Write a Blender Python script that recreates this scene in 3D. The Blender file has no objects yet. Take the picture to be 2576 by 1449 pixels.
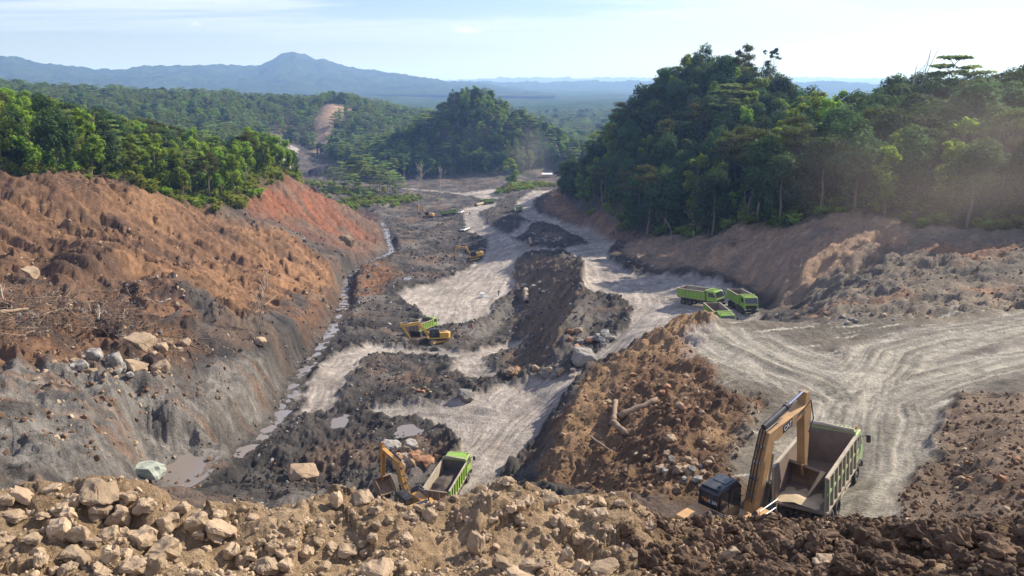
import bpy, bmesh, math, random
import numpy as np
from mathutils import Vector, Matrix, Quaternion, Euler
from mathutils.geometry import delaunay_2d_cdt

# ------------------------------------------------------------------ scene, camera, sky, sun
S = bpy.context.scene
COL = S.collection
R = math.radians
CX, CY, FPX = 1288.0, 724.5, 1946.0            # photograph measured at 2576 px wide
PITCH = math.atan((CY - 195.0) / FPX)          # horizon lies at row 195
cam = bpy.data.cameras.new('camera')
cam.sensor_width = 36.0
cam.lens = 36.0 * FPX / 2576.0
cam.clip_start = 0.2
cam.clip_end = 90000
cam_ob = bpy.data.objects.new('camera', cam)
COL.objects.link(cam_ob)
cam_ob.location = (0, 0, 0)
cam_ob.rotation_euler = (math.pi / 2 - PITCH, 0, 0)
S.camera = cam_ob

SUN_AZ, SUN_EL = R(57), R(34)                  # azimuth clockwise from the view direction (+y)
SUN_DIR = Vector((math.sin(SUN_AZ) * math.cos(SUN_EL), math.cos(SUN_AZ) * math.cos(SUN_EL), math.sin(SUN_EL)))
W = bpy.data.worlds.new('World')
S.world = W
W.use_nodes = True
wn, wl = W.node_tree.nodes, W.node_tree.links
wn.clear()


def N(nodes, t, **kw):
    n = nodes.new(t)
    for k, v in kw.items():
        if k.startswith('i_'):
            n.inputs[k[2:].replace('_', ' ')].default_value = v
        else:
            setattr(n, k, v)
    return n


sky = N(wn, 'ShaderNodeTexSky', sky_type='NISHITA', sun_disc=False, sun_elevation=SUN_EL, sun_rotation=SUN_AZ,
        altitude=200, air_density=1.0, dust_density=0.35, ozone_density=1.6)
tc = N(wn, 'ShaderNodeTexCoord')
sep = N(wn, 'ShaderNodeSeparateXYZ')
wl.new(tc.outputs['Generated'], sep.inputs[0])


def wmath(op, a, b=None, c=None):
    n = N(wn, 'ShaderNodeMath', operation=op)
    for i, x in enumerate((a, b, c)):
        if x is None:
            continue
        if isinstance(x, (int, float)):
            n.inputs[i].default_value = x
        else:
            wl.new(x, n.inputs[i])
    return n.outputs[0]


zc = wmath('ADD', wmath('MAXIMUM', sep.outputs[2], 0.0), 0.07)
px_, py_ = wmath('DIVIDE', sep.outputs[0], zc), wmath('DIVIDE', sep.outputs[1], zc)
comb = N(wn, 'ShaderNodeCombineXYZ')
wl.new(wmath('MULTIPLY', px_, 0.33), comb.inputs[0])
wl.new(wmath('MULTIPLY', py_, 1.0), comb.inputs[1])
n1 = N(wn, 'ShaderNodeTexNoise', noise_dimensions='3D')
n1.inputs['Scale'].default_value = 0.85
n1.inputs['Detail'].default_value = 9
n1.inputs['Roughness'].default_value = 0.62
n1.inputs['Distortion'].default_value = 0.6
wl.new(comb.outputs[0], n1.inputs['Vector'])
n2 = N(wn, 'ShaderNodeTexNoise', noise_dimensions='3D')
n2.inputs['Scale'].default_value = 0.22
n2.inputs['Detail'].default_value = 3
wl.new(comb.outputs[0], n2.inputs['Vector'])
rmp = N(wn, 'ShaderNodeMapRange', interpolation_type='SMOOTHSTEP')
rmp.inputs['From Min'].default_value = 0.50
rmp.inputs['From Max'].default_value = 0.63
wl.new(wmath('ADD', wmath('MULTIPLY', n1.outputs[0], 0.62), wmath('MULTIPLY', n2.outputs[0], 0.50)), rmp.inputs['Value'])
# fade the thin cirrus towards the horizon
fade = N(wn, 'ShaderNodeMapRange', interpolation_type='SMOOTHSTEP')
fade.inputs['From Min'].default_value = 0.015
fade.inputs['From Max'].default_value = 0.10
wl.new(sep.outputs[2], fade.inputs['Value'])
mask = wmath('MULTIPLY', rmp.outputs[0], fade.outputs[0])
veil = wmath('MULTIPLY_ADD', mask, 0.75, 0.06)
mixc = N(wn, 'ShaderNodeMix', data_type='RGBA')
wl.new(veil, mixc.inputs['Factor'])
wl.new(sky.outputs[0], mixc.inputs['A'])
mixc.inputs['B'].default_value = (9.4, 9.4, 9.2, 1)


# two small fair-weather puffs, each round its own direction
def puff(prev, u, v, rad, sx, sy):
    a, b = (u - CX) / FPX, (CY - v) / FPX
    d = Vector((a, math.cos(PITCH) + b * math.sin(PITCH), -math.sin(PITCH) + b * math.cos(PITCH))).normalized()
    rx = Vector((d.y, -d.x, 0)).normalized()
    up = rx.cross(d)
    def dot(vv):
        n = N(wn, 'ShaderNodeVectorMath', operation='DOT_PRODUCT')
        wl.new(tc.outputs['Generated'], n.inputs[0])
        n.inputs[1].default_value = vv
        return n.outputs['Value']
    x, y, f = dot(rx), dot(up), dot(d)
    nz = N(wn, 'ShaderNodeTexNoise', noise_dimensions='3D')
    nz.inputs['Scale'].default_value = 90
    nz.inputs['Detail'].default_value = 5
    wl.new(tc.outputs['Generated'], nz.inputs['Vector'])
    x2 = wmath('POWER', wmath('DIVIDE', x, sx), 2.0)
    yb = wmath('DIVIDE', y, sy)
    y2 = wmath('POWER', wmath('MULTIPLY', yb, wmath('ADD', 1.0, wmath('MULTIPLY', wmath('LESS_THAN', y, 0.0), 0.9))), 2.0)
    dist = wmath('ADD', wmath('SQRT', wmath('ADD', x2, y2)), wmath('MULTIPLY_ADD', nz.outputs[0], 1.7, -0.85))
    mr = N(wn, 'ShaderNodeMapRange', interpolation_type='SMOOTHSTEP')
    mr.inputs['From Min'].default_value = 1.0
    mr.inputs['From Max'].default_value = 0.25
    wl.new(dist, mr.inputs['Value'])
    m = wmath('MULTIPLY', wmath('MULTIPLY', mr.outputs[0], rad), wmath('GREATER_THAN', f, 0.9))
    mx = N(wn, 'ShaderNodeMix', data_type='RGBA')
    wl.new(m, mx.inputs['Factor'])
    wl.new(prev, mx.inputs['A'])
    mx.inputs['B'].default_value = (9.6, 9.7, 10.0, 1)
    return mx.outputs['Result']


skyc = puff(mixc.outputs['Result'], 1178, 77, 0.85, 0.022, 0.008)
skyc = puff(skyc, 492, 62, 0.5, 0.011, 0.005)
bg = N(wn, 'ShaderNodeBackground')
bg.inputs['Strength'].default_value = 0.070
tintn = N(wn, 'ShaderNodeMix', data_type='RGBA', blend_type='MULTIPLY')
tintn.inputs['Factor'].default_value = 1.0
wl.new(skyc, tintn.inputs['A'])
tintn.inputs['B'].default_value = (0.80, 0.86, 1.14, 1)
wl.new(tintn.outputs['Result'], bg.inputs['Color'])
wo = N(wn, 'ShaderNodeOutputWorld')
wl.new(bg.outputs[0], wo.inputs['Surface'])

sun = bpy.data.lights.new('sun', 'SUN')
sun.energy = 4.9
sun.angle = R(0.55)
sun.color = (1.0, 0.90, 0.76)
sun_ob = bpy.data.objects.new('sun', sun)
sun_ob.rotation_euler = SUN_DIR.to_track_quat('Z', 'Y').to_euler()
COL.objects.link(sun_ob)

S.view_settings.view_transform = 'Standard'
S.view_settings.look = 'None'
S.view_settings.gamma = 1.0
S.view_settings.exposure = 0.95
S.view_settings.use_curve_mapping = False
S.render.engine = 'CYCLES'
S.cycles.use_denoising = True
S.cycles.max_bounces = 6
S.cycles.diffuse_bounces = 3
S.cycles.glossy_bounces = 2
S.cycles.transmission_bounces = 4
S.cycles.transparent_max_bounces = 6
S.cycles.volume_bounces = 2
S.cycles.sample_clamp_indirect = 4.0

# ------------------------------------------------------------------ numeric helpers
rng = np.random.default_rng(7)
random.seed(7)


def ray(u, v):
    """pixel of the photograph -> (azimuth, slope dz/dhorizontal)"""
    a, b = (u - CX) / FPX, (CY - v) / FPX
    x = a
    y = math.cos(PITCH) + b * math.sin(PITCH)
    z = -math.sin(PITCH) + b * math.cos(PITCH)
    h = math.hypot(x, y)
    return math.atan2(x, y), z / h


def az_of(u, v=500):
    return ray(u, v)[0]


_perm = rng.permutation(4096).astype(np.int64)
_gx = np.cos(rng.random(4096) * 2 * np.pi)
_gy = np.sin(rng.random(4096) * 2 * np.pi)
_rv = rng.random(4096)


def _hash(ix, iy, k=0):
    return _perm[(ix + _perm[(iy + _perm[k & 4095]) & 4095]) & 4095]


def perlin(x, y, k=0):
    ix, iy = np.floor(x).astype(np.int64), np.floor(y).astype(np.int64)
    fx, fy = x - ix, y - iy
    ux, uy = fx * fx * fx * (fx * (fx * 6 - 15) + 10), fy * fy * fy * (fy * (fy * 6 - 15) + 10)
    def g(dx, dy):
        h = _hash(ix + dx, iy + dy, k)
        return _gx[h] * (fx - dx) + _gy[h] * (fy - dy)
    a = g(0, 0) + ux * (g(1, 0) - g(0, 0))
    b = g(0, 1) + ux * (g(1, 1) - g(0, 1))
    return (a + uy * (b - a)) * 1.5


def fbm(x, y, k=0, octaves=4, gain=0.5, lac=2.03):
    s, a, f = 0.0, 1.0, 1.0
    for o in range(octaves):
        s = s + a * perlin(x * f, y * f, k + 17 * o)
        a *= gain
        f *= lac
    return s


def worley(x, y, k=0):
    """distance to nearest feature point and that point's random value"""
    ix, iy = np.floor(x).astype(np.int64), np.floor(y).astype(np.int64)
    best = np.full(x.shape, 9.0)
    val = np.zeros(x.shape)
    for dx in (-1, 0, 1):
        for dy in (-1, 0, 1):
            h = _hash(ix + dx, iy + dy, k)
            px = ix + dx + _rv[h]
            py = iy + dy + _rv[(h * 7 + 13) & 4095]
            d = np.hypot(x - px, y - py)
            m = d < best
            best = np.where(m, d, best)
            val = np.where(m, _rv[(h * 3 + 101) & 4095], val)
    return best, val


def n01_(a, lo, hi):
    return np.clip((a - lo) / (hi - lo), 0, 1)


def sstep(a, b, x):
    t = np.clip((x - a) / (b - a), 0, 1)
    return t * t * (3 - 2 * t)


def blur(a, n, axis):
    if n < 1:
        return a
    pad = [(0, 0), (0, 0)]
    pad[axis] = (n + 1, n)
    c = np.cumsum(np.pad(a, pad, mode='edge'), axis=axis)
    if axis == 0:
        return (c[2 * n + 1:] - c[:-2 * n - 1]) / (2 * n + 1)
    return (c[:, 2 * n + 1:] - c[:, :-2 * n - 1]) / (2 * n + 1)


def blur2(a, n, m=None, times=2):
    m = n if m is None else m
    for _ in range(times):
        a = blur(blur(a, n, 0), m, 1)
    return a


# ------------------------------------------------------------------ materials
def mat_new(name):
    m = bpy.data.materials.new(name)
    m.use_nodes = True
    nt = m.node_tree
    nt.nodes.clear()
    out = nt.nodes.new('ShaderNodeOutputMaterial')
    b = nt.nodes.new('ShaderNodeBsdfPrincipled')
    nt.links.new(b.outputs[0], out.inputs['Surface'])
    return m, nt, b, out


def mat_simple(name, col, rough=0.6, metal=0.0, spec=0.4, dirt=None, dirt_amt=0.45, scale=2.5, bump=0.0, bscale=30):
    """painted or raw surface: base colour, blotchy dirt of a second colour, optional fine relief"""
    m, nt, b, out = mat_new(name)
    b.inputs['Roughness'].default_value = rough
    b.inputs['Metallic'].default_value = metal
    b.inputs['Specular IOR Level'].default_value = spec
    t = nt.nodes.new('ShaderNodeTexCoord')
    nz = N(nt.nodes, 'ShaderNodeTexNoise')
    nz.inputs['Scale'].default_value = scale
    nz.inputs['Detail'].default_value = 6
    nz.inputs['Roughness'].default_value = 0.65
    nt.links.new(t.outputs['Object'], nz.inputs['Vector'])
    mr = N(nt.nodes, 'ShaderNodeMapRange')
    mr.inputs['From Min'].default_value = 0.40
    mr.inputs['From Max'].default_value = 0.68
    mr.inputs['To Max'].default_value = dirt_amt
    nt.links.new(nz.outputs[0], mr.inputs['Value'])
    mx = N(nt.nodes, 'ShaderNodeMix', data_type='RGBA')
    nt.links.new(mr.outputs[0], mx.inputs['Factor'])
    mx.inputs['A'].default_value = (*col, 1)
    mx.inputs['B'].default_value = (*(dirt or tuple(c * 0.6 for c in col)), 1)
    nt.links.new(mx.outputs['Result'], b.inputs['Base Color'])
    if bump:
        nb = N(nt.nodes, 'ShaderNodeTexNoise')
        nb.inputs['Scale'].default_value = bscale
        nb.inputs['Detail'].default_value = 5
        nt.links.new(t.outputs['Object'], nb.inputs['Vector'])
        bp = N(nt.nodes, 'ShaderNodeBump')
        bp.inputs['Strength'].default_value = bump
        nt.links.new(nb.outputs[0], bp.inputs['Height'])
        nt.links.new(bp.outputs[0], b.inputs['Normal'])
    return m


def mat_soil():
    """bare earth: colour comes with the terrain (kind of soil at each place, painted crease shade), grain and relief from noise"""
    m, nt, b, out = mat_new('bare_earth')
    nd, lk = nt.nodes, nt.links
    at = N(nd, 'ShaderNodeAttribute', attribute_name='soil')
    geo = nd.new('ShaderNodeNewGeometry')
    b.inputs['Roughness'].default_value = 0.95
    b.inputs['Specular IOR Level'].default_value = 0.12
    def noise(sc, det, rgh=0.6):
        n = N(nd, 'ShaderNodeTexNoise')
        n.inputs['Scale'].default_value = sc
        n.inputs['Detail'].default_value = det
        n.inputs['Roughness'].default_value = rgh
        lk.new(geo.outputs['Position'], n.inputs['Vector'])
        return n
    a = noise(0.9, 8, 0.7)
    c = noise(6.0, 6, 0.7)
    ad = N(nd, 'ShaderNodeMath', operation='ADD')
    lk.new(a.outputs[0], ad.inputs[0])
    lk.new(c.outputs[0], ad.inputs[1])
    mr = N(nd, 'ShaderNodeMapRange')
    mr.inputs['From Min'].default_value = 0.65
    mr.inputs['From Max'].default_value = 1.35
    mr.inputs['To Min'].default_value = 0.48
    mr.inputs['To Max'].default_value = 1.52
    lk.new(ad.outputs[0], mr.inputs['Value'])
    vm = N(nd, 'ShaderNodeVectorMath', operation='SCALE')
    lk.new(at.outputs['Color'], vm.inputs[0])
    lk.new(mr.outputs[0], vm.inputs['Scale'])
    lk.new(vm.outputs[0], b.inputs['Base Color'])
    d = noise(3.0, 9, 0.72)
    bp = N(nd, 'ShaderNodeBump')
    bp.inputs['Strength'].default_value = 1.0
    bp.inputs['Distance'].default_value = 0.22
    lk.new(d.outputs[0], bp.inputs['Height'])
    d2 = noise(0.75, 7, 0.7)
    bq = N(nd, 'ShaderNodeBump')
    bq.inputs['Strength'].default_value = 0.55
    bq.inputs['Distance'].default_value = 0.42
    lk.new(d2.outputs[0], bq.inputs['Height'])
    lk.new(bp.outputs[0], bq.inputs['Normal'])
    lk.new(bq.outputs[0], b.inputs['Normal'])
    return m


def mat_leaf(name, col, var=0.35, trans=0.35):
    m, nt, b, out = mat_new(name)
    nd, lk = nt.nodes, nt.links
    oi = nd.new('ShaderNodeObjectInfo')
    at = N(nd, 'ShaderNodeAttribute', attribute_name='tint')
    hsv = nd.new('ShaderNodeHueSaturation')
    hsv.inputs['Color'].default_value = (*col, 1)
    def mr(src, a, c):
        n = N(nd, 'ShaderNodeMapRange')
        n.inputs['To Min'].default_value = a
        n.inputs['To Max'].default_value = c
        lk.new(src, n.inputs['Value'])
        return n.outputs[0]
    lk.new(mr(oi.outputs['Random'], 0.475, 0.515), hsv.inputs['Hue'])
    mu = N(nd, 'ShaderNodeMath', operation='MULTIPLY')
    lk.new(mr(oi.outputs['Random'], 1 - var, 1 + var), mu.inputs[0])
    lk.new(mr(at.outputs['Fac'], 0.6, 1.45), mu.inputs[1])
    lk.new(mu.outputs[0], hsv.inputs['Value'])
    b.inputs['Roughness'].default_value = 0.75
    b.inputs['Specular IOR Level'].default_value = 0.08
    lk.new(hsv.outputs[0], b.inputs['Base Color'])
    tr = nd.new('ShaderNodeBsdfTranslucent')
    h2 = nd.new('ShaderNodeHueSaturation')
    h2.inputs['Hue'].default_value = 0.485
    h2.inputs['Saturation'].default_value = 1.1
    h2.inputs['Value'].default_value = 1.3
    lk.new(hsv.outputs[0], h2.inputs['Color'])
    lk.new(h2.outputs[0], tr.inputs['Color'])
    mx = nd.new('ShaderNodeMixShader')
    mx.inputs[0].default_value = trans
    lk.new(b.outputs[0], mx.inputs[1])
    lk.new(tr.outputs[0], mx.inputs[2])
    lk.new(mx.outputs[0], out.inputs['Surface'])
    return m


def mat_rock(name, col, col2, scale=1.6, bump=0.5):
    m, nt, b, out = mat_new(name)
    nd, lk = nt.nodes, nt.links
    b.inputs['Roughness'].default_value = 0.92
    b.inputs['Specular IOR Level'].default_value = 0.15
    t = nd.new('ShaderNodeTexCoord')
    oi = nd.new('ShaderNodeObjectInfo')
    geo = nd.new('ShaderNodeNewGeometry')
    nz = N(nd, 'ShaderNodeTexNoise')
    nz.inputs['Scale'].default_value = scale
    nz.inputs['Detail'].default_value = 8
    nz.inputs['Roughness'].default_value = 0.7
    lk.new(geo.outputs['Position'], nz.inputs['Vector'])
    mr = N(nd, 'ShaderNodeMapRange')
    mr.inputs['From Min'].default_value = 0.36
    mr.inputs['From Max'].default_value = 0.66
    lk.new(nz.outputs[0], mr.inputs['Value'])
    mx = N(nd, 'ShaderNodeMix', data_type='RGBA')
    lk.new(mr.outputs[0], mx.inputs['Factor'])
    mx.inputs['A'].default_value = (*col, 1)
    mx.inputs['B'].default_value = (*col2, 1)
    hsv = nd.new('ShaderNodeHueSaturation')
    v = N(nd, 'ShaderNodeMapRange')
    v.inputs['To Min'].default_value = 0.68
    v.inputs['To Max'].default_value = 1.28
    lk.new(oi.outputs['Random'], v.inputs['Value'])
    lk.new(v.outputs[0], hsv.inputs['Value'])
    lk.new(mx.outputs['Result'], hsv.inputs['Color'])
    lk.new(hsv.outputs[0], b.inputs['Base Color'])
    nb = N(nd, 'ShaderNodeTexNoise')
    nb.inputs['Scale'].default_value = scale * 6
    nb.inputs['Detail'].default_value = 7
    nb.inputs['Roughness'].default_value = 0.7
    lk.new(geo.outputs['Position'], nb.inputs['Vector'])
    bp = N(nd, 'ShaderNodeBump')
    bp.inputs['Strength'].default_value = bump
    bp.inputs['Distance'].default_value = 0.05 * 1.6 / scale
    lk.new(nb.outputs[0], bp.inputs['Height'])
    lk.new(bp.outputs[0], b.inputs['Normal'])
    return m


M = {}
M['soil'] = mat_soil()

# ------------------------------------------------------------------ object helpers
def tag(o, label=None, cat=None, group=None, kind=None):
    if label: o['label'] = label
    if cat: o['category'] = cat
    if group: o['group'] = group
    if kind: o['kind'] = kind
    return o


def link(name, me, parent=None, mat=None):
    o = bpy.data.objects.new(name, me)
    COL.objects.link(o)
    if mat is not None and me is not None and not me.materials:
        me.materials.append(mat)
    if parent is not None:
        o.parent = parent
    return o


def empty(name, loc=(0, 0, 0), rz=0.0):
    o = bpy.data.objects.new(name, None)
    o.empty_display_size = 0.3
    COL.objects.link(o)
    o.location = loc
    o.rotation_euler = (0, 0, rz)
    return o


def copy_tree(o, parent=None):
    c = o.copy()
    COL.objects.link(c)
    c.parent = parent
    for ch in o.children:
        copy_tree(ch, c)
    return c


# ------------------------------------------------------------------ terrain control points
# each: pixel column, row and either the slant distance r (m) or the height z (m, camera = 0)
PTS = []


def pr(u, v, r):
    az, s = ray(u, v)
    h = r / math.sqrt(1 + s * s)
    PTS.append((az, math.log(h), s * h))


def pz(u, v, z):
    az, s = ray(u, v)
    PTS.append((az, math.log(z / s), z))


def pg(u, h, z):                               # ground point in the column u at horizontal distance h
    PTS.append((az_of(u), math.log(h), z))


# foreground heap: near surface, crest, and the hidden drop behind it
for u in range(-500, 3200, 150):
    pg(u, 2.5, -2.3)
    pg(u, 6.5, -5.4)
for u, v, r in [(-400, 1449, 12), (-100, 1449, 12), (200, 1449, 12), (500, 1449, 12), (800, 1449, 12), (1100, 1449, 12), (1400, 1449, 12),
                (1700, 1449, 12.2), (2000, 1449, 12.4), (2300, 1449, 12.6), (2600, 1449, 12.6), (2900, 1449, 12.6)]:
    pr(u, v, r)
CREST = [(-420, 1240, 13.6), (-250, 1240, 13.6), (-50, 1245, 13.5), (100, 1240, 13.4), (250, 1238, 13.4), (400, 1256, 13.3), (490, 1285, 13.2), (570, 1292, 13.2), (620, 1252, 13.4), (690, 1286, 13.3),
         (770, 1262, 13.4), (860, 1245, 13.5), (960, 1266, 13.4), (1060, 1274, 13.4), (1160, 1256, 13.6), (1270, 1212, 13.8), (1330, 1238, 13.7), (1400, 1256, 13.7),
         (1500, 1268, 14.2), (1620, 1290, 14.8), (1750, 1318, 15.2), (1900, 1328, 15.6), (2050, 1318, 16), (2180, 1310, 16.2), (2300, 1318, 16.4), (2450, 1330, 16.6), (2640, 1330, 17), (2900, 1330, 17), (3100, 1330, 17)]
for u, v, r in CREST:
    pr(u, v, r)
    if u < 1390:
        pr(u, v + 45, r + 3.5)
        pr(u, max(v, 1240) + 75, 34)
    else:
        pr(u, v + 55, r + 4.5)
        pr(u, v + 45, 30)
# left: shelf near the camera and grey slope
for u, v, r in [(-420, 1150, 70), (-420, 1000, 80), (-60, 1150, 68), (100, 1150, 69), (60, 1230, 62), (200, 1235, 66), (-60, 1050, 78), (100, 1050, 79), (210, 1050, 82),
                (240, 1150, 75), (300, 1120, 83), (290, 1040, 87), (300, 980, 92),
                (-420, 950, 86), (-60, 955, 88), (150, 947, 92), (300, 942, 98), (420, 935, 104), (540, 922, 110),
                (-420, 850, 104), (-60, 850, 108), (100, 845, 111), (280, 865, 111), (400, 835, 120), (500, 880, 116),
                (-420, 760, 120), (-60, 760, 125), (100, 760, 130), (250, 735, 138), (380, 745, 137),
                (-420, 690, 135), (-60, 695, 138), (100, 695, 141), (60, 652, 139), (150, 660, 141), (250, 624, 144), (320, 638, 147), (180, 600, 166), (300, 610, 166), (330, 690, 147),
                (440, 688, 139), (500, 712, 137), (560, 740, 136), (640, 788, 134), (700, 830, 131), (410, 680, 141), (735, 852, 134),
                (470, 800, 127), (530, 862, 118), (590, 880, 118), (640, 872, 122), (700, 895, 125),
                (400, 975, 99), (480, 1000, 101), (600, 1000, 107), (560, 1080, 100), (480, 1130, 93), (350, 1140, 86), (620, 1105, 98.5), (670, 1020, 110),
                (690, 950, 118), (745, 880, 136), (785, 825, 151),
                # the orange slope up to the tree line
                (-420, 430, 190), (-80, 432, 193), (0, 425, 193), (60, 440, 190), (150, 422, 190), (260, 442, 195), (400, 482, 205), (520, 532, 212), (620, 556, 218), (700, 572, 222), (780, 622, 225), (860, 682, 222),
                (-420, 520, 172), (0, 520, 174), (150, 540, 176), (300, 560, 182), (450, 600, 188), (600, 640, 192), (700, 672, 196), (800, 712, 200),
                (-420, 610, 155), (0, 612, 157), (200, 600, 164), (380, 650, 160), (500, 692, 162), (600, 742, 165), (650, 752, 168), (700, 740, 172), (780, 760, 178), (830, 722, 196),
                (730, 712, 186),
                # the red hill behind it
                (590, 480, 236), (640, 442, 262), (730, 434, 285), (800, 482, 300), (880, 522, 310), (950, 556, 316),
                (660, 545, 232), (760, 592, 246), (850, 622, 252), (900, 655, 242),
                (720, 520, 260), (820, 560, 274), (900, 602, 286)]:
    pr(u, v, r)
STREAM = [(597, 1142, -43.5), (640, 1100, -44), (690, 1060, -44.5), (722, 1010, -45), (744, 950, -46), (790, 890, -48.6), (822, 845, -50.6), (862, 768, -54.5), (872, 700, -58), (930, 655, -60), (985, 632, -61), (975, 590, -63.5), (960, 552, -66)]
for p in STREAM:
    pz(*p)
# pit floor, far floor, haul roads
for p in [(1000, 600, -61), (1050, 650, -60), (950, 705, -57.5), (1000, 690, -57), (900, 745, -54.5), (980, 765, -53.5), (1020, 800, -53.5), (940, 790, -52.5),
          (1100, 760, -55.8), (1200, 760, -55.8), (1250, 740, -56), (1180, 832, -53), (1080, 872, -51.6), (1000, 835, -52.6), (900, 835, -51), (860, 880, -49.4), (900, 900, -48.9), (850, 830, -51.5),
          (1180, 900, -49.2), (1050, 925, -47.2), (1000, 950, -46.6), (850, 960, -46.8), (800, 1000, -45.6), (760, 1060, -44.6), (820, 1060, -44.3), (900, 1020, -45), (950, 1050, -43.6),
          (850, 1120, -43.2), (900, 1150, -42.5), (1000, 1100, -42.4), (1050, 1170, -41), (1130, 1240, -40), (1000, 1250, -40.3), (900, 1240, -41.5), (750, 1200, -42), (600, 1220, -42.1), (450, 1230, -41.2),
          (380, 1190, -41), (640, 1160, -43.1), (700, 1120, -43.6),
          (1180, 1000, -43.4), (1100, 980, -44.5), (1250, 960, -43.5),
          (1250, 1080, -41.5), (1180, 1180, -40.2), (1400, 985, -40.6), (1500, 903, -40), (1580, 830, -39.1), (1620, 770, -38.6), (1700, 750, -37.6), (1860, 790, -37), (1790, 770, -37.2),
          (1330, 1190, -40), (1300, 1150, -40.6), (1370, 1060, -41),
          (1750, 702, -39), (1600, 692, -42), (1520, 642, -47), (1545, 602, -50), (1450, 577, -54), (1400, 562, -55.5), (1330, 547, -58), (1330, 502, -61.5), (1385, 486, -62),
          (1900, 730, -38), (1930, 770, -37.3), (1650, 692, -41.4), (1850, 712, -38),
          # the ridge between the two roads
          (1300, 640, -55), (1350, 640, -53), (1400, 655, -47.5), (1455, 660, -43.2), (1468, 700, -39.4), (1455, 740, -38.8), (1425, 790, -38.8), (1395, 850, -40), (1370, 900, -42), (1320, 950, -43.8),
          (1490, 720, -41), (1500, 790, -39.8), (1560, 790, -39), (1530, 850, -40), (1470, 900, -40.8), (1410, 925, -42),
          (1290, 700, -56), (1310, 770, -55.4), (1300, 850, -52.4), (1285, 915, -48.6), (1340, 890, -48), (1350, 800, -50.5), (1220, 930, -46),
          (1440, 642, -49), (1360, 612, -54), (1390, 585, -52.6), (1310, 605, -56), (1430, 605, -52.8), (1250, 545, -60), (1290, 572, -57.6), (1250, 622, -57), (1180, 690, -57.5),
          (1172, 585, -63), (1165, 537, -67), (1120, 547, -68), (1060, 547, -68), (1195, 657, -59.6), (1120, 620, -61.5), (1090, 700, -58),
          (1230, 517, -69), (1000, 520, -70), (1100, 500, -71), (1100, 460, -75), (1250, 470, -73), (1300, 450, -75), (1400, 442, -76), (1000, 450, -76), (850, 450, -77), (760, 432, -77),
          (740, 372, -73), (800, 382, -73), (940, 510, -68)]:
    pz(*p)
# ground under the woods and far off (column, distance, height)
for u, h, z in [(-420, 225, -22), (-420, 300, -10), (-420, 420, -24), (-420, 700, -30), (-420, 1100, -12), (-80, 215, -23), (150, 215, -25), (-80, 300, -13), (150, 300, -20), (400, 300, -29), (600, 320, -38), (150, 420, -36), (150, 520, -42), (150, 800, -36), (150, 1200, -14),
                (-80, 420, -28), (-80, 800, -28), (-80, 1200, -6), (400, 240, -36), (400, 400, -46), (400, 520, -56), (400, 800, -46), (400, 1200, -20), (560, 262, -41), (600, 400, -56), (600, 520, -66), (600, 800, -52), (600, 1200, -22),
                (680, 330, -58), (740, 420, -73), (900, 380, -69), (900, 520, -75), (900, 700, -76), (830, 900, -50), (850, 1010, -30), (850, 1200, -36), (760, 1000, -42), (960, 950, -48), (960, 1200, -44), (700, 860, -60),
                # middle hill
                (1180, 680, -16), (1230, 665, -20), (1140, 690, -21), (1110, 690, -34), (1060, 700, -48), (1000, 690, -60), (1290, 670, -33), (1340, 680, -43), (1400, 660, -57), (1470, 640, -73), (1190, 630, -44), (1190, 606, -74), (1080, 625, -73), (1300, 610, -74), (1190, 780, -60), (1190, 1000, -78), (1350, 900, -78), (1470, 800, -79), (1000, 800, -70),
                # right hill
                (1400, 405, -62), (1480, 300, -54), (1450, 380, -55), (1540, 350, -30), (1600, 338, -20), (1660, 330, -12), (1720, 326, -3), (1800, 318, -6), (1900, 308, -12), (1960, 305, -18), (2040, 300, -25), (2120, 290, -22), (2200, 280, -17), (2350, 272, -16), (2450, 268, -15), (2576, 262, -14), (2750, 256, -14), (3100, 250, -14),
                (1540, 285, -42), (1620, 275, -36), (1720, 272, -27), (1850, 262, -24), (2000, 245, -24), (2200, 230, -21), (2400, 218, -19), (2640, 205, -18), (3100, 200, -18),
                (1480, 520, -74), (1600, 480, -62), (1720, 470, -50), (1900, 460, -50), (2200, 430, -50), (2600, 400, -45), (3100, 400, -45), (1600, 800, -80), (2000, 800, -80), (2600, 800, -80), (3100, 800, -80), (1400, 520, -74), (1900, 1200, -82), (1300, 1200, -82), (2600, 1200, -82), (3100, 1200, -82)]:
    pg(u, h, z)
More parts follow.
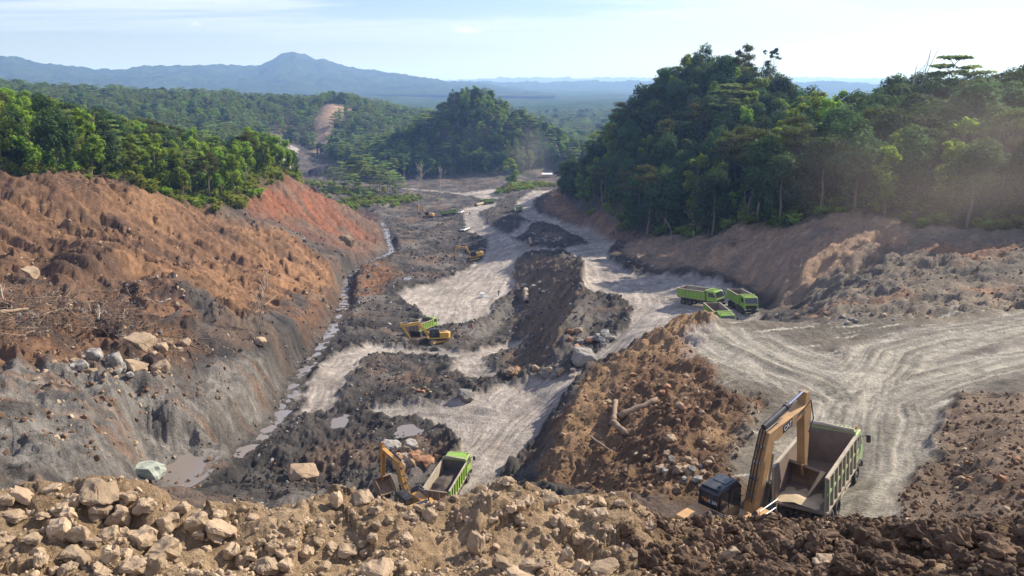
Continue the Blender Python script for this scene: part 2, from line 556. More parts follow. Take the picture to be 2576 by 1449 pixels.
for u, v, z in [(1405, 476, -61), (1485, 547, -53), (1580, 597, -48.4), (1700, 592, -43.5), (1800, 592, -37), (1850, 562, -32.5), (2000, 522, -27.6), (2150, 502, -25), (2400, 520, -24), (2640, 520, -23), (3100, 520, -23),
                # slope on the right, plateau
                (1950, 782, -36.8), (2000, 790, -35), (2050, 742, -32.5), (2150, 692, -29.5), (2250, 642, -27), (2350, 592, -25.6), (2000, 640, -30.5), (1900, 660, -34.5), (2100, 600, -27.5),
                (2400, 660, -25.4), (2576, 640, -24.6), (2400, 750, -25.2), (2640, 760, -24.2), (2200, 770, -26.5), (2080, 800, -28), (3100, 760, -24), (3100, 640, -24),
                # rim of the bench and the bank down to the pit road
                (1700, 802, -25.2), (1760, 787, -24.6), (1850, 800, -25.2), (1950, 803, -25.2), (2100, 820, -25.2), (2250, 800, -25.2), (1620, 850, -26), (1540, 900, -26.6), (1480, 932, -27), (1450, 980, -27.2), (1420, 1040, -27.5), (1395, 1090, -27.7), (1375, 1150, -28.1), (1368, 1205, -29),
                (1740, 850, -25.3), (1640, 920, -25.8), (1560, 980, -26.7), (1700, 950, -25.2), (1600, 1060, -26.2), (1500, 1060, -27.4), (1480, 1150, -27.6), (1430, 1228, -28.6), (1560, 1160, -25.6), (1680, 1060, -24.2), (1500, 1245, -25.5),
                (1850, 850, -25), (1800, 900, -25), (1900, 950, -24.3), (2000, 900, -24.8), (2200, 900, -24.2), (2400, 850, -24.3), (2640, 830, -23.8), (2100, 1000, -23.5), (2300, 1000, -23.1), (2576, 950, -22.9),
                (2200, 1150, -21.8), (2400, 1150, -21.3), (2640, 1150, -20.6), (2000, 1100, -22.5), (1800, 1150, -22.3), (1850, 1250, -21.6), (1650, 1200, -22.9), (1700, 1285, -22), (1850, 1305, -21.4), (2100, 1300, -21), (2400, 1300, -20.4), (2640, 1300, -19.6), (3100, 1200, -19), (3100, 950, -22), (1580, 1262, -23.4),
                (1800, 1080, -22.9), (1730, 1170, -21.9), (2520, 1120, -19.6), (2576, 1060, -20.2)]:
    pz(u, v, z)
for u, v, r in [(1850, 845, 98), (1760, 840, 98), (1700, 850, 96), (1940, 840, 97), (1600, 905, 92), (1520, 970, 88), (1460, 1040, 82), (1400, 1130, 74), (1375, 1210, 66)]:
    pr(u, v, r)

# ------------------------------------------------------------------ terrain grid (fan round the viewpoint, fine near, coarse far)
AZ0, AZ1, NA = R(-46), R(46), 900
H0, H1, NR = 6.0, 1100.0, 960
AZ = np.linspace(AZ0, AZ1, NA)
LR = np.linspace(math.log(H0), math.log(H1), NR)
KW = 1.6                                        # keeps triangles about as wide as deep


def tin(points):
    P = np.array(points)
    sc = KW
    co = [Vector((p[0] * 4, p[1] * sc)) for p in points]
    vo, eo, fo, ov, oe, of = delaunay_2d_cdt(co, [], [], 0, 1e-6)
    zz = np.array([P[o[0], 2] if o else 0 for o in ov])
    vx = np.array([[v.x / 4, v.y / sc] for v in vo])
    H = np.full((NR, NA), np.nan)
    da, dl = AZ[1] - AZ[0], LR[1] - LR[0]
    for f in fo:
        a, b, c = f
        A, B, C = vx[a], vx[b], vx[c]
        x0, x1 = min(A[0], B[0], C[0]), max(A[0], B[0], C[0])
        y0, y1 = min(A[1], B[1], C[1]), max(A[1], B[1], C[1])
        i0, i1 = max(0, int((x0 - AZ0) / da)), min(NA - 1, int((x1 - AZ0) / da) + 1)
        j0, j1 = max(0, int((y0 - LR[0]) / dl)), min(NR - 1, int((y1 - LR[0]) / dl) + 1)
        if i1 < i0 or j1 < j0:
            continue
        X, Y = np.meshgrid(AZ[i0:i1 + 1], LR[j0:j1 + 1])
        det = (B[1] - C[1]) * (A[0] - C[0]) + (C[0] - B[0]) * (A[1] - C[1])
        if abs(det) < 1e-14:
            continue
        l1 = ((B[1] - C[1]) * (X - C[0]) + (C[0] - B[0]) * (Y - C[1])) / det
        l2 = ((C[1] - A[1]) * (X - C[0]) + (A[0] - C[0]) * (Y - C[1])) / det
        l3 = 1 - l1 - l2
        m = (l1 >= -1e-6) & (l2 >= -1e-6) & (l3 >= -1e-6)
        sub = H[j0:j1 + 1, i0:i1 + 1]
        sub[m] = (l1 * zz[a] + l2 * zz[b] + l3 * zz[c])[m]
    if np.isnan(H).any():                       # fill outside the hull from the nearest filled neighbour
        for ax_rows in range(NR):
            r_ = H[ax_rows]
            ok = ~np.isnan(r_)
            if ok.any():
                r_[~ok] = np.interp(np.flatnonzero(~ok), np.flatnonzero(ok), r_[ok])
        for c_ in range(NA):
            r_ = H[:, c_]
            ok = ~np.isnan(r_)
            r_[~ok] = np.interp(np.flatnonzero(~ok), np.flatnonzero(ok), r_[ok])
    return H


BASE = tin(PTS)
BASE = blur2(BASE, 3, 3, 2)
AA, LL = np.meshgrid(AZ, LR)
HH = np.exp(LL)
GX, GY = np.sin(AA) * HH, np.cos(AA) * HH


def hit(u, v, surf=None, hmin=0.0):
    """first place where the sight line through a pixel meets the terrain -> (az, ln h, z)"""
    surf = BASE if surf is None else surf
    az, s = ray(u, v)
    fi = min(max((az - AZ0) / (AZ[1] - AZ[0]), 0), NA - 1.001)
    i = int(fi)
    t = fi - i
    col = surf[:, i] * (1 - t) + surf[:, i + 1] * t
    hs = np.exp(LR)
    over = (col > hs * s) & (hs > hmin)
    k = int(np.argmax(over)) if over.any() else NR - 1
    if k == 0:
        return az, LR[0], col[0]
    d0, d1 = hs[k - 1] * s - col[k - 1], hs[k] * s - col[k]
    f = d0 / (d0 - d1) if d0 != d1 else 0
    f = min(max(f, 0), 1)
    return az, LR[k - 1] + f * (LR[k] - LR[k - 1]), col[k - 1] + f * (col[k] - col[k - 1])


def hxy(u, v, hmin=0.0, surf=None):
    az, l, z = hit(u, v, surf, hmin)
    h = math.exp(l)
    return h * math.sin(az), h * math.cos(az), z


def sample(surf, x, y):
    x, y = np.asarray(x, float), np.asarray(y, float)
    az, l = np.arctan2(x, y), np.log(np.hypot(x, y))
    fi = np.clip((az - AZ0) / (AZ[1] - AZ[0]), 0, NA - 1.001)
    fj = np.clip((l - LR[0]) / (LR[1] - LR[0]), 0, NR - 1.001)
    i, j = fi.astype(int), fj.astype(int)
    a, b = fi - i, fj - j
    return (surf[j, i] * (1 - a) + surf[j, i + 1] * a) * (1 - b) + (surf[j + 1, i] * (1 - a) + surf[j + 1, i + 1] * a) * b


# ragged-edge coordinates for zone borders
w1, w2 = fbm(GX / 9, GY / 9, 3, 4), fbm(GX / 9 + 50, GY / 9, 5, 4)
WA = WA_ = AA + w1 * 2.2 / HH * np.minimum(1, HH / 60)
WL = WL_ = LL + w2 * 3.2 / HH * np.minimum(1, HH / 60)


def zone(poly, soft=3, hmin=20.0, rag=1.0):
    """mask of a patch of ground outlined by pixels, carried to the ground itself"""
    q = [hit(u, v, None, hmin)[:2] for u, v in poly]
    ins = np.zeros(AA.shape, bool)
    n = len(q)
    WA, WL = AA + (WA_ - AA) * rag, LL + (WL_ - LL) * rag
    for i in range(n):
        (x0, y0), (x1, y1) = q[i], q[(i + 1) % n]
        if y0 == y1:
            continue
        c = ((WL > min(y0, y1)) & (WL <= max(y0, y1)))
        xi = x0 + (WL - y0) / (y1 - y0) * (x1 - x0)
        ins ^= c & (WA < xi)
    return blur2(ins.astype(float), soft, soft, 1)


ROADS = []


def zq(x, y):
    return 955.7 + x * 0.5874, 377.4 + y * 0.5874


ROAD_POLY = [
    [zq(*p) for p in [(362, 262), (430, 258), (436, 290), (480, 330), (560, 378), (640, 410), (720, 422), (800, 426), (800, 436), (720, 434), (622, 442), (588, 490), (562, 545), (592, 588), (540, 625), (485, 660), (475, 715), (400, 742), (235, 758), (182, 705), (110, 650), (60, 618), (200, 585), (300, 552), (375, 512), (430, 472), (460, 430), (463, 400), (440, 374), (386, 357), (362, 300)]],
    [zq(*p) for p in [(352, 268), (440, 264), (505, 240), (500, 224), (430, 238), (372, 250)]],
    [zq(*p) for p in [(735, 172), (690, 178), (630, 190), (592, 222), (582, 258), (602, 288), (650, 308), (702, 312), (790, 345), (860, 380), (890, 402), (880, 412), (800, 426), (792, 440), (850, 465), (876, 492), (870, 560), (878, 600), (960, 618), (1040, 640), (1080, 690), (1080, 740), (1040, 780), (1000, 812)]]
    + [(1500, 890), (1440, 945), (1335, 962), (1250, 978), (1180, 1012), (930, 1028), (940, 1042), (1060, 1056), (1130, 1086), (1158, 1120), (1140, 1180), (1105, 1262), (1205, 1262), (1262, 1190), (1362, 1090), (1392, 1040), (1444, 970), (1482, 932), (1560, 892), (1640, 842), (1700, 806), (1810, 800), (1925, 792), (1890, 752)]
    + [zq(*p) for p in [(1456, 568), (1330, 545), (1180, 540), (1080, 530), (1000, 490), (970, 445), (992, 420), (1020, 386), (960, 350), (870, 326), (760, 300), (702, 286), (672, 274), (656, 250), (662, 216), (700, 192), (735, 182)]],
    [zq(*p) for p in [(545, 374), (620, 314), (662, 312), (592, 378)]],
    [zq(*p) for p in [(330, 192), (500, 166), (505, 186), (445, 212), (400, 202)]],
]


ROAD_MASKED = []


def road(pts, hmin=20.0, masked=True):
    """haul track: pixels on its centre line with widths in metres -> distance, offset across and distance along"""
    q = [(*hxy(u, v, hmin), w) for u, v, w in pts]
    ROADS.append(q)
    ROAD_MASKED.append(masked)


road([(1130, 1262, 7), (1170, 1215, 7), (1225, 1150, 9), (1290, 1075, 12.5), (1370, 1000, 12), (1470, 925, 8.5), (1580, 840, 8.5), (1640, 775, 13), (1640, 725, 18), (1570, 675, 16), (1530, 635, 15), (1490, 600, 13), (1410, 565, 12), (1345, 542, 13), (1325, 512, 13), (1345, 492, 13), (1410, 482, 12)], masked=False)
road([(1290, 1065, 11), (1180, 1052, 10), (1060, 1042, 6), (940, 1030, 3.5)], masked=False)
road([(1640, 735, 16), (1740, 742, 18), (1860, 772, 15)], masked=False)
road([(1500, 632, 7), (1420, 632, 7), (1330, 626, 10), (1265, 625, 17), (1235, 660, 17), (1190, 715, 22), (1150, 765, 24), (1150, 805, 17)], masked=False)
road([(1270, 628, 14), (1222, 585, 14), (1185, 545, 13), (1200, 528, 10), (1250, 508, 9)], masked=False)
road([(1250, 500, 9), (1150, 487, 5), (1020, 475, 4)])
road([(1300, 608, 5), (1345, 570, 6), (1395, 558, 7)], masked=False)
road([(1300, 868, 5), (1200, 898, 6), (1090, 892, 6), (960, 880, 7), (870, 905, 7), (830, 960, 6), (795, 1030, 5)])
road([(1240, 945, 6), (1190, 935, 6), (1180, 905, 5)])
road([(2090, 1270, 6), (2150, 1130, 7), (2190, 1050, 8), (2190, 950, 8), (2260, 885, 8), (2400, 845, 7), (2700, 800, 7)])
road([(2190, 1020, 7), (2300, 970, 6), (2420, 935, 6), (2700, 880, 6)])
road([(2170, 1010, 6), (2050, 950, 9), (1930, 900, 12), (1850, 862, 10)])
road([(726, 425, 8), (722, 400, 9), (740, 372, 9), (765, 362, 9)], 300)
road([(760, 440, 8), (860, 440, 8)], 300)
RD = np.full(AA.shape, 1e9)                     # signed distance outside the road edge
RDM = np.full(AA.shape, 1e9)                    # the same, only tracks without an outline of their own
RT = np.zeros(AA.shape)                         # across
RS = np.zeros(AA.shape)                         # along
for ri, q in enumerate(ROADS):
    s0 = ri * 113.0
    for (x0, y0, z0, wa), (x1, y1, z1, wb) in zip(q, q[1:]):
        L = math.hypot(x1 - x0, y1 - y0)
        if L < 1e-6:
            continue
        dx, dy = (x1 - x0) / L, (y1 - y0) / L
        m = (GX > min(x0, x1) - 30) & (GX < max(x0, x1) + 30) & (GY > min(y0, y1) - 30) & (GY < max(y0, y1) + 30)
        ex, ey = GX[m] - x0, GY[m] - y0
        s = ex * dx + ey * dy
        t = -ex * dy + ey * dx
        k = np.clip(s / L, 0, 1)
        d = np.hypot(ex - k * L * dx, ey - k * L * dy) - (wa + (wb - wa) * k) / 2
        if ROAD_MASKED[ri]:
            sub = RDM[m]
            RDM[m] = np.minimum(sub, d)
        b = d < RD[m]
        for A_, v_ in ((RD, d), (RT, t), (RS, s0 + s)):
            sub = A_[m]
            sub[b] = v_[b]
            A_[m] = sub
        s0 += L
edge = RDM + 1.6 * fbm(GX / 5, GY / 5, 21, 4) * np.clip(HH / 120, 0.4, 1.5)
ROADM = 1 - sstep(-1.2, 1.2, edge)
for pl in ROAD_POLY:
    ROADM = np.maximum(ROADM, zone(pl, 1, 25.0, 0.28))
VERGE = np.clip(blur2(ROADM, 9, 9, 2) * 2.2, 0, 1) * (1 - ROADM)

Z = {}
Z['orange'] = zone([(-80, 424), (150, 418), (260, 440), (400, 480), (520, 532), (620, 558), (700, 575), (800, 640), (868, 690), (800, 742), (730, 740), (690, 790), (640, 800), (700, 838), (600, 800), (500, 735), (440, 700), (350, 705), (330, 725), (-80, 725)])
Z['red'] = zone([(570, 470), (640, 446), (735, 438), (800, 486), (880, 526), (950, 560), (955, 600), (905, 640), (850, 615), (760, 586), (690, 556), (640, 545), (600, 520)], 6)
Z['brush'] = zone([(-80, 725), (330, 722), (440, 712), (480, 780), (520, 870), (400, 940), (-80, 945)])
Z['grey'] = zone([(-90, 945), (400, 940), (560, 915), (690, 890), (740, 950), (600, 1140), (480, 1235), (-90, 1240)])
Z['bank'] = zone([(1690, 806), (1760, 792), (1800, 830), (1770, 900), (1830, 960), (1900, 1010), (1900, 1150), (1840, 1300), (1560, 1262), (1430, 1235), (1372, 1210), (1376, 1150), (1396, 1090), (1424, 1040), (1452, 982), (1484, 936), (1545, 902), (1622, 855)])
Z['bench'] = zone([(1780, 800), (1950, 806), (2100, 824), (2400, 780), (2700, 760), (2700, 1000), (2420, 1010), (2330, 1100), (2250, 1300), (1900, 1300), (1860, 1200), (1900, 1010), (1830, 960), (1770, 900), (1800, 840)])
Z['rslope'] = zone([(1560, 640), (1600, 602), (1700, 594), (1790, 594), (1850, 562), (2000, 524), (2150, 504), (2330, 560), (2250, 640), (2100, 690), (2000, 770), (1930, 745), (1850, 705), (1750, 685), (1650, 685)])
Z['plateau'] = zone([(2000, 785), (2100, 690), (2250, 640), (2330, 560), (2150, 504), (2400, 520), (2700, 520), (2700, 780), (2400, 790), (2250, 800), (2100, 815)])
Z['dump'] = zone([(2260, 1300), (2340, 1100), (2430, 1010), (2700, 990), (2700, 1320)])
Z['ridge'] = zone([(1300, 640), (1400, 650), (1465, 665), (1480, 720), (1440, 800), (1420, 860), (1330, 960), (1280, 920), (1300, 850), (1310, 770), (1285, 700)])
Z['pale'] = zone([(1060, 770), (1280, 730), (1290, 770), (1230, 860), (1100, 830)])
Z['leftdirt'] = zone([(700, 790), (800, 745), (870, 690), (960, 650), (1010, 690), (960, 740), (880, 760), (830, 800), (760, 830)])
FORE = 1 - sstep(2.95, 3.25, LL)                # ln(distance): the heap at the viewer's feet
FAR = sstep(math.log(300), math.log(420), LL)
print('zones ok')


def zone_g(pts, soft=3):
    """patch of ground given by (column, distance)"""
    q = [(az_of(u), math.log(h)) for u, h in pts]
    ins = np.zeros(AA.shape, bool)
    for i in range(len(q)):
        (x0, y0), (x1, y1) = q[i], q[(i + 1) % len(q)]
        if y0 == y1:
            continue
        c = ((WL > min(y0, y1)) & (WL <= max(y0, y1)))
        xi = x0 + (WL - y0) / (y1 - y0) * (x1 - x0)
        ins ^= c & (WA < xi)
    return blur2(ins.astype(float), soft, soft, 1)


WOODL_G = [(-480, 192), (-80, 194), (60, 192), (150, 193), (260, 197), (400, 206), (520, 213), (600, 226), (640, 245), (690, 268), (740, 282), (760, 330), (722, 480), (700, 640), (690, 900), (690, 1100), (-480, 1100)]
WOODR_G = [(1404, 398), (1480, 306), (1580, 243), (1700, 223), (1800, 192), (1850, 182), (2000, 170), (2150, 166), (2400, 150), (2640, 147), (3200, 147), (3200, 420), (2600, 410), (1900, 440), (1600, 470), (1480, 500)]
WOODM_G = [(940, 600), (1060, 606), (1190, 598), (1310, 606), (1400, 640), (1500, 640), (1560, 700), (1560, 1100), (700, 1100), (690, 900), (760, 850), (880, 700)]
Z['woodl'] = zone_g(WOODL_G)
Z['woodr'] = zone_g(WOODR_G)
Z['woodm'] = zone_g(WOODM_G)
Z['cut'] = zone([(1372, 500), (1398, 478), (1430, 505), (1500, 545), (1575, 585), (1640, 592), (1600, 612), (1540, 600), (1480, 572), (1400, 545), (1366, 532)], 3, 150)
Z['woodr'] = Z['woodr'] * (1 - Z['cut'])
Z['scar'] = zone_g([(803, 790), (832, 790), (850, 880), (905, 1010), (838, 1015), (792, 890)], 2)
for k_ in ('woodl', 'woodm'):
    Z[k_] = Z[k_] * (1 - Z['scar'])
WOOD = np.clip(Z['woodl'] + Z['woodr'] + Z['woodm'], 0, 1)

# ------------------------------------------------------------------ relief
def lumps(sc, k, sharp=1.0):
    d, v = worley(GX / sc, GY / sc, k)
    return np.clip(1 - d * 1.25, 0, 1) ** 0.7 * (0.35 + 0.65 * v), v


def gully(ang, across, along, k, oct=4):
    """erosion rills running down a slope that falls towards the compass angle"""
    c, s = math.cos(ang), math.sin(ang)
    p, q = GX * c + GY * s, -GX * s + GY * c
    wob = 0.35 * fbm(GX / 14, GY / 14, k + 5, 3)
    return fbm(p / along, q / across + wob, k, oct, 0.55)


Hh = BASE.copy()
f5 = fbm(GX / 6, GY / 6, 31, 5, 0.55)
f2 = fbm(GX / 2.2, GY / 2.2, 41, 5, 0.6)
f20 = fbm(GX / 24, GY / 24, 51, 4)
f07 = fbm(GX / 0.8, GY / 0.8, 61, 3, 0.6)
l1, lv1 = lumps(1.6, 71)
l3, lv3 = lumps(3.6, 81)
l06, lv06 = lumps(0.55, 91)
open_ = (1 - ROADM) * (1 - WOOD)
pit = np.clip(1 - FORE - Z['orange'] - Z['red'] - Z['brush'] - Z['bench'] - Z['plateau'] - Z['rslope'] - Z['bank'] - Z['dump'] - WOOD - Z['grey'], 0, 1)
g_or = gully(R(-20), 2.6, 26, 101)
g_rd = gully(R(-35), 2.4, 22, 111)
g_gy = gully(R(22), 1.5, 14, 121)
g_rs = gully(R(215), 2.8, 20, 131)
rid = 1 - np.abs(fbm(GX / 4.5, GY / 4.5, 141, 4, 0.55)) * 1.6
cr1 = 0.5 - np.abs(fbm(GX / 3.4, GY / 3.4, 145, 4, 0.62)) * 1.5
cr2 = 0.5 - np.abs(fbm(GX / 1.3, GY / 1.3, 147, 3, 0.65)) * 1.5
crs = np.clip(0.45 + 0.9 * fbm(GX / 17, GY / 17, 149, 3), 0.12, 1.2)       # broken ground in patches
D = np.zeros(AA.shape)
D += (1 - FORE) * (1 - WOOD) * (1 - ROADM) * crs * (0.55 * cr1 + 0.30 * cr2) * (1 - 0.75 * Z['bench']) * (1 - 0.2 * Z['grey']) * (1 - 0.55 * Z['rslope']) * (1 - 0.7 * Z['dump'])
midm = (1 - FORE)
D += pit * open_ * (0.50 * f5 + 0.24 * f2 + 0.26 * l3 + 0.20 * l1 + 0.30 * np.clip(rid, 0, 1) * np.clip(f20 + 0.5, 0, 1))
D += Z['orange'] * (0.95 * g_or + 0.45 * f5 + 0.22 * f2 + 0.16 * l1)
D += Z['red'] * (1.0 * g_rd + 0.5 * f5 + 0.25 * f2)
D += Z['brush'] * (0.6 * f5 + 0.35 * f2 + 0.25 * l3 + 0.18 * l1)
D += Z['grey'] * (0.6 * g_gy + 0.38 * f5 + 0.16 * f2 + 0.10 * l1)
D += Z['rslope'] * (1.0 * g_rs + 0.4 * f5 + 0.3 * f2)
D += Z['plateau'] * (0.7 * f5 + 0.35 * f2 + 0.35 * l3)
D += Z['bank'] * (0.45 * f5 + 0.25 * f2 + 0.24 * l1 + 0.10 * l06)
D += Z['ridge'] * (0.8 * f5 + 0.4 * l1)
D += Z['dump'] * (0.18 * f5 + 0.14 * f2 + 0.16 * l1 + 0.10 * l06)
D += Z['bench'] * (1 - ROADM) * (0.12 * f5 + 0.12 * f2 + 0.10 * l1)
D += WOOD * (1.6 * f20)
for u_, v_, rad_, ht_ in ((845, 446, 17, 8.0), (795, 444, 13, 4.5), (980, 446, 22, 4.0)):
    cx_, cy_, cz_ = hxy(u_, v_, 400)
    D += ht_ * np.clip(1.15 - np.hypot(GX - cx_, (GY - cy_) * 0.8) / rad_ + 0.15 * f5, 0, 1)
# ruts along the tracks
rwob = 1.4 * fbm(RS / 22, RT / 9, 151, 3)
rut = 1.6 * fbm((RT + rwob) / 1.5, RS / 38, 156, 3, 0.6) + 0.8 * fbm((RT - 1.3 * rwob) / 2.4, RS / 30, 161, 2)
rutn = fbm((RT + 0.6 * rwob) / 0.62, RS / 15, 171, 4, 0.62)
rutx = fbm((RT + 0.24 * RS + 2 * rwob) / 0.7, RS / 16, 173, 3, 0.6)
rpat = n01_(fbm(GX / 9, GY / 9, 175, 3), -0.25, 0.35)
rutn = rutn * (0.35 + 0.65 * rpat) + 0.7 * rutx * (1 - rpat)
D += ROADM * midm * (0.10 * rut * (0.5 + 0.5 * np.clip(f20 + 0.3, 0, 1)) + 0.12 * rutn + 0.10 * f2 * 0.6 + 0.18 * f5 * 0.5)
# low spoil windrow along the road edges
D += midm * (1 - WOOD) * (1 - Z['bench']) * np.clip(VERGE * 1.3, 0, 1) * (0.35 + 0.45 * l1 + 0.4 * f2) * 0.9
# foreground heap: clods and stones bedded in loose soil
big, bv = lumps(1.15, 181)
med, mv = lumps(0.42, 191)
sml, sv = lumps(0.17, 201)
D += FORE * (0.20 * fbm(GX / 1.7, GY / 1.7, 211, 5, 0.58) + 0.30 * big * (bv > 0.45) + 0.12 * med * (mv > 0.3) + 0.045 * sml + 0.02 * f07)
tq = (BASE + 1.3 * f5 + 1.6 * f20) / 2.6
fr = tq - np.floor(tq)
terr = (sstep(0.25, 0.75, fr) - fr) * 2.6
D += np.clip(0.6 * Z['grey'] + 0.30 * Z['orange'] + 0.8 * Z['brush'] + 0.5 * Z['leftdirt'] + 0.5 * Z['red'], 0, 1) * (1 - FORE) * terr * (0.35 + 0.55 * crs)
D += Z['grey'] * (0.5 * f5 + 0.35 * l3)
# scarps: cut blocks on the left terrace and the broken lip of the grey ledge
sc_n = fbm(GX / 11, GY / 11, 221, 4)
D += Z['brush'] * 1.2 * sstep(-0.05, 0.05, sc_n) - Z['grey'] * 0.45 * sstep(0.10, 0.26, sc_n)
D += Z['orange'] * (-1.1 * sstep(0.22, 0.30, sc_n))
# firm, level ground where machines stand
def stand(u, v, z=None):
    if z is None:
        return hxy(u, v, 25.0)
    az, sl = ray(u, v)
    h = z / sl
    return h * math.sin(az), h * math.cos(az), z


SPOT = {'truck_near': stand(2066, 1250), 'truck_low': stand(1131, 1244, -40.0), 'truck_pit': stand(1066, 838), 'truck_park_a': stand(1764, 768), 'truck_park_b': stand(1866, 780), 'truck_park_c': stand(1808, 822, -37.2),
        'truck_road': stand(1307, 534), 'truck_far_a': stand(1226, 514), 'truck_far_b': stand(1130, 542),
        'dig_near': stand(1842, 1398, -21.5), 'dig_low': stand(1040, 1308, -40.0), 'dig_pit': stand(1092, 864), 'dig_breaker': stand(1195, 654), 'dig_far': stand(1077, 548),
        'pickup_a': stand(1171, 581), 'pickup_b': stand(1160, 537)}
for nm_, (x_, y_, z_) in SPOT.items():
    pad = 1 - sstep(4.2, 7.5, np.hypot(GX - x_, GY - y_))
    D = D * (1 - 0.9 * pad)
    if nm_ in ('truck_low', 'dig_low', 'truck_park_c', 'dig_near'):
        p2 = 1 - sstep(5, 10, np.hypot(GX - x_, GY - y_))
        Hh = Hh * (1 - p2) + z_ * p2
Hh = Hh + D
# stream beds
SBED = np.full(AA.shape, 1e9)
SZ = np.zeros(AA.shape)
STREAM_XYZ = []
for u, v, z in STREAM:
    az, s = ray(u, v)
    h = z / s
    STREAM_XYZ.append((h * math.sin(az), h * math.cos(az), z))


def polyline_dist(pts, pad=15):
    dm = np.full(AA.shape, 1e9)
    zz = np.zeros(AA.shape)
    for (x0, y0, z0), (x1, y1, z1) in zip(pts, pts[1:]):
        m = (GX > min(x0, x1) - pad) & (GX < max(x0, x1) + pad) & (GY > min(y0, y1) - pad) & (GY < max(y0, y1) + pad)
        L2 = (x1 - x0) ** 2 + (y1 - y0) ** 2
        ex, ey = GX[m] - x0, GY[m] - y0
        k = np.clip((ex * (x1 - x0) + ey * (y1 - y0)) / L2, 0, 1)
        d = np.hypot(ex - k * (x1 - x0), ey - k * (y1 - y0))
        b = d < dm[m]
        s1 = dm[m]; s1[b] = d[b]; dm[m] = s1
        s2 = zz[m]; s2[b] = (z0 + k * (z1 - z0))[b]; zz[m] = s2
    return dm, zz


dm, zz = polyline_dist(STREAM_XYZ)
bw = 1.3 + 0.5 * f5
carve = 1 - sstep(bw, bw + 2.6, dm)
Hh = Hh * (1 - carve) + (zz - 0.35 - 0.25 * np.clip(1 - dm / 2, 0, 1)) * carve
STREAMM = carve
Hh = Hh + carve * (0.26 * f2 + 0.16 * f5) * (1 - FORE)
# hollows that hold puddles
PUD = [(1030, 1084, 1.7, 2.4), (455, 1172, 2.6, 4.0), (852, 1068, 1.4, 2.0), (1020, 704, 1.6, 2.4)]
PUD_XYZ = []
for u_, v_, rx_, ry_ in PUD:
    x_, y_, z_ = hxy(u_, v_, 25)
    e_ = np.hypot((GX - x_) / rx_, (GY - y_) / ry_) + 0.22 * f2 + 0.18 * f5
    near_ = np.hypot(GX - x_, GY - y_) < 4
    zp = float(np.percentile(Hh[near_], 30))
    k_ = 1 - sstep(0.7, 1.9, e_)
    Hh = Hh * (1 - k_) + (zp - 0.30 + 0.32 * np.clip(e_, 0, 1.4)) * k_
    PUD_XYZ.append((x_, y_, zp, rx_, ry_))

# ------------------------------------------------------------------ soil colours
C = np.zeros(AA.shape + (3,))


def paint(mask, col):
    global C
    C = C * (1 - mask[..., None]) + np.asarray(col)[None, None, :] * mask[..., None] if np.ndim(col) == 1 else C * (1 - mask[..., None]) + col * mask[..., None]


def two(c1, c2, t):
    t = np.clip(t, 0, 1)[..., None]
    return np.asarray(c1) * (1 - t) + np.asarray(c2) * t


def n01(a, lo=-0.5, hi=0.5):
    return np.clip((a - lo) / (hi - lo), 0, 1)


mud, drymud, dust = (0.036, 0.034, 0.033), (0.085, 0.076, 0.068), (0.33, 0.29, 0.245)
C[:] = two(mud, drymud, n01(f20 + 0.9 * f5, -0.6, 0.7))
paint(n01(fbm(GX / 15, GY / 15, 231, 4), 0.16, 0.60) * 0.65, (0.175, 0.155, 0.135))
paint(n01(fbm(GX / 18, GY / 18, 236, 4), 0.18, 0.50) * 0.6 * pit, (0.155, 0.105, 0.075))
paint(Z['leftdirt'] * 0.85, two((0.21, 0.105, 0.055), (0.11, 0.075, 0.055), n01(f5)))
paint(Z['ridge'] * 0.85, two((0.225, 0.160, 0.105), (0.105, 0.086, 0.070), n01(f5 + 0.5 * f20)))
oc = two((0.310, 0.176, 0.098), (0.205, 0.117, 0.068), n01(g_or + 0.4 * f5))
oc = oc * (1 - 0.75 * n01(fbm(GX / 13, GY / 13, 241, 5), 0.18, 0.55))[..., None] + np.array((0.085, 0.058, 0.045)) * (0.75 * n01(fbm(GX / 13, GY / 13, 241, 5), 0.18, 0.55))[..., None]
t_ = 0.55 * n01(fbm(GX / 20, GY / 20, 251, 4), 0.1, 0.5)[..., None]
oc = oc * (1 - t_) + np.array((0.36, 0.205, 0.105)) * t_
lf = n01(-AA / R(1) - 20 + 9 * fbm(GX / 25, GY / 25, 253, 3), -4, 9)[..., None] * 0.48
oc = oc * (1 - lf) + two((0.150, 0.090, 0.056), (0.085, 0.058, 0.042), n01(f5 + 0.6 * f2)) * lf
oc = oc * (1 - 0.35 * np.clip(-cr1 * crs * 2.0, 0, 1))[..., None]  # shade in the hollows of the relief painted into the soil colour
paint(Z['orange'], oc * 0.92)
rc = two((0.245, 0.102, 0.056), (0.160, 0.078, 0.052), n01(g_rd + 0.4 * f5))
paint(Z['red'], rc)
paint(np.clip(Z['red'], 0, 1) * np.clip(n01(fbm(GX / 12, GY / 12, 256, 4), 0.0, 0.45) * 0.7 + 0.8 * n01(AA + R(3.2) * fbm(GX / 15, GY / 15, 258, 3), az_of(800), az_of(930)), 0, 0.85), two((0.105, 0.085, 0.072), (0.17, 0.115, 0.08), n01(f5)))
paint(Z['brush'], two((0.20, 0.115, 0.068), (0.070, 0.050, 0.040), n01(f5 + 0.6 * f2, -0.4, 0.5)))
gc = two((0.240, 0.222, 0.200), (0.150, 0.140, 0.128), n01(g_gy + 0.5 * f5))
t_ = (0.38 * n01(gully(R(22), 3.2, 26, 261) + 0.25 * f5, 0.22, 0.55))[..., None]
gc = gc * (1 - t_) + np.array((0.30, 0.145, 0.065)) * t_
t_ = (0.5 * n01(fbm(GX / 9, GY / 9, 271, 4), 0.25, 0.45))[..., None]
gc = gc * (1 - t_) + np.array((0.055, 0.05, 0.046)) * t_
paint(Z['grey'], gc)
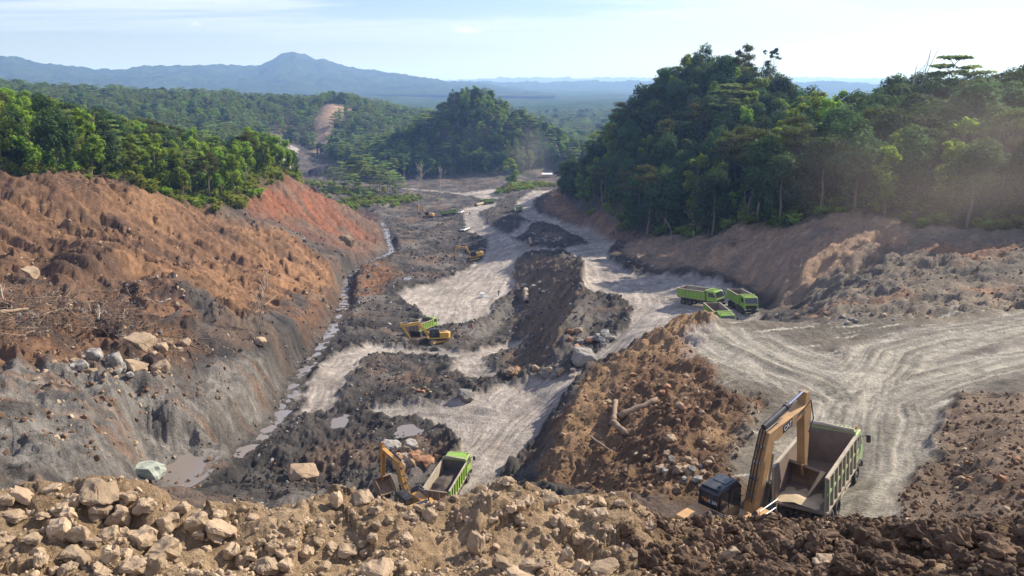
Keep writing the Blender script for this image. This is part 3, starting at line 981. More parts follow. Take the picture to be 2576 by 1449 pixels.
paint(Z['rslope'], two((0.33, 0.225, 0.148), (0.25, 0.180, 0.128), n01(g_rs + 0.6 * f20)))
paint(Z['rslope'] * n01(fbm(GX / 14, GY / 14, 281, 4), 0.15, 0.5) * 0.6, (0.13, 0.115, 0.10))
paint(Z['plateau'], two((0.255, 0.205, 0.150), (0.155, 0.135, 0.110), n01(f20 + 0.5 * f5)))
paint(Z['plateau'] * n01(fbm(GX / 12, GY / 12, 286, 4), 0.2, 0.5) * 0.6, (0.28, 0.15, 0.085))
paint(Z['bank'], two((0.195, 0.118, 0.070), (0.110, 0.066, 0.042), n01(f5 + 0.5 * f20)))
paint(Z['bank'] * n01(fbm(GX / 6, GY / 6, 291, 4), 0.10, 0.55) * 0.55, (0.31, 0.205, 0.115))
rimx = [hxy(u, v, 40) for u, v in [(1376, 1190), (1382, 1140), (1402, 1085), (1430, 1035), (1462, 985), (1500, 945), (1560, 905), (1640, 858), (1710, 818), (1770, 800), (1850, 808), (1950, 812), (2060, 822)]]
dr, _ = polyline_dist(rimx, 12)
RIM = (1 - sstep(1.5, 5.5, dr + 2.2 * f5)) * np.clip(Z['bank'] + Z['bench'], 0, 1)
paint(RIM * 0.8, two((0.33, 0.215, 0.118), (0.22, 0.145, 0.085), n01(f2)))
paint(Z['bench'], two((0.22, 0.19, 0.145), (0.135, 0.12, 0.098), n01(f20 + 0.6 * f5)))
paint(Z['dump'], two((0.150, 0.105, 0.074), (0.205, 0.152, 0.108), n01(f20 + 0.6 * f2)))
paint(Z['pale'] * 0.55, (0.26, 0.235, 0.205))
paint(np.clip(VERGE * 1.2, 0, 0.85) * np.clip(pit - 0.6 * Z['ridge'], 0, 1), two((0.040, 0.038, 0.037), (0.075, 0.067, 0.06), n01(f5)))
# roads: pale dust, darker damp bands, thin streaks along the wheel paths
st = n01(rutn + 0.3 * rut, -0.7, 0.7)
rcx = two((0.43, 0.385, 0.340), (0.270, 0.240, 0.210), st)
damp = n01(fbm(GX / 16, GY / 16, 301, 4), 0.05, 0.55) * 0.45
rcx = rcx * (1 - damp[..., None]) + np.array((0.15, 0.135, 0.12)) * damp[..., None]
paint(ROADM * (1 - FORE) * (0.72 + 0.28 * n01(f5)), rcx)
bt = two((0.39, 0.36, 0.295), (0.19, 0.175, 0.142), n01(rutn + 0.35 * rut, -0.55, 0.55))
paint(ROADM * (1 - FORE) * Z['bench'] * 0.9, bt)
paint(Z['bench'] * (1 - ROADM * 0.6) * n01(gully(R(20), 0.9, 7, 345, 3), 0.62, 0.75) * 0.8, (0.50, 0.47, 0.39))
paint(WOOD, two((0.045, 0.060, 0.022), (0.085, 0.070, 0.038), n01(f20)))
for u_, v_, rad_ in ((845, 446, 20), (795, 444, 16), (980, 446, 28), (930, 448, 16)):
    cx_, cy_, cz_ = hxy(u_, v_, 400)
    paint(1 - sstep(0.85, 1.1, np.hypot(GX - cx_, (GY - cy_) * 0.8) / rad_ + 0.12 * f5), (0.030, 0.030, 0.034))
paint(Z['cut'], two((0.235, 0.140, 0.085), (0.13, 0.085, 0.058), n01(f5 + 0.5 * f2)))
paint(Z['scar'], two((0.30, 0.205, 0.13), (0.20, 0.15, 0.11), n01(f20)))
paint((1 - sstep(1.2, 4.2, dm + 1.8 * f5)) * 0.65 * (1 - ROADM), two((0.045, 0.042, 0.040), (0.085, 0.076, 0.068), n01(f2)))
# foreground: sandy heap on the left and middle, dark topsoil clods to the right
fc = two((0.42, 0.305, 0.190), (0.31, 0.215, 0.128), n01(fbm(GX / 1.3, GY / 1.3, 311, 4)))
dk = n01((AA - R(9)) / R(14) + 0.55 * fbm(GX / 1.6, GY / 1.6, 321, 4), 0.0, 0.75)
dk = dk * n01(fbm(GX / 1.1, GY / 1.1, 331, 3), -0.75, -0.1)
dkc = two((0.075, 0.048, 0.032), (0.17, 0.11, 0.065), n01(fbm(GX / 0.6, GY / 0.6, 341, 4)))
paint(FORE, fc * (1 - dk[..., None]) + dkc * dk[..., None])
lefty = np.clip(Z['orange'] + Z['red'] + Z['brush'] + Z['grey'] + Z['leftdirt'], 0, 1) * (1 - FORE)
C = C * (1 - 0.30 * lefty * n01(-cr2, -0.25, 0.35) - 0.10 * lefty * n01(-cr1, -0.2, 0.4))[..., None]  # darker creases on the left slopes: shade put into the colour
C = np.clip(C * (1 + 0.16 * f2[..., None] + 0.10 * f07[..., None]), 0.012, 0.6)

# ------------------------------------------------------------------ terrain meshes, one per kind of ground
def ground_mesh(name, cellmask):
    idx = np.arange(NR * NA).reshape(NR, NA)
    q = np.stack([idx[:-1, :-1], idx[:-1, 1:], idx[1:, 1:], idx[1:, :-1]], -1)[cellmask]
    used = np.unique(q)
    remap = np.full(NR * NA, -1)
    remap[used] = np.arange(len(used))
    q = remap[q]
    co = np.stack([GX.ravel()[used], GY.ravel()[used], Hh.ravel()[used]], -1).astype(np.float32)
    me = bpy.data.meshes.new(name)
    me.vertices.add(len(co))
    me.vertices.foreach_set('co', co.ravel())
    me.loops.add(q.size)
    me.polygons.add(len(q))
    me.loops.foreach_set('vertex_index', q.ravel().astype(np.int32))
    me.polygons.foreach_set('loop_start', np.arange(0, q.size, 4, dtype=np.int32))
    me.polygons.foreach_set('use_smooth', np.ones(len(q), bool))
    me.update(calc_edges=True)
    at = me.attributes.new('soil', 'FLOAT_COLOR', 'POINT')
    c4 = np.concatenate([C.reshape(-1, 3)[used], np.ones((len(used), 1))], -1).astype(np.float32)
    at.data.foreach_set('color', c4.ravel())
    o = link(name, me, None, M['soil'])
    tag(o, kind='structure')
    return o


cm = lambda a: a[:-1, :-1]
m_fore = cm(LL < 3.1)
m_road = cm(ROADM > 0.5) & ~m_fore
m_wood = cm(WOOD > 0.5) & ~m_fore & ~m_road
m_left = (cm(Z['orange'] + Z['red'] + Z['brush'] + Z['grey']) > 0.5) & ~m_fore & ~m_road & ~m_wood
m_right = (cm(Z['bank'] + Z['bench'] + Z['dump'] + Z['plateau'] + Z['rslope']) > 0.5) & ~m_fore & ~m_road & ~m_wood & ~m_left
m_pit = ~(m_fore | m_road | m_wood | m_left | m_right)
for nm, mk in (('foreground_ground', m_fore), ('haul_road', m_road), ('forest_terrain', m_wood), ('hillside_terrain', m_left), ('bench_terrain', m_right), ('pit_ground', m_pit)):
    ground_mesh(nm, mk)
print('terrain ok')

# ------------------------------------------------------------------ far country: plain, ridges, mountain
def grid_mesh(name, X, Y, Zz, mat, kind='structure'):
    nr, nc = X.shape
    idx = np.arange(nr * nc).reshape(nr, nc)
    q = np.stack([idx[:-1, :-1], idx[:-1, 1:], idx[1:, 1:], idx[1:, :-1]], -1).reshape(-1, 4)
    me = bpy.data.meshes.new(name)
    me.vertices.add(nr * nc)
    me.vertices.foreach_set('co', np.stack([X, Y, Zz], -1).astype(np.float32).ravel())
    me.loops.add(q.size)
    me.polygons.add(len(q))
    me.loops.foreach_set('vertex_index', q.ravel().astype(np.int32))
    me.polygons.foreach_set('loop_start', np.arange(0, q.size, 4, dtype=np.int32))
    me.polygons.foreach_set('use_smooth', np.ones(len(q), bool))
    me.update(calc_edges=True)
    o = link(name, me, None, mat)
    tag(o, kind=kind)
    return o


def mat_far(name, c1, c2, scale):
    m, nt, b, out = mat_new(name)
    geo = nt.nodes.new('ShaderNodeNewGeometry')
    nz = N(nt.nodes, 'ShaderNodeTexNoise')
    nz.inputs['Scale'].default_value = scale
    nz.inputs['Detail'].default_value = 8
    nz.inputs['Roughness'].default_value = 0.7
    nt.links.new(geo.outputs['Position'], nz.inputs['Vector'])
    mr = N(nt.nodes, 'ShaderNodeMapRange')
    mr.inputs['From Min'].default_value = 0.35
    mr.inputs['From Max'].default_value = 0.65
    nt.links.new(nz.outputs[0], mr.inputs['Value'])
    mx = N(nt.nodes, 'ShaderNodeMix', data_type='RGBA')
    nt.links.new(mr.outputs[0], mx.inputs['Factor'])
    mx.inputs['A'].default_value = (*c1, 1)
    mx.inputs['B'].default_value = (*c2, 1)
    nt.links.new(mx.outputs['Result'], b.inputs['Base Color'])
    b.inputs['Roughness'].default_value = 1.0
    b.inputs['Specular IOR Level'].default_value = 0.0
    return m


M['far'] = mat_far('far_woodland', (0.022, 0.040, 0.016), (0.050, 0.075, 0.030), 0.02)
M['farm'] = mat_far('mountain_forest', (0.020, 0.034, 0.018), (0.045, 0.062, 0.032), 0.006)

fa = np.linspace(R(-75), R(75), 420)
fl = np.linspace(math.log(1060), math.log(26500), 260)
FA, FL = np.meshgrid(fa, fl)
FH = np.exp(FL)
FX, FY = np.sin(FA) * FH, np.cos(FA) * FH
z_in = sample(BASE, np.sin(np.clip(FA, AZ0, AZ1)) * 1090, np.cos(np.clip(FA, AZ0, AZ1)) * 1090)
t_ = sstep(math.log(1060), math.log(2600), FL)
FZ = z_in * (1 - t_) + (-84) * t_ - 3
FZ += (8 * fbm(FX / 420, FY / 420, 401, 5) + 16 * fbm(FX / 1900, FY / 1900, 411, 3)) * sstep(math.log(1060), math.log(2200), FL)
FZ += 4.5 * np.abs(fbm(FX / 34, FY / 34, 421, 3)) * sstep(math.log(1060), math.log(1300), FL)
grid_mesh('plain', FX, FY, FZ, M['far'])


def range_mesh(name, prof, dist, depth, foot, rough, k, mat):
    """a mountain range: crest traced in directions, at its own distance, with slopes falling to both sides"""
    us = np.linspace(prof[0][0], prof[-1][0], 520)
    vs = np.interp(us, [p[0] for p in prof], [p[1] for p in prof])
    az = np.array([ray(u, v)[0] for u, v in zip(us, vs)])
    sl = np.array([ray(u, v)[1] for u, v in zip(us, vs)])
    ts = np.concatenate([np.linspace(-1, 0, 70), np.linspace(0, 1, 16)[1:]])
    A, T = np.meshgrid(az, ts)
    Sl = np.meshgrid(sl, ts)[0]
    d = dist * (1 + 0.05 * np.sin(A * 9 + k))
    Hd = d + T * depth
    crest = Sl * d
    X, Y = np.sin(A) * Hd, np.cos(A) * Hd
    w = (1 - np.abs(T)) ** 1.25
    spur = fbm(X / (depth * 0.22) + 7, Y / (depth * 0.5), k, 5, 0.55)
    Zz = foot + (crest - foot) * w * (1 + rough * spur * np.abs(T) ** 0.6 * 1.6)
    Zz += dist / 5200 * (9.0 * np.clip(fbm(X / 60, Y / 60, k + 9, 4, 0.6), -0.3, 1) + 10.0 * fbm(X / 300, Y / 300, k + 13, 3)) * np.clip(w * 3, 0, 1)
    return grid_mesh(name, X, Y, Zz, mat)


MT = [(-700, 165), (-300, 150), (-100, 152), (0, 143), (27, 141), (77, 156), (160, 166), (233, 174), (300, 176), (350, 168), (467, 168), (567, 164), (650, 163), (683, 148), (707, 138), (740, 134), (767, 141), (793, 151), (833, 153), (858, 163), (925, 174), (992, 183), (1042, 193), (1108, 201), (1150, 207), (1210, 212), (1300, 226), (1400, 240)]
range_mesh('mountain', MT, 5200, 1700, -75, 0.35, 431, M['farm'])
range_mesh('hills', [(700, 240), (850, 225), (950, 212), (1030, 209), (1100, 209), (1180, 206), (1300, 209), (1420, 205), (1520, 206), (1600, 203), (1720, 206), (1850, 209), (2050, 207), (2250, 209), (2500, 205), (2800, 208), (3200, 206)], 6500, 1100, -90, 0.3, 441, M['farm'])
range_mesh('hills', [(700, 235), (900, 212), (1000, 205), (1150, 204), (1250, 198), (1340, 196), (1480, 198), (1600, 196), (1800, 199), (2000, 196), (2200, 199), (2500, 197), (2900, 198), (3300, 199)], 13500, 1800, -90, 0.3, 451, M['farm'])

# even haze over the whole place
hz = bpy.data.meshes.new('haze')
bm = bmesh.new()
bmesh.ops.create_cube(bm, size=1.0)
bmesh.ops.scale(bm, vec=(64000, 64000, 350), verts=bm.verts)
bmesh.ops.translate(bm, vec=(0, 0, 225 - 175), verts=bm.verts)
bm.to_mesh(hz)
bm.free()
hm = bpy.data.materials.new('haze_air')
hm.use_nodes = True
hm.node_tree.nodes.clear()
ho = hm.node_tree.nodes.new('ShaderNodeOutputMaterial')
pv = hm.node_tree.nodes.new('ShaderNodeVolumePrincipled')
pv.inputs['Color'].default_value = (0.32, 0.53, 1.0, 1)
pv.inputs['Absorption Color'].default_value = (0.62, 0.74, 0.9, 1)
pv.inputs['Density'].default_value = 1.6e-4
pv.inputs['Anisotropy'].default_value = 0.25
hm.node_tree.links.new(pv.outputs[0], ho.inputs['Volume'])
tag(link('haze', hz, None, hm), kind='stuff')
print('far ok')

# ------------------------------------------------------------------ trees
M['leaf_bright'] = mat_leaf('leaf_bright_green', (0.150, 0.235, 0.036), 0.30, 0.48)
M['leaf_umbrella'] = mat_leaf('leaf_feathery_green', (0.150, 0.210, 0.066), 0.25, 0.48)
M['leaf_dark'] = mat_leaf('leaf_dark_green', (0.048, 0.088, 0.029), 0.38, 0.34)
M['leaf_olive'] = mat_leaf('leaf_olive_green', (0.080, 0.095, 0.026), 0.25, 0.35)
M['grass'] = mat_leaf('weed_yellow_green', (0.16, 0.20, 0.035), 0.2, 0.4)
M['bark'] = mat_simple('bark', (0.20, 0.165, 0.125), 0.9, dirt=(0.09, 0.075, 0.06), dirt_amt=0.7, scale=3)
M['deadwood'] = mat_simple('dead_wood', (0.42, 0.37, 0.31), 0.9, dirt=(0.24, 0.20, 0.16), dirt_amt=0.7, scale=4)
M['root'] = mat_simple('weathered_wood', (0.26, 0.185, 0.125), 0.9, dirt=(0.12, 0.085, 0.06), dirt_amt=0.8, scale=4, bump=0.3)


class MB:
    """collects shapes for one mesh"""
    def __init__(s):
        s.v, s.f, s.mi = [], [], []

    def add(s, vs, fs, mi=0):
        o = len(s.v)
        s.v.extend([tuple(p) for p in vs])
        s.f.extend([tuple(i + o for i in f) for f in fs])
        s.mi.extend([mi] * len(fs))
        return s

    def box(s, c, d, m=None, mi=0):
        x, y, z = d[0] / 2, d[1] / 2, d[2] / 2
        vs = [Vector((a * x, b * y, e * z)) for a, b, e in ((-1, -1, -1), (1, -1, -1), (1, 1, -1), (-1, 1, -1), (-1, -1, 1), (1, -1, 1), (1, 1, 1), (-1, 1, 1))]
        if m is not None:
            vs = [m @ p for p in vs]
        c = Vector(c)
        return s.add([p + c for p in vs], [(0, 3, 2, 1), (4, 5, 6, 7), (0, 1, 5, 4), (1, 2, 6, 5), (2, 3, 7, 6), (3, 0, 4, 7)], mi)

    def bar(s, a, b, w, h, up=(0, 0, 1), mi=0):
        a, b = Vector(a), Vector(b)
        d = b - a
        L = d.length
        y = d.normalized()
        x = y.cross(Vector(up))
        if x.length < 1e-4:
            x = y.cross(Vector((1, 0, 0)))
        x.normalize()
        z = x.cross(y)
        m = Matrix((x, y, z)).transposed()
        return s.box((a + b) / 2, (w, L, h), m, mi)

    def tube(s, pts, rad, n=6, mi=0, cap=True):
        pts = [Vector(p) for p in pts]
        rad = rad if hasattr(rad, '__len__') else [rad] * len(pts)
        vs, fs = [], []
        ref = Vector((0.31, 0.17, 0.93))
        for i, p in enumerate(pts):
            d = (pts[min(i + 1, len(pts) - 1)] - pts[max(i - 1, 0)])
            d = d.normalized() if d.length > 1e-9 else Vector((0, 0, 1))
            x = d.cross(ref)
            if x.length < 1e-3:
                x = d.cross(Vector((1, 0, 0)))
            x.normalize()
            y = d.cross(x)
            for k in range(n):
                a = 2 * math.pi * k / n
                vs.append(p + (x * math.cos(a) + y * math.sin(a)) * rad[i])
        for i in range(len(pts) - 1):
            for k in range(n):
                k2 = (k + 1) % n
                fs.append((i * n + k, i * n + k2, (i + 1) * n + k2, (i + 1) * n + k))
        if cap:
            fs.append(tuple(range(n - 1, -1, -1)))
            fs.append(tuple(range((len(pts) - 1) * n, len(pts) * n)))
        return s.add(vs, fs, mi)

    def prism(s, poly, axis, a, b, mi=0):
        """polygon of (p, q) pairs in the two other axes, extruded along axis from a to b"""
        n = len(poly)
        def P(p, q, t):
            return {'x': (t, p, q), 'y': (p, t, q), 'z': (p, q, t)}[axis]
        vs = [P(p, q, a) for p, q in poly] + [P(p, q, b) for p, q in poly]
        fs = [tuple(range(n)), tuple(range(2 * n - 1, n - 1, -1))]
        for i in range(n):
            j = (i + 1) % n
            fs.append((j, i, i + n, j + n))
        return s.add(vs, fs, mi)

    def mesh(s, name, mats, smooth=False, fix=True, bevel=0.0):
        me = bpy.data.meshes.new(name)
        me.from_pydata(s.v, [], s.f)
        for m in (mats if isinstance(mats, (list, tuple)) else [mats]):
            me.materials.append(m)
        me.polygons.foreach_set('material_index', np.array(s.mi, np.int32))
        if fix:
            bm = bmesh.new()
            bm.from_mesh(me)
            bmesh.ops.recalc_face_normals(bm, faces=bm.faces)
            if bevel:
                bmesh.ops.bevel(bm, geom=[e for e in bm.edges if e.calc_face_angle(0) > 0.5], offset=bevel, segments=1, affect='EDGES', clamp_overlap=True)
            bm.to_mesh(me)
            bm.free()
        if smooth:
            me.polygons.foreach_set('use_smooth', np.ones(len(me.polygons), bool))
        me.update()
        return me

    def build(s, name, mat, parent=None, smooth=False, bevel=0.0):
        return link(name, s.mesh(name, mat, smooth, True, bevel), parent)


def leaf_mesh(name, clumps, per, size, mat, rg, flat=0.0, shell=0.55, extra=None):
    """crown: leaf sprays spread through ellipsoid clumps; clumps = (centre, radii)"""
    cs, ns, tint = [], [], []
    for (c, r) in clumps:
        n = max(6, int(per * (r[0] * r[1]) ** 0.5 * max(r[2], 0.35 * r[0]) ** 0.5))
        d = rg.normal(size=(n, 3))
        d /= np.linalg.norm(d, axis=1)[:, None]
        rad = shell + (1 - shell) * rg.random(n)
        rad *= 0.85 + 0.3 * rg.random(n)
        p = np.asarray(c) + d * np.asarray(r) * rad[:, None]
        cs.append(p)
        nn = d * (1 - flat) + np.array((0, 0, 1.0)) * (0.35 + flat) + rg.normal(size=(n, 3)) * 0.45
        ns.append(nn)
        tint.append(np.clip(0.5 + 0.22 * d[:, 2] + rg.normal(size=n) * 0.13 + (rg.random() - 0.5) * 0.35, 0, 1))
    P = np.concatenate(cs)
    Nn = np.concatenate(ns)
    T = np.concatenate(tint)
    Nn /= np.linalg.norm(Nn, axis=1)[:, None]
    n = len(P)
    a = np.cross(Nn, rg.normal(size=(n, 3)))
    a /= np.linalg.norm(a, axis=1)[:, None] + 1e-9
    b = np.cross(Nn, a)
    s = (size * (0.6 + 0.8 * rg.random(n)))[:, None]
    w = s * (0.45 + 0.25 * rg.random(n))[:, None]
    bend = Nn * s * 0.22
    co = np.stack([P - a * s - bend, P - b * w, P + a * s - bend, P + b * w], 1).reshape(-1, 3).astype(np.float32)
    me = bpy.data.meshes.new(name)
    me.vertices.add(4 * n)
    me.vertices.foreach_set('co', co.ravel())
    me.loops.add(4 * n)
    me.polygons.add(n)
    me.loops.foreach_set('vertex_index', np.arange(4 * n, dtype=np.int32))
    me.polygons.foreach_set('loop_start', np.arange(0, 4 * n, 4, dtype=np.int32))
    me.update(calc_edges=True)
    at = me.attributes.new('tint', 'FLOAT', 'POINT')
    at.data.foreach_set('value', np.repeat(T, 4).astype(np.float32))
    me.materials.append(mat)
    return me


def wander(p, q, rg, n=4, j=0.08):
    p, q = np.asarray(p, float), np.asarray(q, float)
    L = np.linalg.norm(q - p)
    out = [p]
    for i in range(1, n):
        out.append(p + (q - p) * i / n + rg.normal(size=3) * L * j * (1 - abs(2 * i / n - 1) * 0.4))
    out.append(q)
    return out


def tree_kind(kind, seed):
    """-> (trunk mesh, crown mesh); unit height about the height of a real tree of that kind (m)"""
    rg = np.random.default_rng(seed)
    tb = MB()
    cl = []
    if kind == 'slender':                        # pioneer trees: thin stems, small tufted crowns along the top
        Ht = 15.0
        top = np.array((rg.normal() * 0.6, rg.normal() * 0.6, Ht * 0.93))
        tb.tube(wander((0, 0, -1.5), top, rg, 5, 0.012), [0.17, 0.15, 0.13, 0.10, 0.07, 0.03], 6)
        for i in range(13):
            t = 0.30 + 0.68 * (i + rg.random()) / 13
            a = rg.random() * 6.28
            R_ = (1.0 - abs(t - 0.62) * 1.1) * (1.2 + 1.3 * rg.random())
            c = np.array((math.cos(a) * R_, math.sin(a) * R_, Ht * t))
            r = (0.9 + 0.8 * rg.random()) * (1.15 - 0.4 * t)
            cl.append((c, (r, r, r * (0.75 + 0.5 * rg.random()))))
            if i % 3 == 0:
                tb.tube(wander((0, 0, Ht * t - 1.6), c, rg, 2, 0.06), [0.06, 0.045, 0.02], 5)
        cr = leaf_mesh('crown', cl, 92, 0.34, M['leaf_bright'], rg, 0.15, 0.35)
    elif kind == 'umbrella':                     # flat-topped layered crown on a clear pale stem
        Ht = 15.0
        tb.tube(wander((0, 0, -1.5), (rg.normal() * 0.4, rg.normal() * 0.4, Ht * 0.86), rg, 5, 0.01), [0.22, 0.19, 0.16, 0.12, 0.08, 0.04], 6)
        for tier in range(5):
            zt = Ht * (0.50 + 0.115 * tier) + rg.normal() * 0.25
            Rt = (4.6, 4.8, 4.3, 3.4, 2.0)[tier] * (0.8 + 0.35 * rg.random())
            nb = (5, 6, 6, 5, 3)[tier]
            a0 = rg.random() * 6.28
            for b in range(nb):
                a = a0 + 6.28 * b / nb + rg.normal() * 0.3
                rr = Rt * (0.55 + 0.45 * rg.random())
                c = np.array((math.cos(a) * rr, math.sin(a) * rr, zt + rr * 0.16 + rg.normal() * 0.2))
                tb.tube(wander((0, 0, zt - 1.3), c, rg, 2, 0.04), [0.07, 0.05, 0.02], 4)
                r = 1.25 + 0.8 * rg.random()
                cl.append((c, (r, r, 0.26)))
        cr = leaf_mesh('crown', cl, 92, 0.40, M['leaf_umbrella'], rg, 0.75, 0.15)
    elif kind == 'dense':                        # heavy evergreen hung with creepers
        Ht = 15.0
        tb.tube(wander((0, 0, -2), (0.3, 0, Ht * 0.7), rg, 4, 0.02), [0.32, 0.27, 0.22, 0.16, 0.08], 6)
        for i in range(17):
            t = rg.random()
            a = rg.random() * 6.28
            zt = Ht * (0.28 + 0.68 * t)
            R_ = 3.1 * math.sqrt(max(0.05, 1 - abs(t - 0.42) * 1.45)) * (0.55 + 0.5 * rg.random())
            r = 1.35 + 1.1 * rg.random()
            cl.append((np.array((math.cos(a) * R_, math.sin(a) * R_, zt)), (r, r, r * 0.85)))
        for i in range(5):                       # creepers hanging to the ground
            a = rg.random() * 6.28
            R_ = 2.2 + rg.random()
            cl.append((np.array((math.cos(a) * R_, math.sin(a) * R_, Ht * 0.27)), (0.8, 0.8, Ht * 0.24)))
        cr = leaf_mesh('crown', cl, 80, 0.30, M['leaf_dark'], rg, 0.1, 0.60)
    elif kind == 'spreading':                    # tall clean stem, domed open crown
        Ht = 20.0
        tb.tube(wander((0, 0, -2), (rg.normal() * 0.5, rg.normal() * 0.5, Ht * 0.66), rg, 5, 0.012), [0.36, 0.32, 0.28, 0.24, 0.2, 0.14], 7)
        for b in range(15):
            a = 6.28 * b / 15 * 2.4 + rg.normal() * 0.3
            ph = (b + 0.5) / 15
            rr = 5.0 * math.sqrt(1 - ph * 0.85) * (0.6 + 0.4 * rg.random())
            c = np.array((math.cos(a) * rr, math.sin(a) * rr, Ht * (0.66 + 0.30 * ph)))
            tb.tube(wander((0, 0, Ht * (0.52 + 0.12 * ph)), c, rg, 3, 0.05), [0.12, 0.09, 0.06, 0.03], 5)
            r = 1.2 + 0.8 * rg.random()
            cl.append((c, (r * 1.15, r * 1.15, r * 0.6)))
        cr = leaf_mesh('crown', cl, 78, 0.30, M['leaf_olive'], rg, 0.3, 0.35)
    elif kind == 'wispy':                        # emergent with long bare limbs and small tufts
        Ht = 20.0
        tb.tube(wander((0, 0, -2), (0.4, 0.2, Ht * 0.62), rg, 4, 0.015), [0.26, 0.23, 0.2, 0.16, 0.12], 6)
        for b in range(9):
            a = rg.random() * 6.28
            rr = 1.0 + 2.6 * rg.random()
            c = np.array((math.cos(a) * rr, math.sin(a) * rr, Ht * (0.78 + 0.22 * rg.random())))
            tb.tube(wander((0.3, 0.1, Ht * (0.5 + 0.12 * rg.random())), c, rg, 3, 0.05), [0.10, 0.07, 0.05, 0.02], 5)
            r = 0.6 + 0.45 * rg.random()
            cl.append((c, (r, r, r * 0.7)))
            cl.append((c + rg.normal(size=3) * 0.9, (r * 0.7, r * 0.7, r * 0.5)))
        cr = leaf_mesh('crown', cl, 80, 0.26, M['leaf_dark'], rg, 0.2, 0.3)
    elif kind == 'bush':
        Ht = 3.0
        for b in range(4):
            a = rg.random() * 6.28
            rr = 0.9 * rg.random()
            c = np.array((math.cos(a) * rr, math.sin(a) * rr, 0.7 + 1.5 * rg.random()))
            tb.tube(wander((0, 0, -0.3), c, rg, 2, 0.05), [0.05, 0.04, 0.02], 4)
            cl.append((c, (0.9, 0.9, 0.7)))
        cr = leaf_mesh('crown', cl, 75, 0.24, M['leaf_bright'] if seed % 2 else M['grass'], rg, 0.2, 0.3)
    tr = tb.mesh('trunk', M['bark'], True)
    return tr, cr


KINDS = {}
for kd, n in (('slender', 5), ('umbrella', 4), ('dense', 4), ('spreading', 3), ('wispy', 2), ('bush', 3)):
    KINDS[kd] = [tree_kind(kd, 900 + 31 * i + len(kd) * 7) for i in range(n)]


def plant_tree(name, kind, x, y, height, label, group=None, cat='tree', seed=None, squash=1.0):
    rg = random.Random(seed if seed is not None else int(x * 131 + y * 17))
    tr, cr = KINDS[kind][rg.randrange(len(KINDS[kind]))]
    nat = {'slender': 15, 'umbrella': 15, 'dense': 15, 'spreading': 20, 'wispy': 20, 'bush': 3}[kind]
    s = height / nat
    e = empty(name, (x, y, float(sample(Hh, x, y)) - 0.1), rg.random() * 6.28)
    e.scale = (s * squash, s * squash, s)
    link('trunk' if kind != 'bush' else 'stem', tr, e)
    link('crown' if kind != 'bush' else 'foliage', cr, e)
    tag(e, label, cat, group)
    return e


# prototypes of the uncountable woods: trunk and crown in one mesh, never shown by themselves
def joined(tr, cr, name):
    bm = bmesh.new()
    bm.from_mesh(cr)
    k = len(bm.faces)
    bm.from_mesh(tr)
    bm.faces.ensure_lookup_table()
    for f in bm.faces[k:]:
        f.material_index = 1
    me = bpy.data.meshes.new(name)
    bm.to_mesh(me)
    bm.free()
    me.materials.append(cr.materials[0])
    me.materials.append(tr.materials[0])
    return me


def proto_collection(name, meshes):
    c = bpy.data.collections.new(name)
    for i, me in enumerate(meshes):
        o = bpy.data.objects.new('%s_%02d' % (name, i), me)
        c.objects.link(o)
    return c


def scatter(name, pts, rot, scl, coll, idx, label=None, mat=None):
    """one 'stuff' object: a point mesh whose points carry members of a collection"""
    me = bpy.data.meshes.new(name)
    n = len(pts)
    me.vertices.add(n)
    me.vertices.foreach_set('co', np.asarray(pts, np.float32).ravel())
    for an, ty, key, data in (('rot', 'FLOAT_VECTOR', 'vector', rot), ('scl', 'FLOAT_VECTOR', 'vector', scl)):
        a = me.attributes.new(an, ty, 'POINT')
        a.data.foreach_set(key, np.asarray(data, np.float32).ravel())
    a = me.attributes.new('idx', 'INT', 'POINT')
    a.data.foreach_set('value', np.asarray(idx, np.int32))
    me.update()
    o = link(name, me)
    tag(o, label=label, kind='stuff')
    ng = bpy.data.node_groups.new(name + '_nodes', 'GeometryNodeTree')
    ng.interface.new_socket('Geometry', in_out='INPUT', socket_type='NodeSocketGeometry')
    ng.interface.new_socket('Geometry', in_out='OUTPUT', socket_type='NodeSocketGeometry')
    nd, lk = ng.nodes, ng.links
    gi, go = nd.new('NodeGroupInput'), nd.new('NodeGroupOutput')
    ci = nd.new('GeometryNodeCollectionInfo')
    ci.inputs['Collection'].default_value = coll
    ci.inputs['Separate Children'].default_value = True
    ci.inputs['Reset Children'].default_value = True
    ip = nd.new('GeometryNodeInstanceOnPoints')
    ip.inputs['Pick Instance'].default_value = True
    def na(nm, ty):
        q = nd.new('GeometryNodeInputNamedAttribute')
        q.data_type = ty
        q.inputs['Name'].default_value = nm
        return q.outputs['Attribute']
    er = nd.new('FunctionNodeEulerToRotation')
    lk.new(na('rot', 'FLOAT_VECTOR'), er.inputs[0])
    lk.new(gi.outputs[0], ip.inputs['Points'])
    lk.new(ci.outputs[0], ip.inputs['Instance'])
    lk.new(na('idx', 'INT'), ip.inputs['Instance Index'])
    lk.new(er.outputs[0], ip.inputs['Rotation'])
    lk.new(na('scl', 'FLOAT_VECTOR'), ip.inputs['Scale'])
    lk.new(ip.outputs[0], go.inputs[0])
    md = o.modifiers.new('scatter', 'NODES')
    md.node_group = ng
    return o


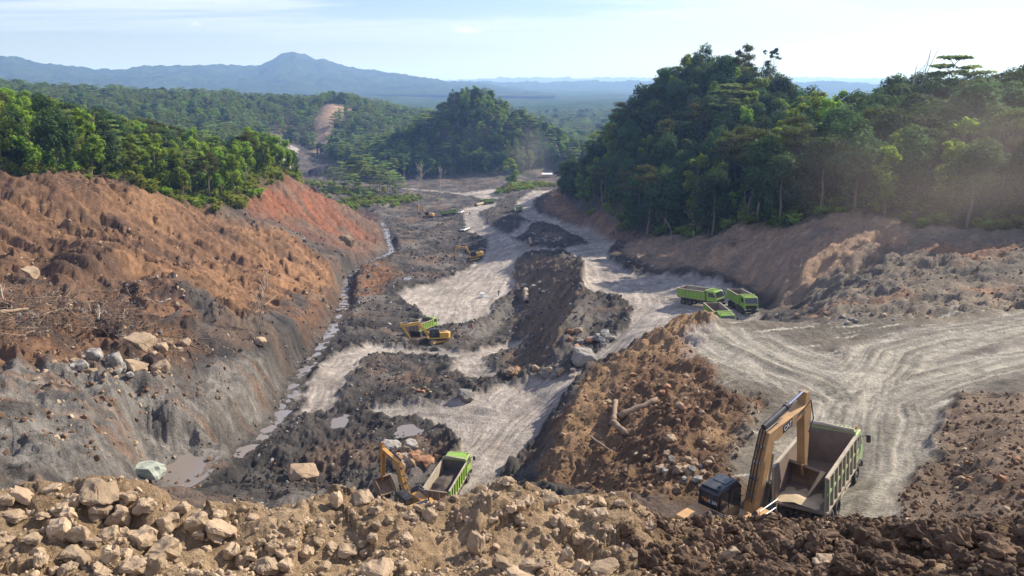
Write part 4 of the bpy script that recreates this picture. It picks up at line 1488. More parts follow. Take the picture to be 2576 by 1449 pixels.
def poisson(n_try, inside, az_r, h_r, spacing, rg, existing=None):
    """random ground points (area-even) with a spacing that may depend on distance"""
    a = az_r[0] + (az_r[1] - az_r[0]) * rg.random(n_try)
    h = np.sqrt(h_r[0] ** 2 + (h_r[1] ** 2 - h_r[0] ** 2) * rg.random(n_try))
    x, y = np.sin(a) * h, np.cos(a) * h
    ok = inside(x, y)
    x, y = x[ok], y[ok]
    cell = spacing
    taken = {}
    out = []
    if existing is not None:
        for p in existing:
            taken.setdefault((int(p[0] // cell), int(p[1] // cell)), []).append(p)
    for px, py in zip(x, y):
        i, j = int(px // cell), int(py // cell)
        bad = False
        for di in (-1, 0, 1):
            for dj in (-1, 0, 1):
                for q in taken.get((i + di, j + dj), ()):
                    if (q[0] - px) ** 2 + (q[1] - py) ** 2 < spacing * spacing:
                        bad = True
                        break
        if not bad:
            taken.setdefault((i, j), []).append((px, py))
            out.append((px, py))
    return np.array(out)
print('tree kinds ok')

# ------------------------------------------------------------------ machines
LIME = (0.225, 0.41, 0.055)
EARTH = (0.24, 0.18, 0.125)
M['lime'] = mat_simple('lime_paint', LIME, 0.42, dirt=(0.25, 0.235, 0.13), dirt_amt=0.9, scale=0.9)
M['green_dusty'] = mat_simple('dusty_green_paint', (0.235, 0.36, 0.135), 0.6, dirt=(0.30, 0.265, 0.17), dirt_amt=0.75, scale=1.6)
M['green_worn'] = mat_simple('worn_green_body', (0.235, 0.315, 0.135), 0.7, dirt=(0.285, 0.215, 0.135), dirt_amt=0.95, scale=1.2)
M['bed_in'] = mat_simple('scuffed_bed_steel', (0.20, 0.145, 0.110), 0.75, metal=0.0, dirt=(0.115, 0.090, 0.075), dirt_amt=0.8, scale=0.9)
M['bed_dark'] = mat_simple('dark_bed_steel', (0.075, 0.070, 0.068), 0.7, dirt=(0.13, 0.11, 0.09), dirt_amt=0.6, scale=1.0)
M['rim_pale'] = mat_simple('dusty_and_sunlit_steel', (0.36, 0.31, 0.24), 0.8, dirt=(0.22, 0.18, 0.13), dirt_amt=0.8, scale=1.5)
M['chassis'] = mat_simple('chassis_black', (0.030, 0.028, 0.026), 0.7, dirt=(0.14, 0.115, 0.09), dirt_amt=0.7, scale=2)
M['tyre'] = mat_simple('tyre_rubber', (0.035, 0.033, 0.031), 0.85, dirt=(0.15, 0.125, 0.10), dirt_amt=0.6, scale=3)
M['steel_rim'] = mat_simple('wheel_rim', (0.20, 0.19, 0.17), 0.6, metal=0.3, dirt=(0.17, 0.14, 0.11), dirt_amt=0.7, scale=3)
M['glass'] = mat_simple('window_glass', (0.020, 0.026, 0.030), 0.08, spec=0.6, dirt=(0.09, 0.085, 0.075), dirt_amt=0.5, scale=2)
M['lamp_glass'] = mat_simple('headlamp_glass', (0.62, 0.62, 0.58), 0.15, spec=0.6, dirt=(0.4, 0.36, 0.3), dirt_amt=0.4)
M['amber'] = mat_simple('amber_lens', (0.62, 0.20, 0.03), 0.3)
M['yellow'] = mat_simple('machine_yellow', (0.50, 0.255, 0.055), 0.5, dirt=(0.33, 0.225, 0.125), dirt_amt=0.7, scale=1.3)
M['yellow_bright'] = mat_simple('machine_yellow_clean', (0.62, 0.36, 0.055), 0.45, dirt=(0.36, 0.25, 0.12), dirt_amt=0.5, scale=1.3)
M['tan'] = mat_simple('sun_bleached_yellow', (0.42, 0.245, 0.100), 0.6, dirt=(0.26, 0.165, 0.090), dirt_amt=0.9, scale=1.6)
M['black'] = mat_simple('black_paint', (0.018, 0.020, 0.025), 0.38, dirt=(0.11, 0.095, 0.08), dirt_amt=0.4, scale=2)
M['chrome'] = mat_simple('chrome_rod', (0.62, 0.63, 0.65), 0.22, metal=0.9, dirt=(0.35, 0.32, 0.28), dirt_amt=0.3)
M['track'] = mat_simple('track_steel', (0.060, 0.055, 0.050), 0.7, metal=0.2, dirt=(0.16, 0.13, 0.10), dirt_amt=0.8, scale=3)
M['bucket'] = mat_simple('worn_bucket_steel', (0.235, 0.170, 0.110), 0.7, dirt=(0.14, 0.095, 0.065), dirt_amt=0.8, scale=1.6)
M['white'] = mat_simple('white_paint', (0.78, 0.78, 0.76), 0.35, dirt=(0.55, 0.50, 0.44), dirt_amt=0.35)
M['sand_load'] = mat_simple('pale_sand', (0.50, 0.40, 0.26), 0.95, dirt=(0.38, 0.29, 0.18), dirt_amt=0.7, scale=2, bump=0.5, bscale=6)
M['mud_load'] = mat_simple('dark_spoil', (0.060, 0.048, 0.040), 0.95, dirt=(0.12, 0.09, 0.065), dirt_amt=0.6, scale=2, bump=0.8, bscale=7)
M['red_cloth'] = mat_simple('red_cloth', (0.45, 0.06, 0.05), 0.8)
M['dark_cloth'] = mat_simple('dark_cloth', (0.03, 0.032, 0.045), 0.85)
M['skin'] = mat_simple('skin', (0.33, 0.19, 0.125), 0.6)
M['green_cloth'] = mat_simple('green_cloth', (0.05, 0.16, 0.12), 0.8)
M['orange_digit'] = mat_simple('orange_decal', (0.75, 0.30, 0.03), 0.5, dirt_amt=0.2)
M['pipe'] = mat_simple('pipe_steel', (0.30, 0.255, 0.20), 0.8, dirt=(0.20, 0.115, 0.065), dirt_amt=0.9, scale=0.8)


def seat_on_ground(e, x, y, heading, half_l=2.6, half_w=1.1, surf=None, dz=0.0):
    """stand a machine on the ground: heading clockwise from +y, tilted with the slope"""
    surf = Hh if surf is None else surf
    f = Vector((math.sin(heading), math.cos(heading), 0))
    r = Vector((math.cos(heading), -math.sin(heading), 0))
    g = lambda p: float(sample(surf, p.x, p.y))
    c = Vector((x, y, 0))
    zf, zb = g(c + f * half_l), g(c - f * half_l)
    zr, zl = g(c + r * half_w), g(c - r * half_w)
    fy = (f + Vector((0, 0, (zf - zb) / (2 * half_l)))).normalized()
    rx = (r + Vector((0, 0, (zr - zl) / (2 * half_w)))).normalized()
    up = rx.cross(fy).normalized()
    rx = fy.cross(up)
    m = Matrix((rx, fy, up)).transposed().to_4x4()
    z = (zf + zb + zr + zl) / 4
    m.translation = Vector((x, y, z + dz))
    e.matrix_world = m
    return e


def wheel_parts(parent, x, y, z, r, w, dual=False):
    """tyre with a rim inside; outer face towards the sign of x"""
    n = 20
    sx = 1 if x > 0 else -1
    prof = [(-w / 2, r * 0.62), (-w / 2, r * 0.9), (-w * 0.36, r), (w * 0.36, r), (w / 2, r * 0.9), (w / 2, r * 0.62), (w * 0.3, r * 0.56), (-w * 0.3, r * 0.56)]
    mb = MB()
    vs, fs = [], []
    k = len(prof)
    for i in range(n):
        a = 2 * math.pi * i / n
        for px, pr_ in prof:
            vs.append((x + px, y + math.cos(a) * pr_, z + math.sin(a) * pr_))
    for i in range(n):
        for j in range(k):
            fs.append((i * k + j, i * k + (j + 1) % k, ((i + 1) % n) * k + (j + 1) % k, ((i + 1) % n) * k + j))
    mb.add(vs, fs)
    wh = mb.build('wheel', M['tyre'], parent, True)
    rb = MB()
    xo = x + sx * w * 0.18
    rb.tube([(x - sx * w * 0.2, y, z), (xo, y, z)], r * 0.60, 16)
    rb.tube([(xo, y, z), (xo + sx * 0.08, y, z)], [r * 0.26, r * 0.2], 10)
    rb.build('rim', M['steel_rim'], wh)
    return wh


def dump_truck(name, label, spot, heading, paint='lime', bed_paint=None, inner='bed_dark', tailgate=True, load=None, group='dump trucks of the pit', tarp=True, high=0.0):
    bed_paint = bed_paint or paint
    e = empty(name)
    tag(e, label, 'truck', group)
    # frame
    c = MB()
    for s in (-1, 1):
        c.box((s * 0.42, -0.1, 0.92), (0.12, 7.6, 0.28))
    for y in (-3.6, -2.0, -0.3, 1.6, 3.3):
        c.box((0, y, 0.9), (0.74, 0.14, 0.18))
    for y in (2.75, -1.55, -2.95):
        c.tube([(-0.95, y, 0.52), (0.95, y, 0.52)], 0.11, 8)
    c.build('chassis', M['chassis'], e)
    for s in (-1, 1):
        wheel_parts(e, s * 1.02, 2.75, 0.52, 0.52, 0.30)
        for y in (-1.55, -2.95):
            wheel_parts(e, s * 0.98, y, 0.52, 0.52, 0.52)
    # cab: sloped windscreen, wheel arches cut by a skirt
    cab = MB()
    prof = [(1.95, 0.95), (1.95, 2.86), (2.15, 2.95), (3.35, 2.90), (3.55, 2.72), (3.92, 1.85), (3.98, 1.0), (3.40, 1.0), (3.30, 1.16), (2.20, 1.16), (2.10, 0.95)]
    cab.prism(prof, 'x', -1.16, 1.16)
    cabo = cab.build('cab', M[paint], e, bevel=0.05)
    g = MB()
    g.add([(-1.0, 3.595, 2.66), (1.0, 3.595, 2.66), (1.06, 3.925, 1.90), (-1.06, 3.925, 1.90)], [(0, 1, 2, 3)])
    g.build('windscreen', M['glass'], cabo)
    for s in (-1, 1):
        d = MB()
        d.prism([(2.32, 1.98), (2.32, 2.66), (3.28, 2.66), (3.66, 1.98)], 'x', s * 1.16, s * 1.172)
        d.build('side_window', M['glass'], cabo)
        d = MB()
        d.prism([(2.22, 1.25), (2.22, 1.92), (3.40, 1.92), (3.40, 1.25)], 'x', s * 1.16, s * 1.185)
        dd = d.build('door', M[paint], cabo, bevel=0.01)
        h = MB()
        h.box((s * 1.2, 2.40, 1.75), (0.03, 0.16, 0.05))
        h.build('handle', M['black'], dd)
        mr = MB()
        mr.bar((s * 1.16, 3.45, 2.45), (s * 1.48, 3.75, 2.45), 0.03, 0.03)
        mr.box((s * 1.48, 3.75, 2.25), (0.22, 0.06, 0.42))
        mr.build('mirror', M['black'], e)
        hl = MB()
        hl.box((s * 0.92, 4.02, 0.86), (0.34, 0.06, 0.20))
        hl.build('headlight', M['lamp_glass'], e)
        mg = MB()
        for y0 in (2.75,):
            mg.prism([(y0 - 0.78, 0.7), (y0 - 0.62, 1.06), (y0 + 0.62, 1.06), (y0 + 0.78, 0.7), (y0 + 0.66, 0.7), (y0 + 0.55, 0.99), (y0 - 0.55, 0.99), (y0 - 0.66, 0.7)], 'x', s * 0.86, s * 1.2)
        mg.build('mudguard', M['chassis'], e)
        gd = MB()
        for z in (0.62, 0.86, 1.08):
            gd.bar((s * 1.14, -0.85, z), (s * 1.14, 1.35, z), 0.05, 0.07)
        for y in (-0.8, 0.25, 1.3):
            gd.bar((s * 1.14, y, 0.58), (s * 1.14, y, 1.16), 0.05, 0.06)
        gd.build('side_guard', M['rim_pale'] if paint != 'lime' else M['chassis'], e)
    b = MB()
    b.box((0, 3.99, 0.66), (2.36, 0.22, 0.36))
    b.build('bumper', M['black'], e, bevel=0.03)
    b = MB()
    b.box((0, 3.97, 1.32), (1.8, 0.05, 0.5))
    b.build('grille', M['black'], cabo)
    b = MB()
    b.prism([(3.36, 2.93), (3.62, 2.84), (3.62, 2.80), (3.36, 2.89)], 'x', -1.05, 1.05)
    b.build('sun_visor', M[paint], cabo)
    for i in range(9):
        b = MB()
        b.box((-0.88 + i * 0.22, 2.70, 2.955), (0.09, 1.05, 0.045))
        b.build('roof_rib', M[paint], cabo)
    b = MB()
    b.tube([(0.95, 3.2, 2.92), (0.95, 3.2, 3.08)], [0.06, 0.05], 8)
    b.build('beacon', M['amber'], cabo)
    ft = MB()
    ft.tube([(0.82, 0.1, 0.72), (0.82, 1.2, 0.72)], 0.27, 12)
    ft.build('fuel_tank', M['steel_rim'], e)
    # tipping body: floor, two sides, headboard with canopy lip, ribs, tailgate
    y0, y1, zf, zt, hw = -4.05, 1.72, 1.34, 2.78 + high, 1.25
    f = MB()
    f.box((0, (y0 + y1) / 2, zf - 0.06), (2 * hw - 0.14, y1 - y0, 0.12))
    for y in np.arange(y0 + 0.3, y1, 0.8):
        f.box((0, y, zf - 0.18), (2 * hw - 0.2, 0.12, 0.13))
    f.build('bed_floor', M[inner], e)
    for s in (-1, 1):
        w = MB()
        w.box((s * (hw - 0.03), (y0 + y1) / 2, (zf + zt) / 2 - 0.05), (0.06, y1 - y0, zt - zf + 0.1))
        wo_ = w.build('bed_side', M[bed_paint], e)
        li = MB()
        li.box((s * (hw - 0.068), (y0 + y1) / 2, (zf + zt) / 2), (0.012, y1 - y0 - 0.1, zt - zf - 0.04))
        li.build('lining', M[inner] if not (inner == 'bed_dark' and s < 0) else M['rim_pale'], wo_)  # left lining pale: sunlight on the inner wall is put into its colour
        rl = MB()
        rl.box((s * (hw + 0.02), (y0 + y1) / 2, zt), (0.16, y1 - y0 + 0.02, 0.10))
        rl.box((s * (hw + 0.02), (y0 + y1) / 2, zf - 0.02), (0.14, y1 - y0 + 0.02, 0.12))
        rl.build('rail', M['rim_pale'], wo_)
        for k in range(8):
            rb = MB()
            yy = y0 + 0.25 + k * (y1 - y0 - 0.4) / 7
            rb.box((s * (hw + 0.05), yy, (zf + zt) / 2 - 0.01), (0.12, 0.13, zt - zf - 0.14))
            rb.build('rib', M[bed_paint] if bed_paint == 'lime' else M['rim_pale'], wo_)
        if bed_paint == 'green_worn':
            sr = MB()
            sr.box((s * (hw + 0.03), (y0 + y1) / 2, (zf + zt) / 2), (0.07, y1 - y0 - 0.1, 0.16))
            sr.build('strake', M[bed_paint], wo_)
    h = MB()
    h.box((0, y1, (zf + zt) / 2 + 0.06), (2 * hw, 0.08, zt - zf + 0.30))
    h.box((0, y1 + 0.14, zt + 0.22), (2 * hw, 0.34, 0.07))
    ho_ = h.build('headboard', M[bed_paint], e)
    h = MB()
    h.box((0, y1 - 0.05, (zf + zt) / 2 + 0.08), (2 * hw - 0.16, 0.012, zt - zf + 0.1))
    h.build('lining', M[inner], ho_)
    if tarp:
        tp = MB()
        tp.tube([(-hw + 0.1, y1 + 0.06, zt + 0.31), (-0.5, y1 + 0.1, zt + 0.35), (0.1, y1 + 0.04, zt + 0.33), (hw - 0.1, y1 + 0.08, zt + 0.29)], [0.10, 0.13, 0.11, 0.10], 8)
        tp.build('rolled_tarpaulin', M['rim_pale'], e, True)
    if tailgate:
        t = MB()
        t.box((0, y0 - 0.03, (zf + zt) / 2 - 0.08), (2 * hw - 0.02, 0.07, zt - zf))
        to = t.build('tailgate', M['bed_in'], e)
        t = MB()
        for x in (-1.1, -0.37, 0.37, 1.1):
            t.box((x, y0 - 0.09, (zf + zt) / 2 - 0.08), (0.1, 0.06, zt - zf - 0.1))
        t.box((0, y0 - 0.09, zt - 0.12), (2 * hw - 0.1, 0.07, 0.1))
        t.build('tailgate_frame', M['rim_pale'], to)
    if load:
        ys, xs = np.linspace(y0 + 0.1, y1 - 0.1, 26), np.linspace(-hw + 0.08, hw - 0.08, 16)
        XX, YY = np.meshgrid(xs, ys)
        if load == 'mud_load':
            zz_ = zf + 0.30 + 0.85 * np.exp(-((YY + 1.6) / 1.7) ** 2 - (XX / 1.1) ** 2) + 0.14 * fbm(XX * 1.7 + 3, YY * 1.7, 501, 4)
        elif load == 'coal':
            zz_ = zf + 0.9 + 0.25 * fbm(XX * 1.2, YY * 1.2, 511, 4)
        else:
            zz_ = zf - 0.05 + 0.30 * np.exp(-((YY + 3.3) / 0.9) ** 2) * np.clip(1 - abs(XX + 0.2) / 1.1, 0, 1) ** 0.5 + 0.05 * fbm(XX * 2, YY * 2, 521, 3)
        nr, nc = XX.shape
        mb = MB()
        idx = np.arange(nr * nc).reshape(nr, nc)
        mb.add(list(zip(XX.ravel(), YY.ravel(), zz_.ravel())), [tuple(int(q) for q in r_) for r_ in np.stack([idx[:-1, :-1], idx[:-1, 1:], idx[1:, 1:], idx[1:, :-1]], -1).reshape(-1, 4)])
        lo = link('spoil_load', mb.mesh('spoil_load', M['mud_load' if load != 'sand_load' else 'sand_load'], True), e)
    seat_on_ground(e, spot[0], spot[1], heading, 2.6, 1.0)
    return e


def p2(y, z, ang, L):
    return y + math.cos(ang) * L, z + math.sin(ang) * L


def excavator(name, label, spot, heading, a1, a2, a3, swing=0.0, paint='yellow', tool='bucket', decal=None, bucket_ang=-40, scale=1.0, plate=None, group='excavators of the pit', dz=0.0, bs=1.3):
    e = empty(name)
    tag(e, label, 'excavator', group)
    sw = Matrix.Rotation(-swing, 3, 'Z')
    # tracks
    for s in (-1, 1):
        prof = []
        for cy, a_0, a_1 in ((2.0, 90, -90), (-2.0, -90, -270)):
            for i in range(9):
                a = R(a_0 + (a_1 - a_0) * i / 8)
                prof.append((cy + math.cos(a) * 0.47, 0.48 + math.sin(a) * 0.47))
        mb = MB()
        mb.prism(prof, 'x', s * 1.30 - 0.30, s * 1.30 + 0.30)
        mb.v = [tuple(sw @ Vector(p)) for p in mb.v]
        t = mb.build('track', M['track'], e)
        mb = MB()
        n = 34
        per = [(2 * 4.0 + 2 * math.pi * 0.47) * i / n for i in range(n)]
        for q in per:
            if q < 4.0:
                y, z, a = -2 + q, 0.97, 0
            elif q < 4.0 + math.pi * 0.47:
                a = -(q - 4.0) / 0.47
                y, z = 2 + math.sin(-a) * 0.49, 0.48 + math.cos(a) * 0.49
            elif q < 8.0 + math.pi * 0.47:
                y, z, a = 2 - (q - 4.0 - math.pi * 0.47), -0.005, 0
            else:
                a = -(q - 8.0 - math.pi * 0.47) / 0.47
                y, z = -2 - math.sin(-a) * 0.49, 0.48 - math.cos(a) * 0.49
            mb.box((s * 1.30, y, z), (0.62, 0.17, 0.05), Matrix.Rotation(a, 3, 'X'))
        mb.v = [tuple(sw @ Vector(p)) for p in mb.v]
        mb.build('track_shoes', M['track'], t)['kind'] = 'stuff'
        mb = MB()
        mb.box((s * (1.30 + 0.29), 0, 0.5), (0.06, 3.6, 0.34))
        mb.v = [tuple(sw @ Vector(p)) for p in mb.v]
        mb.build('track_frame', M[paint], t)
        for y in (2.0, -2.0):
            mb = MB()
            mb.tube([(s * 1.58, y, 0.48), (s * 1.64, y, 0.48)], [0.34, 0.28], 14)
            mb.v = [tuple(sw @ Vector(p)) for p in mb.v]
            mb.build('sprocket', M['track'], t)
    mb = MB()
    mb.box((0, 0, 0.72), (2.1, 1.5, 0.4))
    mb.tube([(0, 0, 0.9), (0, 0, 1.1)], 0.72, 18)
    mb.v = [tuple(sw @ Vector(p)) for p in mb.v]
    mb.build('undercarriage', M['black'], e)
    # house
    mb = MB()
    mb.box((0, -0.75, 1.22), (2.75, 4.5, 0.26))
    mb.build('platform', M[paint], e, bevel=0.04)
    mb = MB()
    pts = []
    for i in range(11):
        a = R(180 + 180 * i / 10)
        pts.append((math.cos(a) * 1.38, -2.55 + math.sin(a) * 0.75))
    mb.prism(pts, 'z', 1.18, 2.25)
    mb.build('counterweight', M[paint], e, bevel=0.05)
    mb = MB()
    mb.box((0.0, -1.75, 1.86), (2.7, 1.55, 1.02))
    hood = mb.build('engine_hood', M[paint], e, bevel=0.06)
    mb = MB()
    mb.box((0.15, -1.75, 2.40), (1.3, 1.1, 0.08))
    mb.build('hood_lid', M['black'], hood)
    mb = MB()
    mb.tube([(0.75, -1.6, 2.35), (0.75, -1.6, 2.85)], 0.07, 8)
    mb.build('exhaust', M['black'], hood)
    mb = MB()
    mb.box((0.92, 0.05, 1.72), (0.85, 2.1, 0.76))
    tb_ = mb.build('side_box', M[paint], e, bevel=0.04)
    rl = MB()
    for a, b in (((1.28, 0.9, 2.1), (1.28, 0.9, 2.85)), ((1.28, -0.5, 2.1), (1.28, -0.5, 2.85)), ((1.28, 0.9, 2.85), (1.28, -0.5, 2.85)), ((1.28, 0.9, 2.5), (1.28, -0.5, 2.5))):
        rl.tube([a, b], 0.022, 6)
    rl.build('handrail', M['chrome'], e)
    # cab
    mb = MB()
    mb.prism([(-0.85, 1.36), (-0.85, 2.96), (-0.6, 3.05), (0.75, 3.02), (0.98, 2.80), (1.12, 2.0), (1.05, 1.36)], 'x', -1.36, -0.42)
    cabo = mb.build('cab', M['black'], e, bevel=0.05)
    mb = MB()
    mb.box((-0.89, 0.0, 3.06), (0.90, 1.42, 0.05))
    rf = mb.build('cab_roof', M['black'], cabo, bevel=0.02)
    mb = MB()
    mb.box((-0.89, 0.25, 3.10), (0.6, 0.55, 0.02))
    mb.build('roof_hatch', M['glass'], rf)
    mb = MB()
    mb.tube([(-0.62, -0.45, 3.08), (-0.62, -0.45, 3.16)], 0.06, 8)
    mb.build('antenna', M['black'], rf)
    g = MB()
    g.add([(-1.28, 1.03, 2.76), (-0.50, 1.03, 2.76), (-0.50, 1.135, 1.98), (-1.28, 1.135, 1.98)], [(0, 1, 2, 3)])
    g.build('windscreen', M['glass'], cabo)
    for x in (-1.372, -0.408):
        for ya, yb in ((-0.70, -0.02), (0.06, 0.92)):
            g = MB()
            g.prism([(ya, 1.95), (ya, 2.85), (yb, 2.85 if yb < 0.5 else 2.80), (yb + (0.06 if yb > 0.5 else 0), 1.95)], 'x', x, x + (0.01 if x > -1 else -0.01))
            g.build('window', M['glass'], cabo)
    g = MB()
    g.box((-0.89, -0.862, 2.42), (0.74, 0.012, 0.7))
    rw = g.build('rear_window', M['glass'], cabo)
    if plate:
        txt(rw, plate[0], (-1.16, -0.875, 2.50), 0.20, M['orange_digit'], (math.pi / 2, 0, 0))
        txt(rw, plate[1], (-0.90, -0.875, 2.50), 0.20, M['white'], (math.pi / 2, 0, 0))
    # arm: boom (two bends), stick, tool, rams
    x0 = 0.12
    by, bz = 0.95, 1.75
    k1 = p2(by, bz, R(a1), 3.3)
    tip = p2(*k1, R(a2), 3.1)
    def slab(p, q, ha, hb, wa, mat, nm, parent, x=x0):
        ang = math.atan2(q[1] - p[1], q[0] - p[0])
        nx, nz = -math.sin(ang), math.cos(ang)
        m_ = MB()
        m_.prism([(p[0] + nx * ha, p[1] + nz * ha), (q[0] + nx * hb, q[1] + nz * hb), (q[0] - nx * hb, q[1] - nz * hb), (p[0] - nx * ha, p[1] - nz * ha)], 'x', x - wa / 2, x + wa / 2)
        return m_.build(nm, mat, parent, bevel=0.02)
    # one bent plate box
    def off(p, ang, h):
        return (p[0] - math.sin(ang) * h, p[1] + math.cos(ang) * h)
    am = (R(a1) + R(a2)) / 2
    poly = [off((by, bz), R(a1), 0.20), off(p2(by, bz, R(a1), 1.8), R(a1), 0.32), off(p2(by, bz, R(a1), 2.8), R(a1), 0.38), off(k1, am, 0.44), off(p2(*k1, R(a2), 0.6), R(a2), 0.34), off(p2(*k1, R(a2), 1.5), R(a2), 0.27), off(tip, R(a2), 0.17),
            off(tip, R(a2), -0.17), off(p2(*k1, R(a2), 1.5), R(a2), -0.27), off(p2(*k1, R(a2), 0.5), R(a2), -0.30), off(k1, am, -0.26), off(p2(by, bz, R(a1), 2.8), R(a1), -0.30), off(p2(by, bz, R(a1), 1.8), R(a1), -0.32), off((by, bz), R(a1), -0.20)]
    mb = MB()
    mb.prism(poly, 'x', x0 - 0.25, x0 + 0.25)
    boom = mb.build('boom', M[paint], e, bevel=0.02)
    if decal:
        mid = p2(*k1, R(a2), 1.25)
        for s in (-1, 1):
            d = MB()
            c_ = [off(p2(*mid, R(a2), -0.40), R(a2), 0.19), off(p2(*mid, R(a2), 0.40), R(a2), 0.19), off(p2(*mid, R(a2), 0.40), R(a2), -0.20), off(p2(*mid, R(a2), -0.40), R(a2), -0.20)]
            d.prism(c_, 'x', x0 + s * 0.25, x0 + s * 0.256)
            d.build('decal_panel', M['black'], boom)
            t = txt(boom, decal, (0, 0, 0), 0.34, M['white'], (0, 0, 0))
            yv = Vector((0, math.cos(R(a2)), math.sin(R(a2)))) * s
            zv = Vector((0, -math.sin(R(a2)), math.cos(R(a2))))
            xv = Vector((s, 0, 0))
            mm = Matrix((yv, zv, xv)).transposed().to_4x4()
            st_ = p2(*mid, R(a2), -0.34 * s)
            st_ = off(st_, R(a2), -0.13)
            mm.translation = Vector((x0 + s * 0.261, st_[0], st_[1]))
            t.matrix_local = mm
    # hydraulic lines along the boom back
    hl = MB()
    for dx in (-0.14, -0.02, 0.12):
        hl.tube([(x0 + dx, *off(p2(by, bz, R(a1), 0.5), R(a1), 0.36)), (x0 + dx, *off(p2(by, bz, R(a1), 2.2), R(a1), 0.52)), (x0 + dx, *off(k1, am, 0.58)), (x0 + dx, *off(p2(*k1, R(a2), 1.0), R(a2), 0.46))], 0.028, 6)
    for q_ in (0.8, 1.5, 2.2, 2.9):
        c_ = off(p2(by, bz, R(a1), q_), R(a1), 0.36 if q_ < 2.5 else 0.43)
        cb = MB()
        cb.box((x0, c_[0], c_[1]), (0.36, 0.10, 0.05), Matrix.Rotation(R(a1), 3, 'X'))
        cb.build('hose_clamp', M['chrome'], boom)
    for dx in (-0.27, 0.27):
        hl.tube([(x0 + dx, *off(p2(*tip, R(a2), -1.0), R(a2), 0.05)), (x0 + dx * 1.25, *off(tip, R(a2), 0.38)), (x0 + dx * 1.2, *off(p2(*tip, R(a3), 0.7), R(a3), 0.30)), (x0 + dx, *p2(*tip, R(a3), 1.3))], 0.025, 6)
    hl.build('hydraulic_lines', M['black'], boom)['kind'] = 'stuff'
    # boom rams
    for s in (-1, 1):
        A = (x0 + s * 0.36, by + 0.45, bz - 0.32)
        B_ = (x0 + s * 0.36, *off(p2(by, bz, R(a1), 2.7), R(a1), -0.1))
        A, B_ = Vector(A), Vector(B_)
        mid = A + (B_ - A) * 0.55
        mb = MB()
        mb.tube([A, mid], 0.10, 10)
        cyl = mb.build('boom_ram', M['black'], e)
        mb = MB()
        mb.tube([mid, B_], 0.055, 8)
        mb.build('rod', M['chrome'], cyl)
    # stick
    sp = p2(*tip, R(a3 + 180), 0.75)
    se = p2(*tip, R(a3), 3.0)
    o1 = R(a3)
    poly = [off(sp, o1, 0.10), off(tip, o1, 0.34), off(se, o1, 0.14), off(se, o1, -0.14), off(tip, o1, -0.30), off(sp, o1, -0.12)]
    mb = MB()
    mb.prism(poly, 'x', x0 - 0.19, x0 + 0.19)
    stick = mb.build('stick', M[paint], e, bevel=0.02)
    A = Vector((x0, *off(p2(*k1, R(a2), -0.3), R(a2), 0.62)))
    B_ = Vector((x0, sp[0], sp[1]))
    mid = A + (B_ - A) * 0.58
    mb = MB()
    mb.tube([A, mid], 0.12, 10)
    mb.tube([mid - (B_ - A).normalized() * 0.2, mid], 0.15, 10)
    cyl = mb.build('stick_ram', M['black'], e)
    mb = MB()
    mb.tube([mid, B_], 0.06, 8)
    mb.build('rod', M['chrome'], cyl)
    front = 1 if True else -1
    A = Vector((x0, *off(p2(*tip, o1, 0.1), o1, 0.55)))
    B_ = Vector((x0, *off(p2(*se, o1, -0.45), o1, 0.42)))
    mid = A + (B_ - A) * 0.6
    mb = MB()
    mb.tube([A, mid], 0.085, 10)
    cyl = mb.build('bucket_ram', M['black'], e)
    mb = MB()
    mb.tube([mid, B_], 0.045, 8)
    mb.tube([B_, (x0, *off(p2(*se, o1, 0.15), o1, 0.34))], 0.06, 6)
    mb.build('rod', M['chrome'], cyl)
    if tool == 'bucket':
        ba = R(bucket_ang)
        def bp(l, h):                            # l: from hinge towards the teeth, h: across
            l, h = l * bs, h * bs
            return (se[0] + math.cos(ba) * l - math.sin(ba) * h, se[1] + math.sin(ba) * l + math.cos(ba) * h)
        outer = [bp(0, 0.12), bp(-0.12, 0.42), bp(0.12, 0.82), bp(0.62, 1.02), bp(1.12, 0.86), bp(1.42, 0.40)]
        inner = [bp(1.36, 0.36), bp(1.06, 0.78), bp(0.62, 0.92), bp(0.18, 0.75), bp(-0.02, 0.42), bp(0.08, 0.12)]
        mb = MB()
        mb.prism(outer + inner, 'x', x0 - 0.85, x0 + 0.85)
        bk = mb.build('bucket', M['bucket'], e)
        for s in (-1, 1):
            mb = MB()
            mb.prism(outer + [bp(0.9, 0.05)], 'x', x0 + s * 0.85, x0 + s * 0.90)
            mb.build('side_plate', M['rim_pale'] if s > 0 else M['bucket'], bk)
        for i in range(5):
            mb = MB()
            xx = x0 - 0.74 + i * 0.37
            q0, q1 = bp(1.36, 0.42), bp(1.50, 0.12)
            mb.bar((xx, *q0), (xx, *q1), 0.10, 0.08, (1, 0, 0))
            mb.build('tooth', M['track'], bk)
        mb = MB()
        mb.bar((x0, *bp(-0.05, 0.1)), (x0, *bp(0.1, 0.5)), 0.4, 0.12, (1, 0, 0))
        mb.build('bracket', M[paint], bk)
    else:
        A = Vector((x0, se[0] - 0.1, se[1] + 0.15))
        mb = MB()
        mb.box((x0, se[0], se[1] - 0.75), (0.42, 0.46, 1.7))
        hk = mb.build('breaker_hammer', M['track'], e, bevel=0.03)
        mb = MB()
        mb.tube([(x0, se[0], se[1] - 1.6), (x0, se[0], se[1] - 2.6), (x0, se[0], se[1] - 2.75)], [0.085, 0.085, 0.03], 8)
        mb.build('chisel', M['chrome'], hk)
    seat_on_ground(e, spot[0], spot[1], heading, 2.0, 1.3, dz=dz)
    if scale != 1.0:
        e.scale = (scale,) * 3
    return e


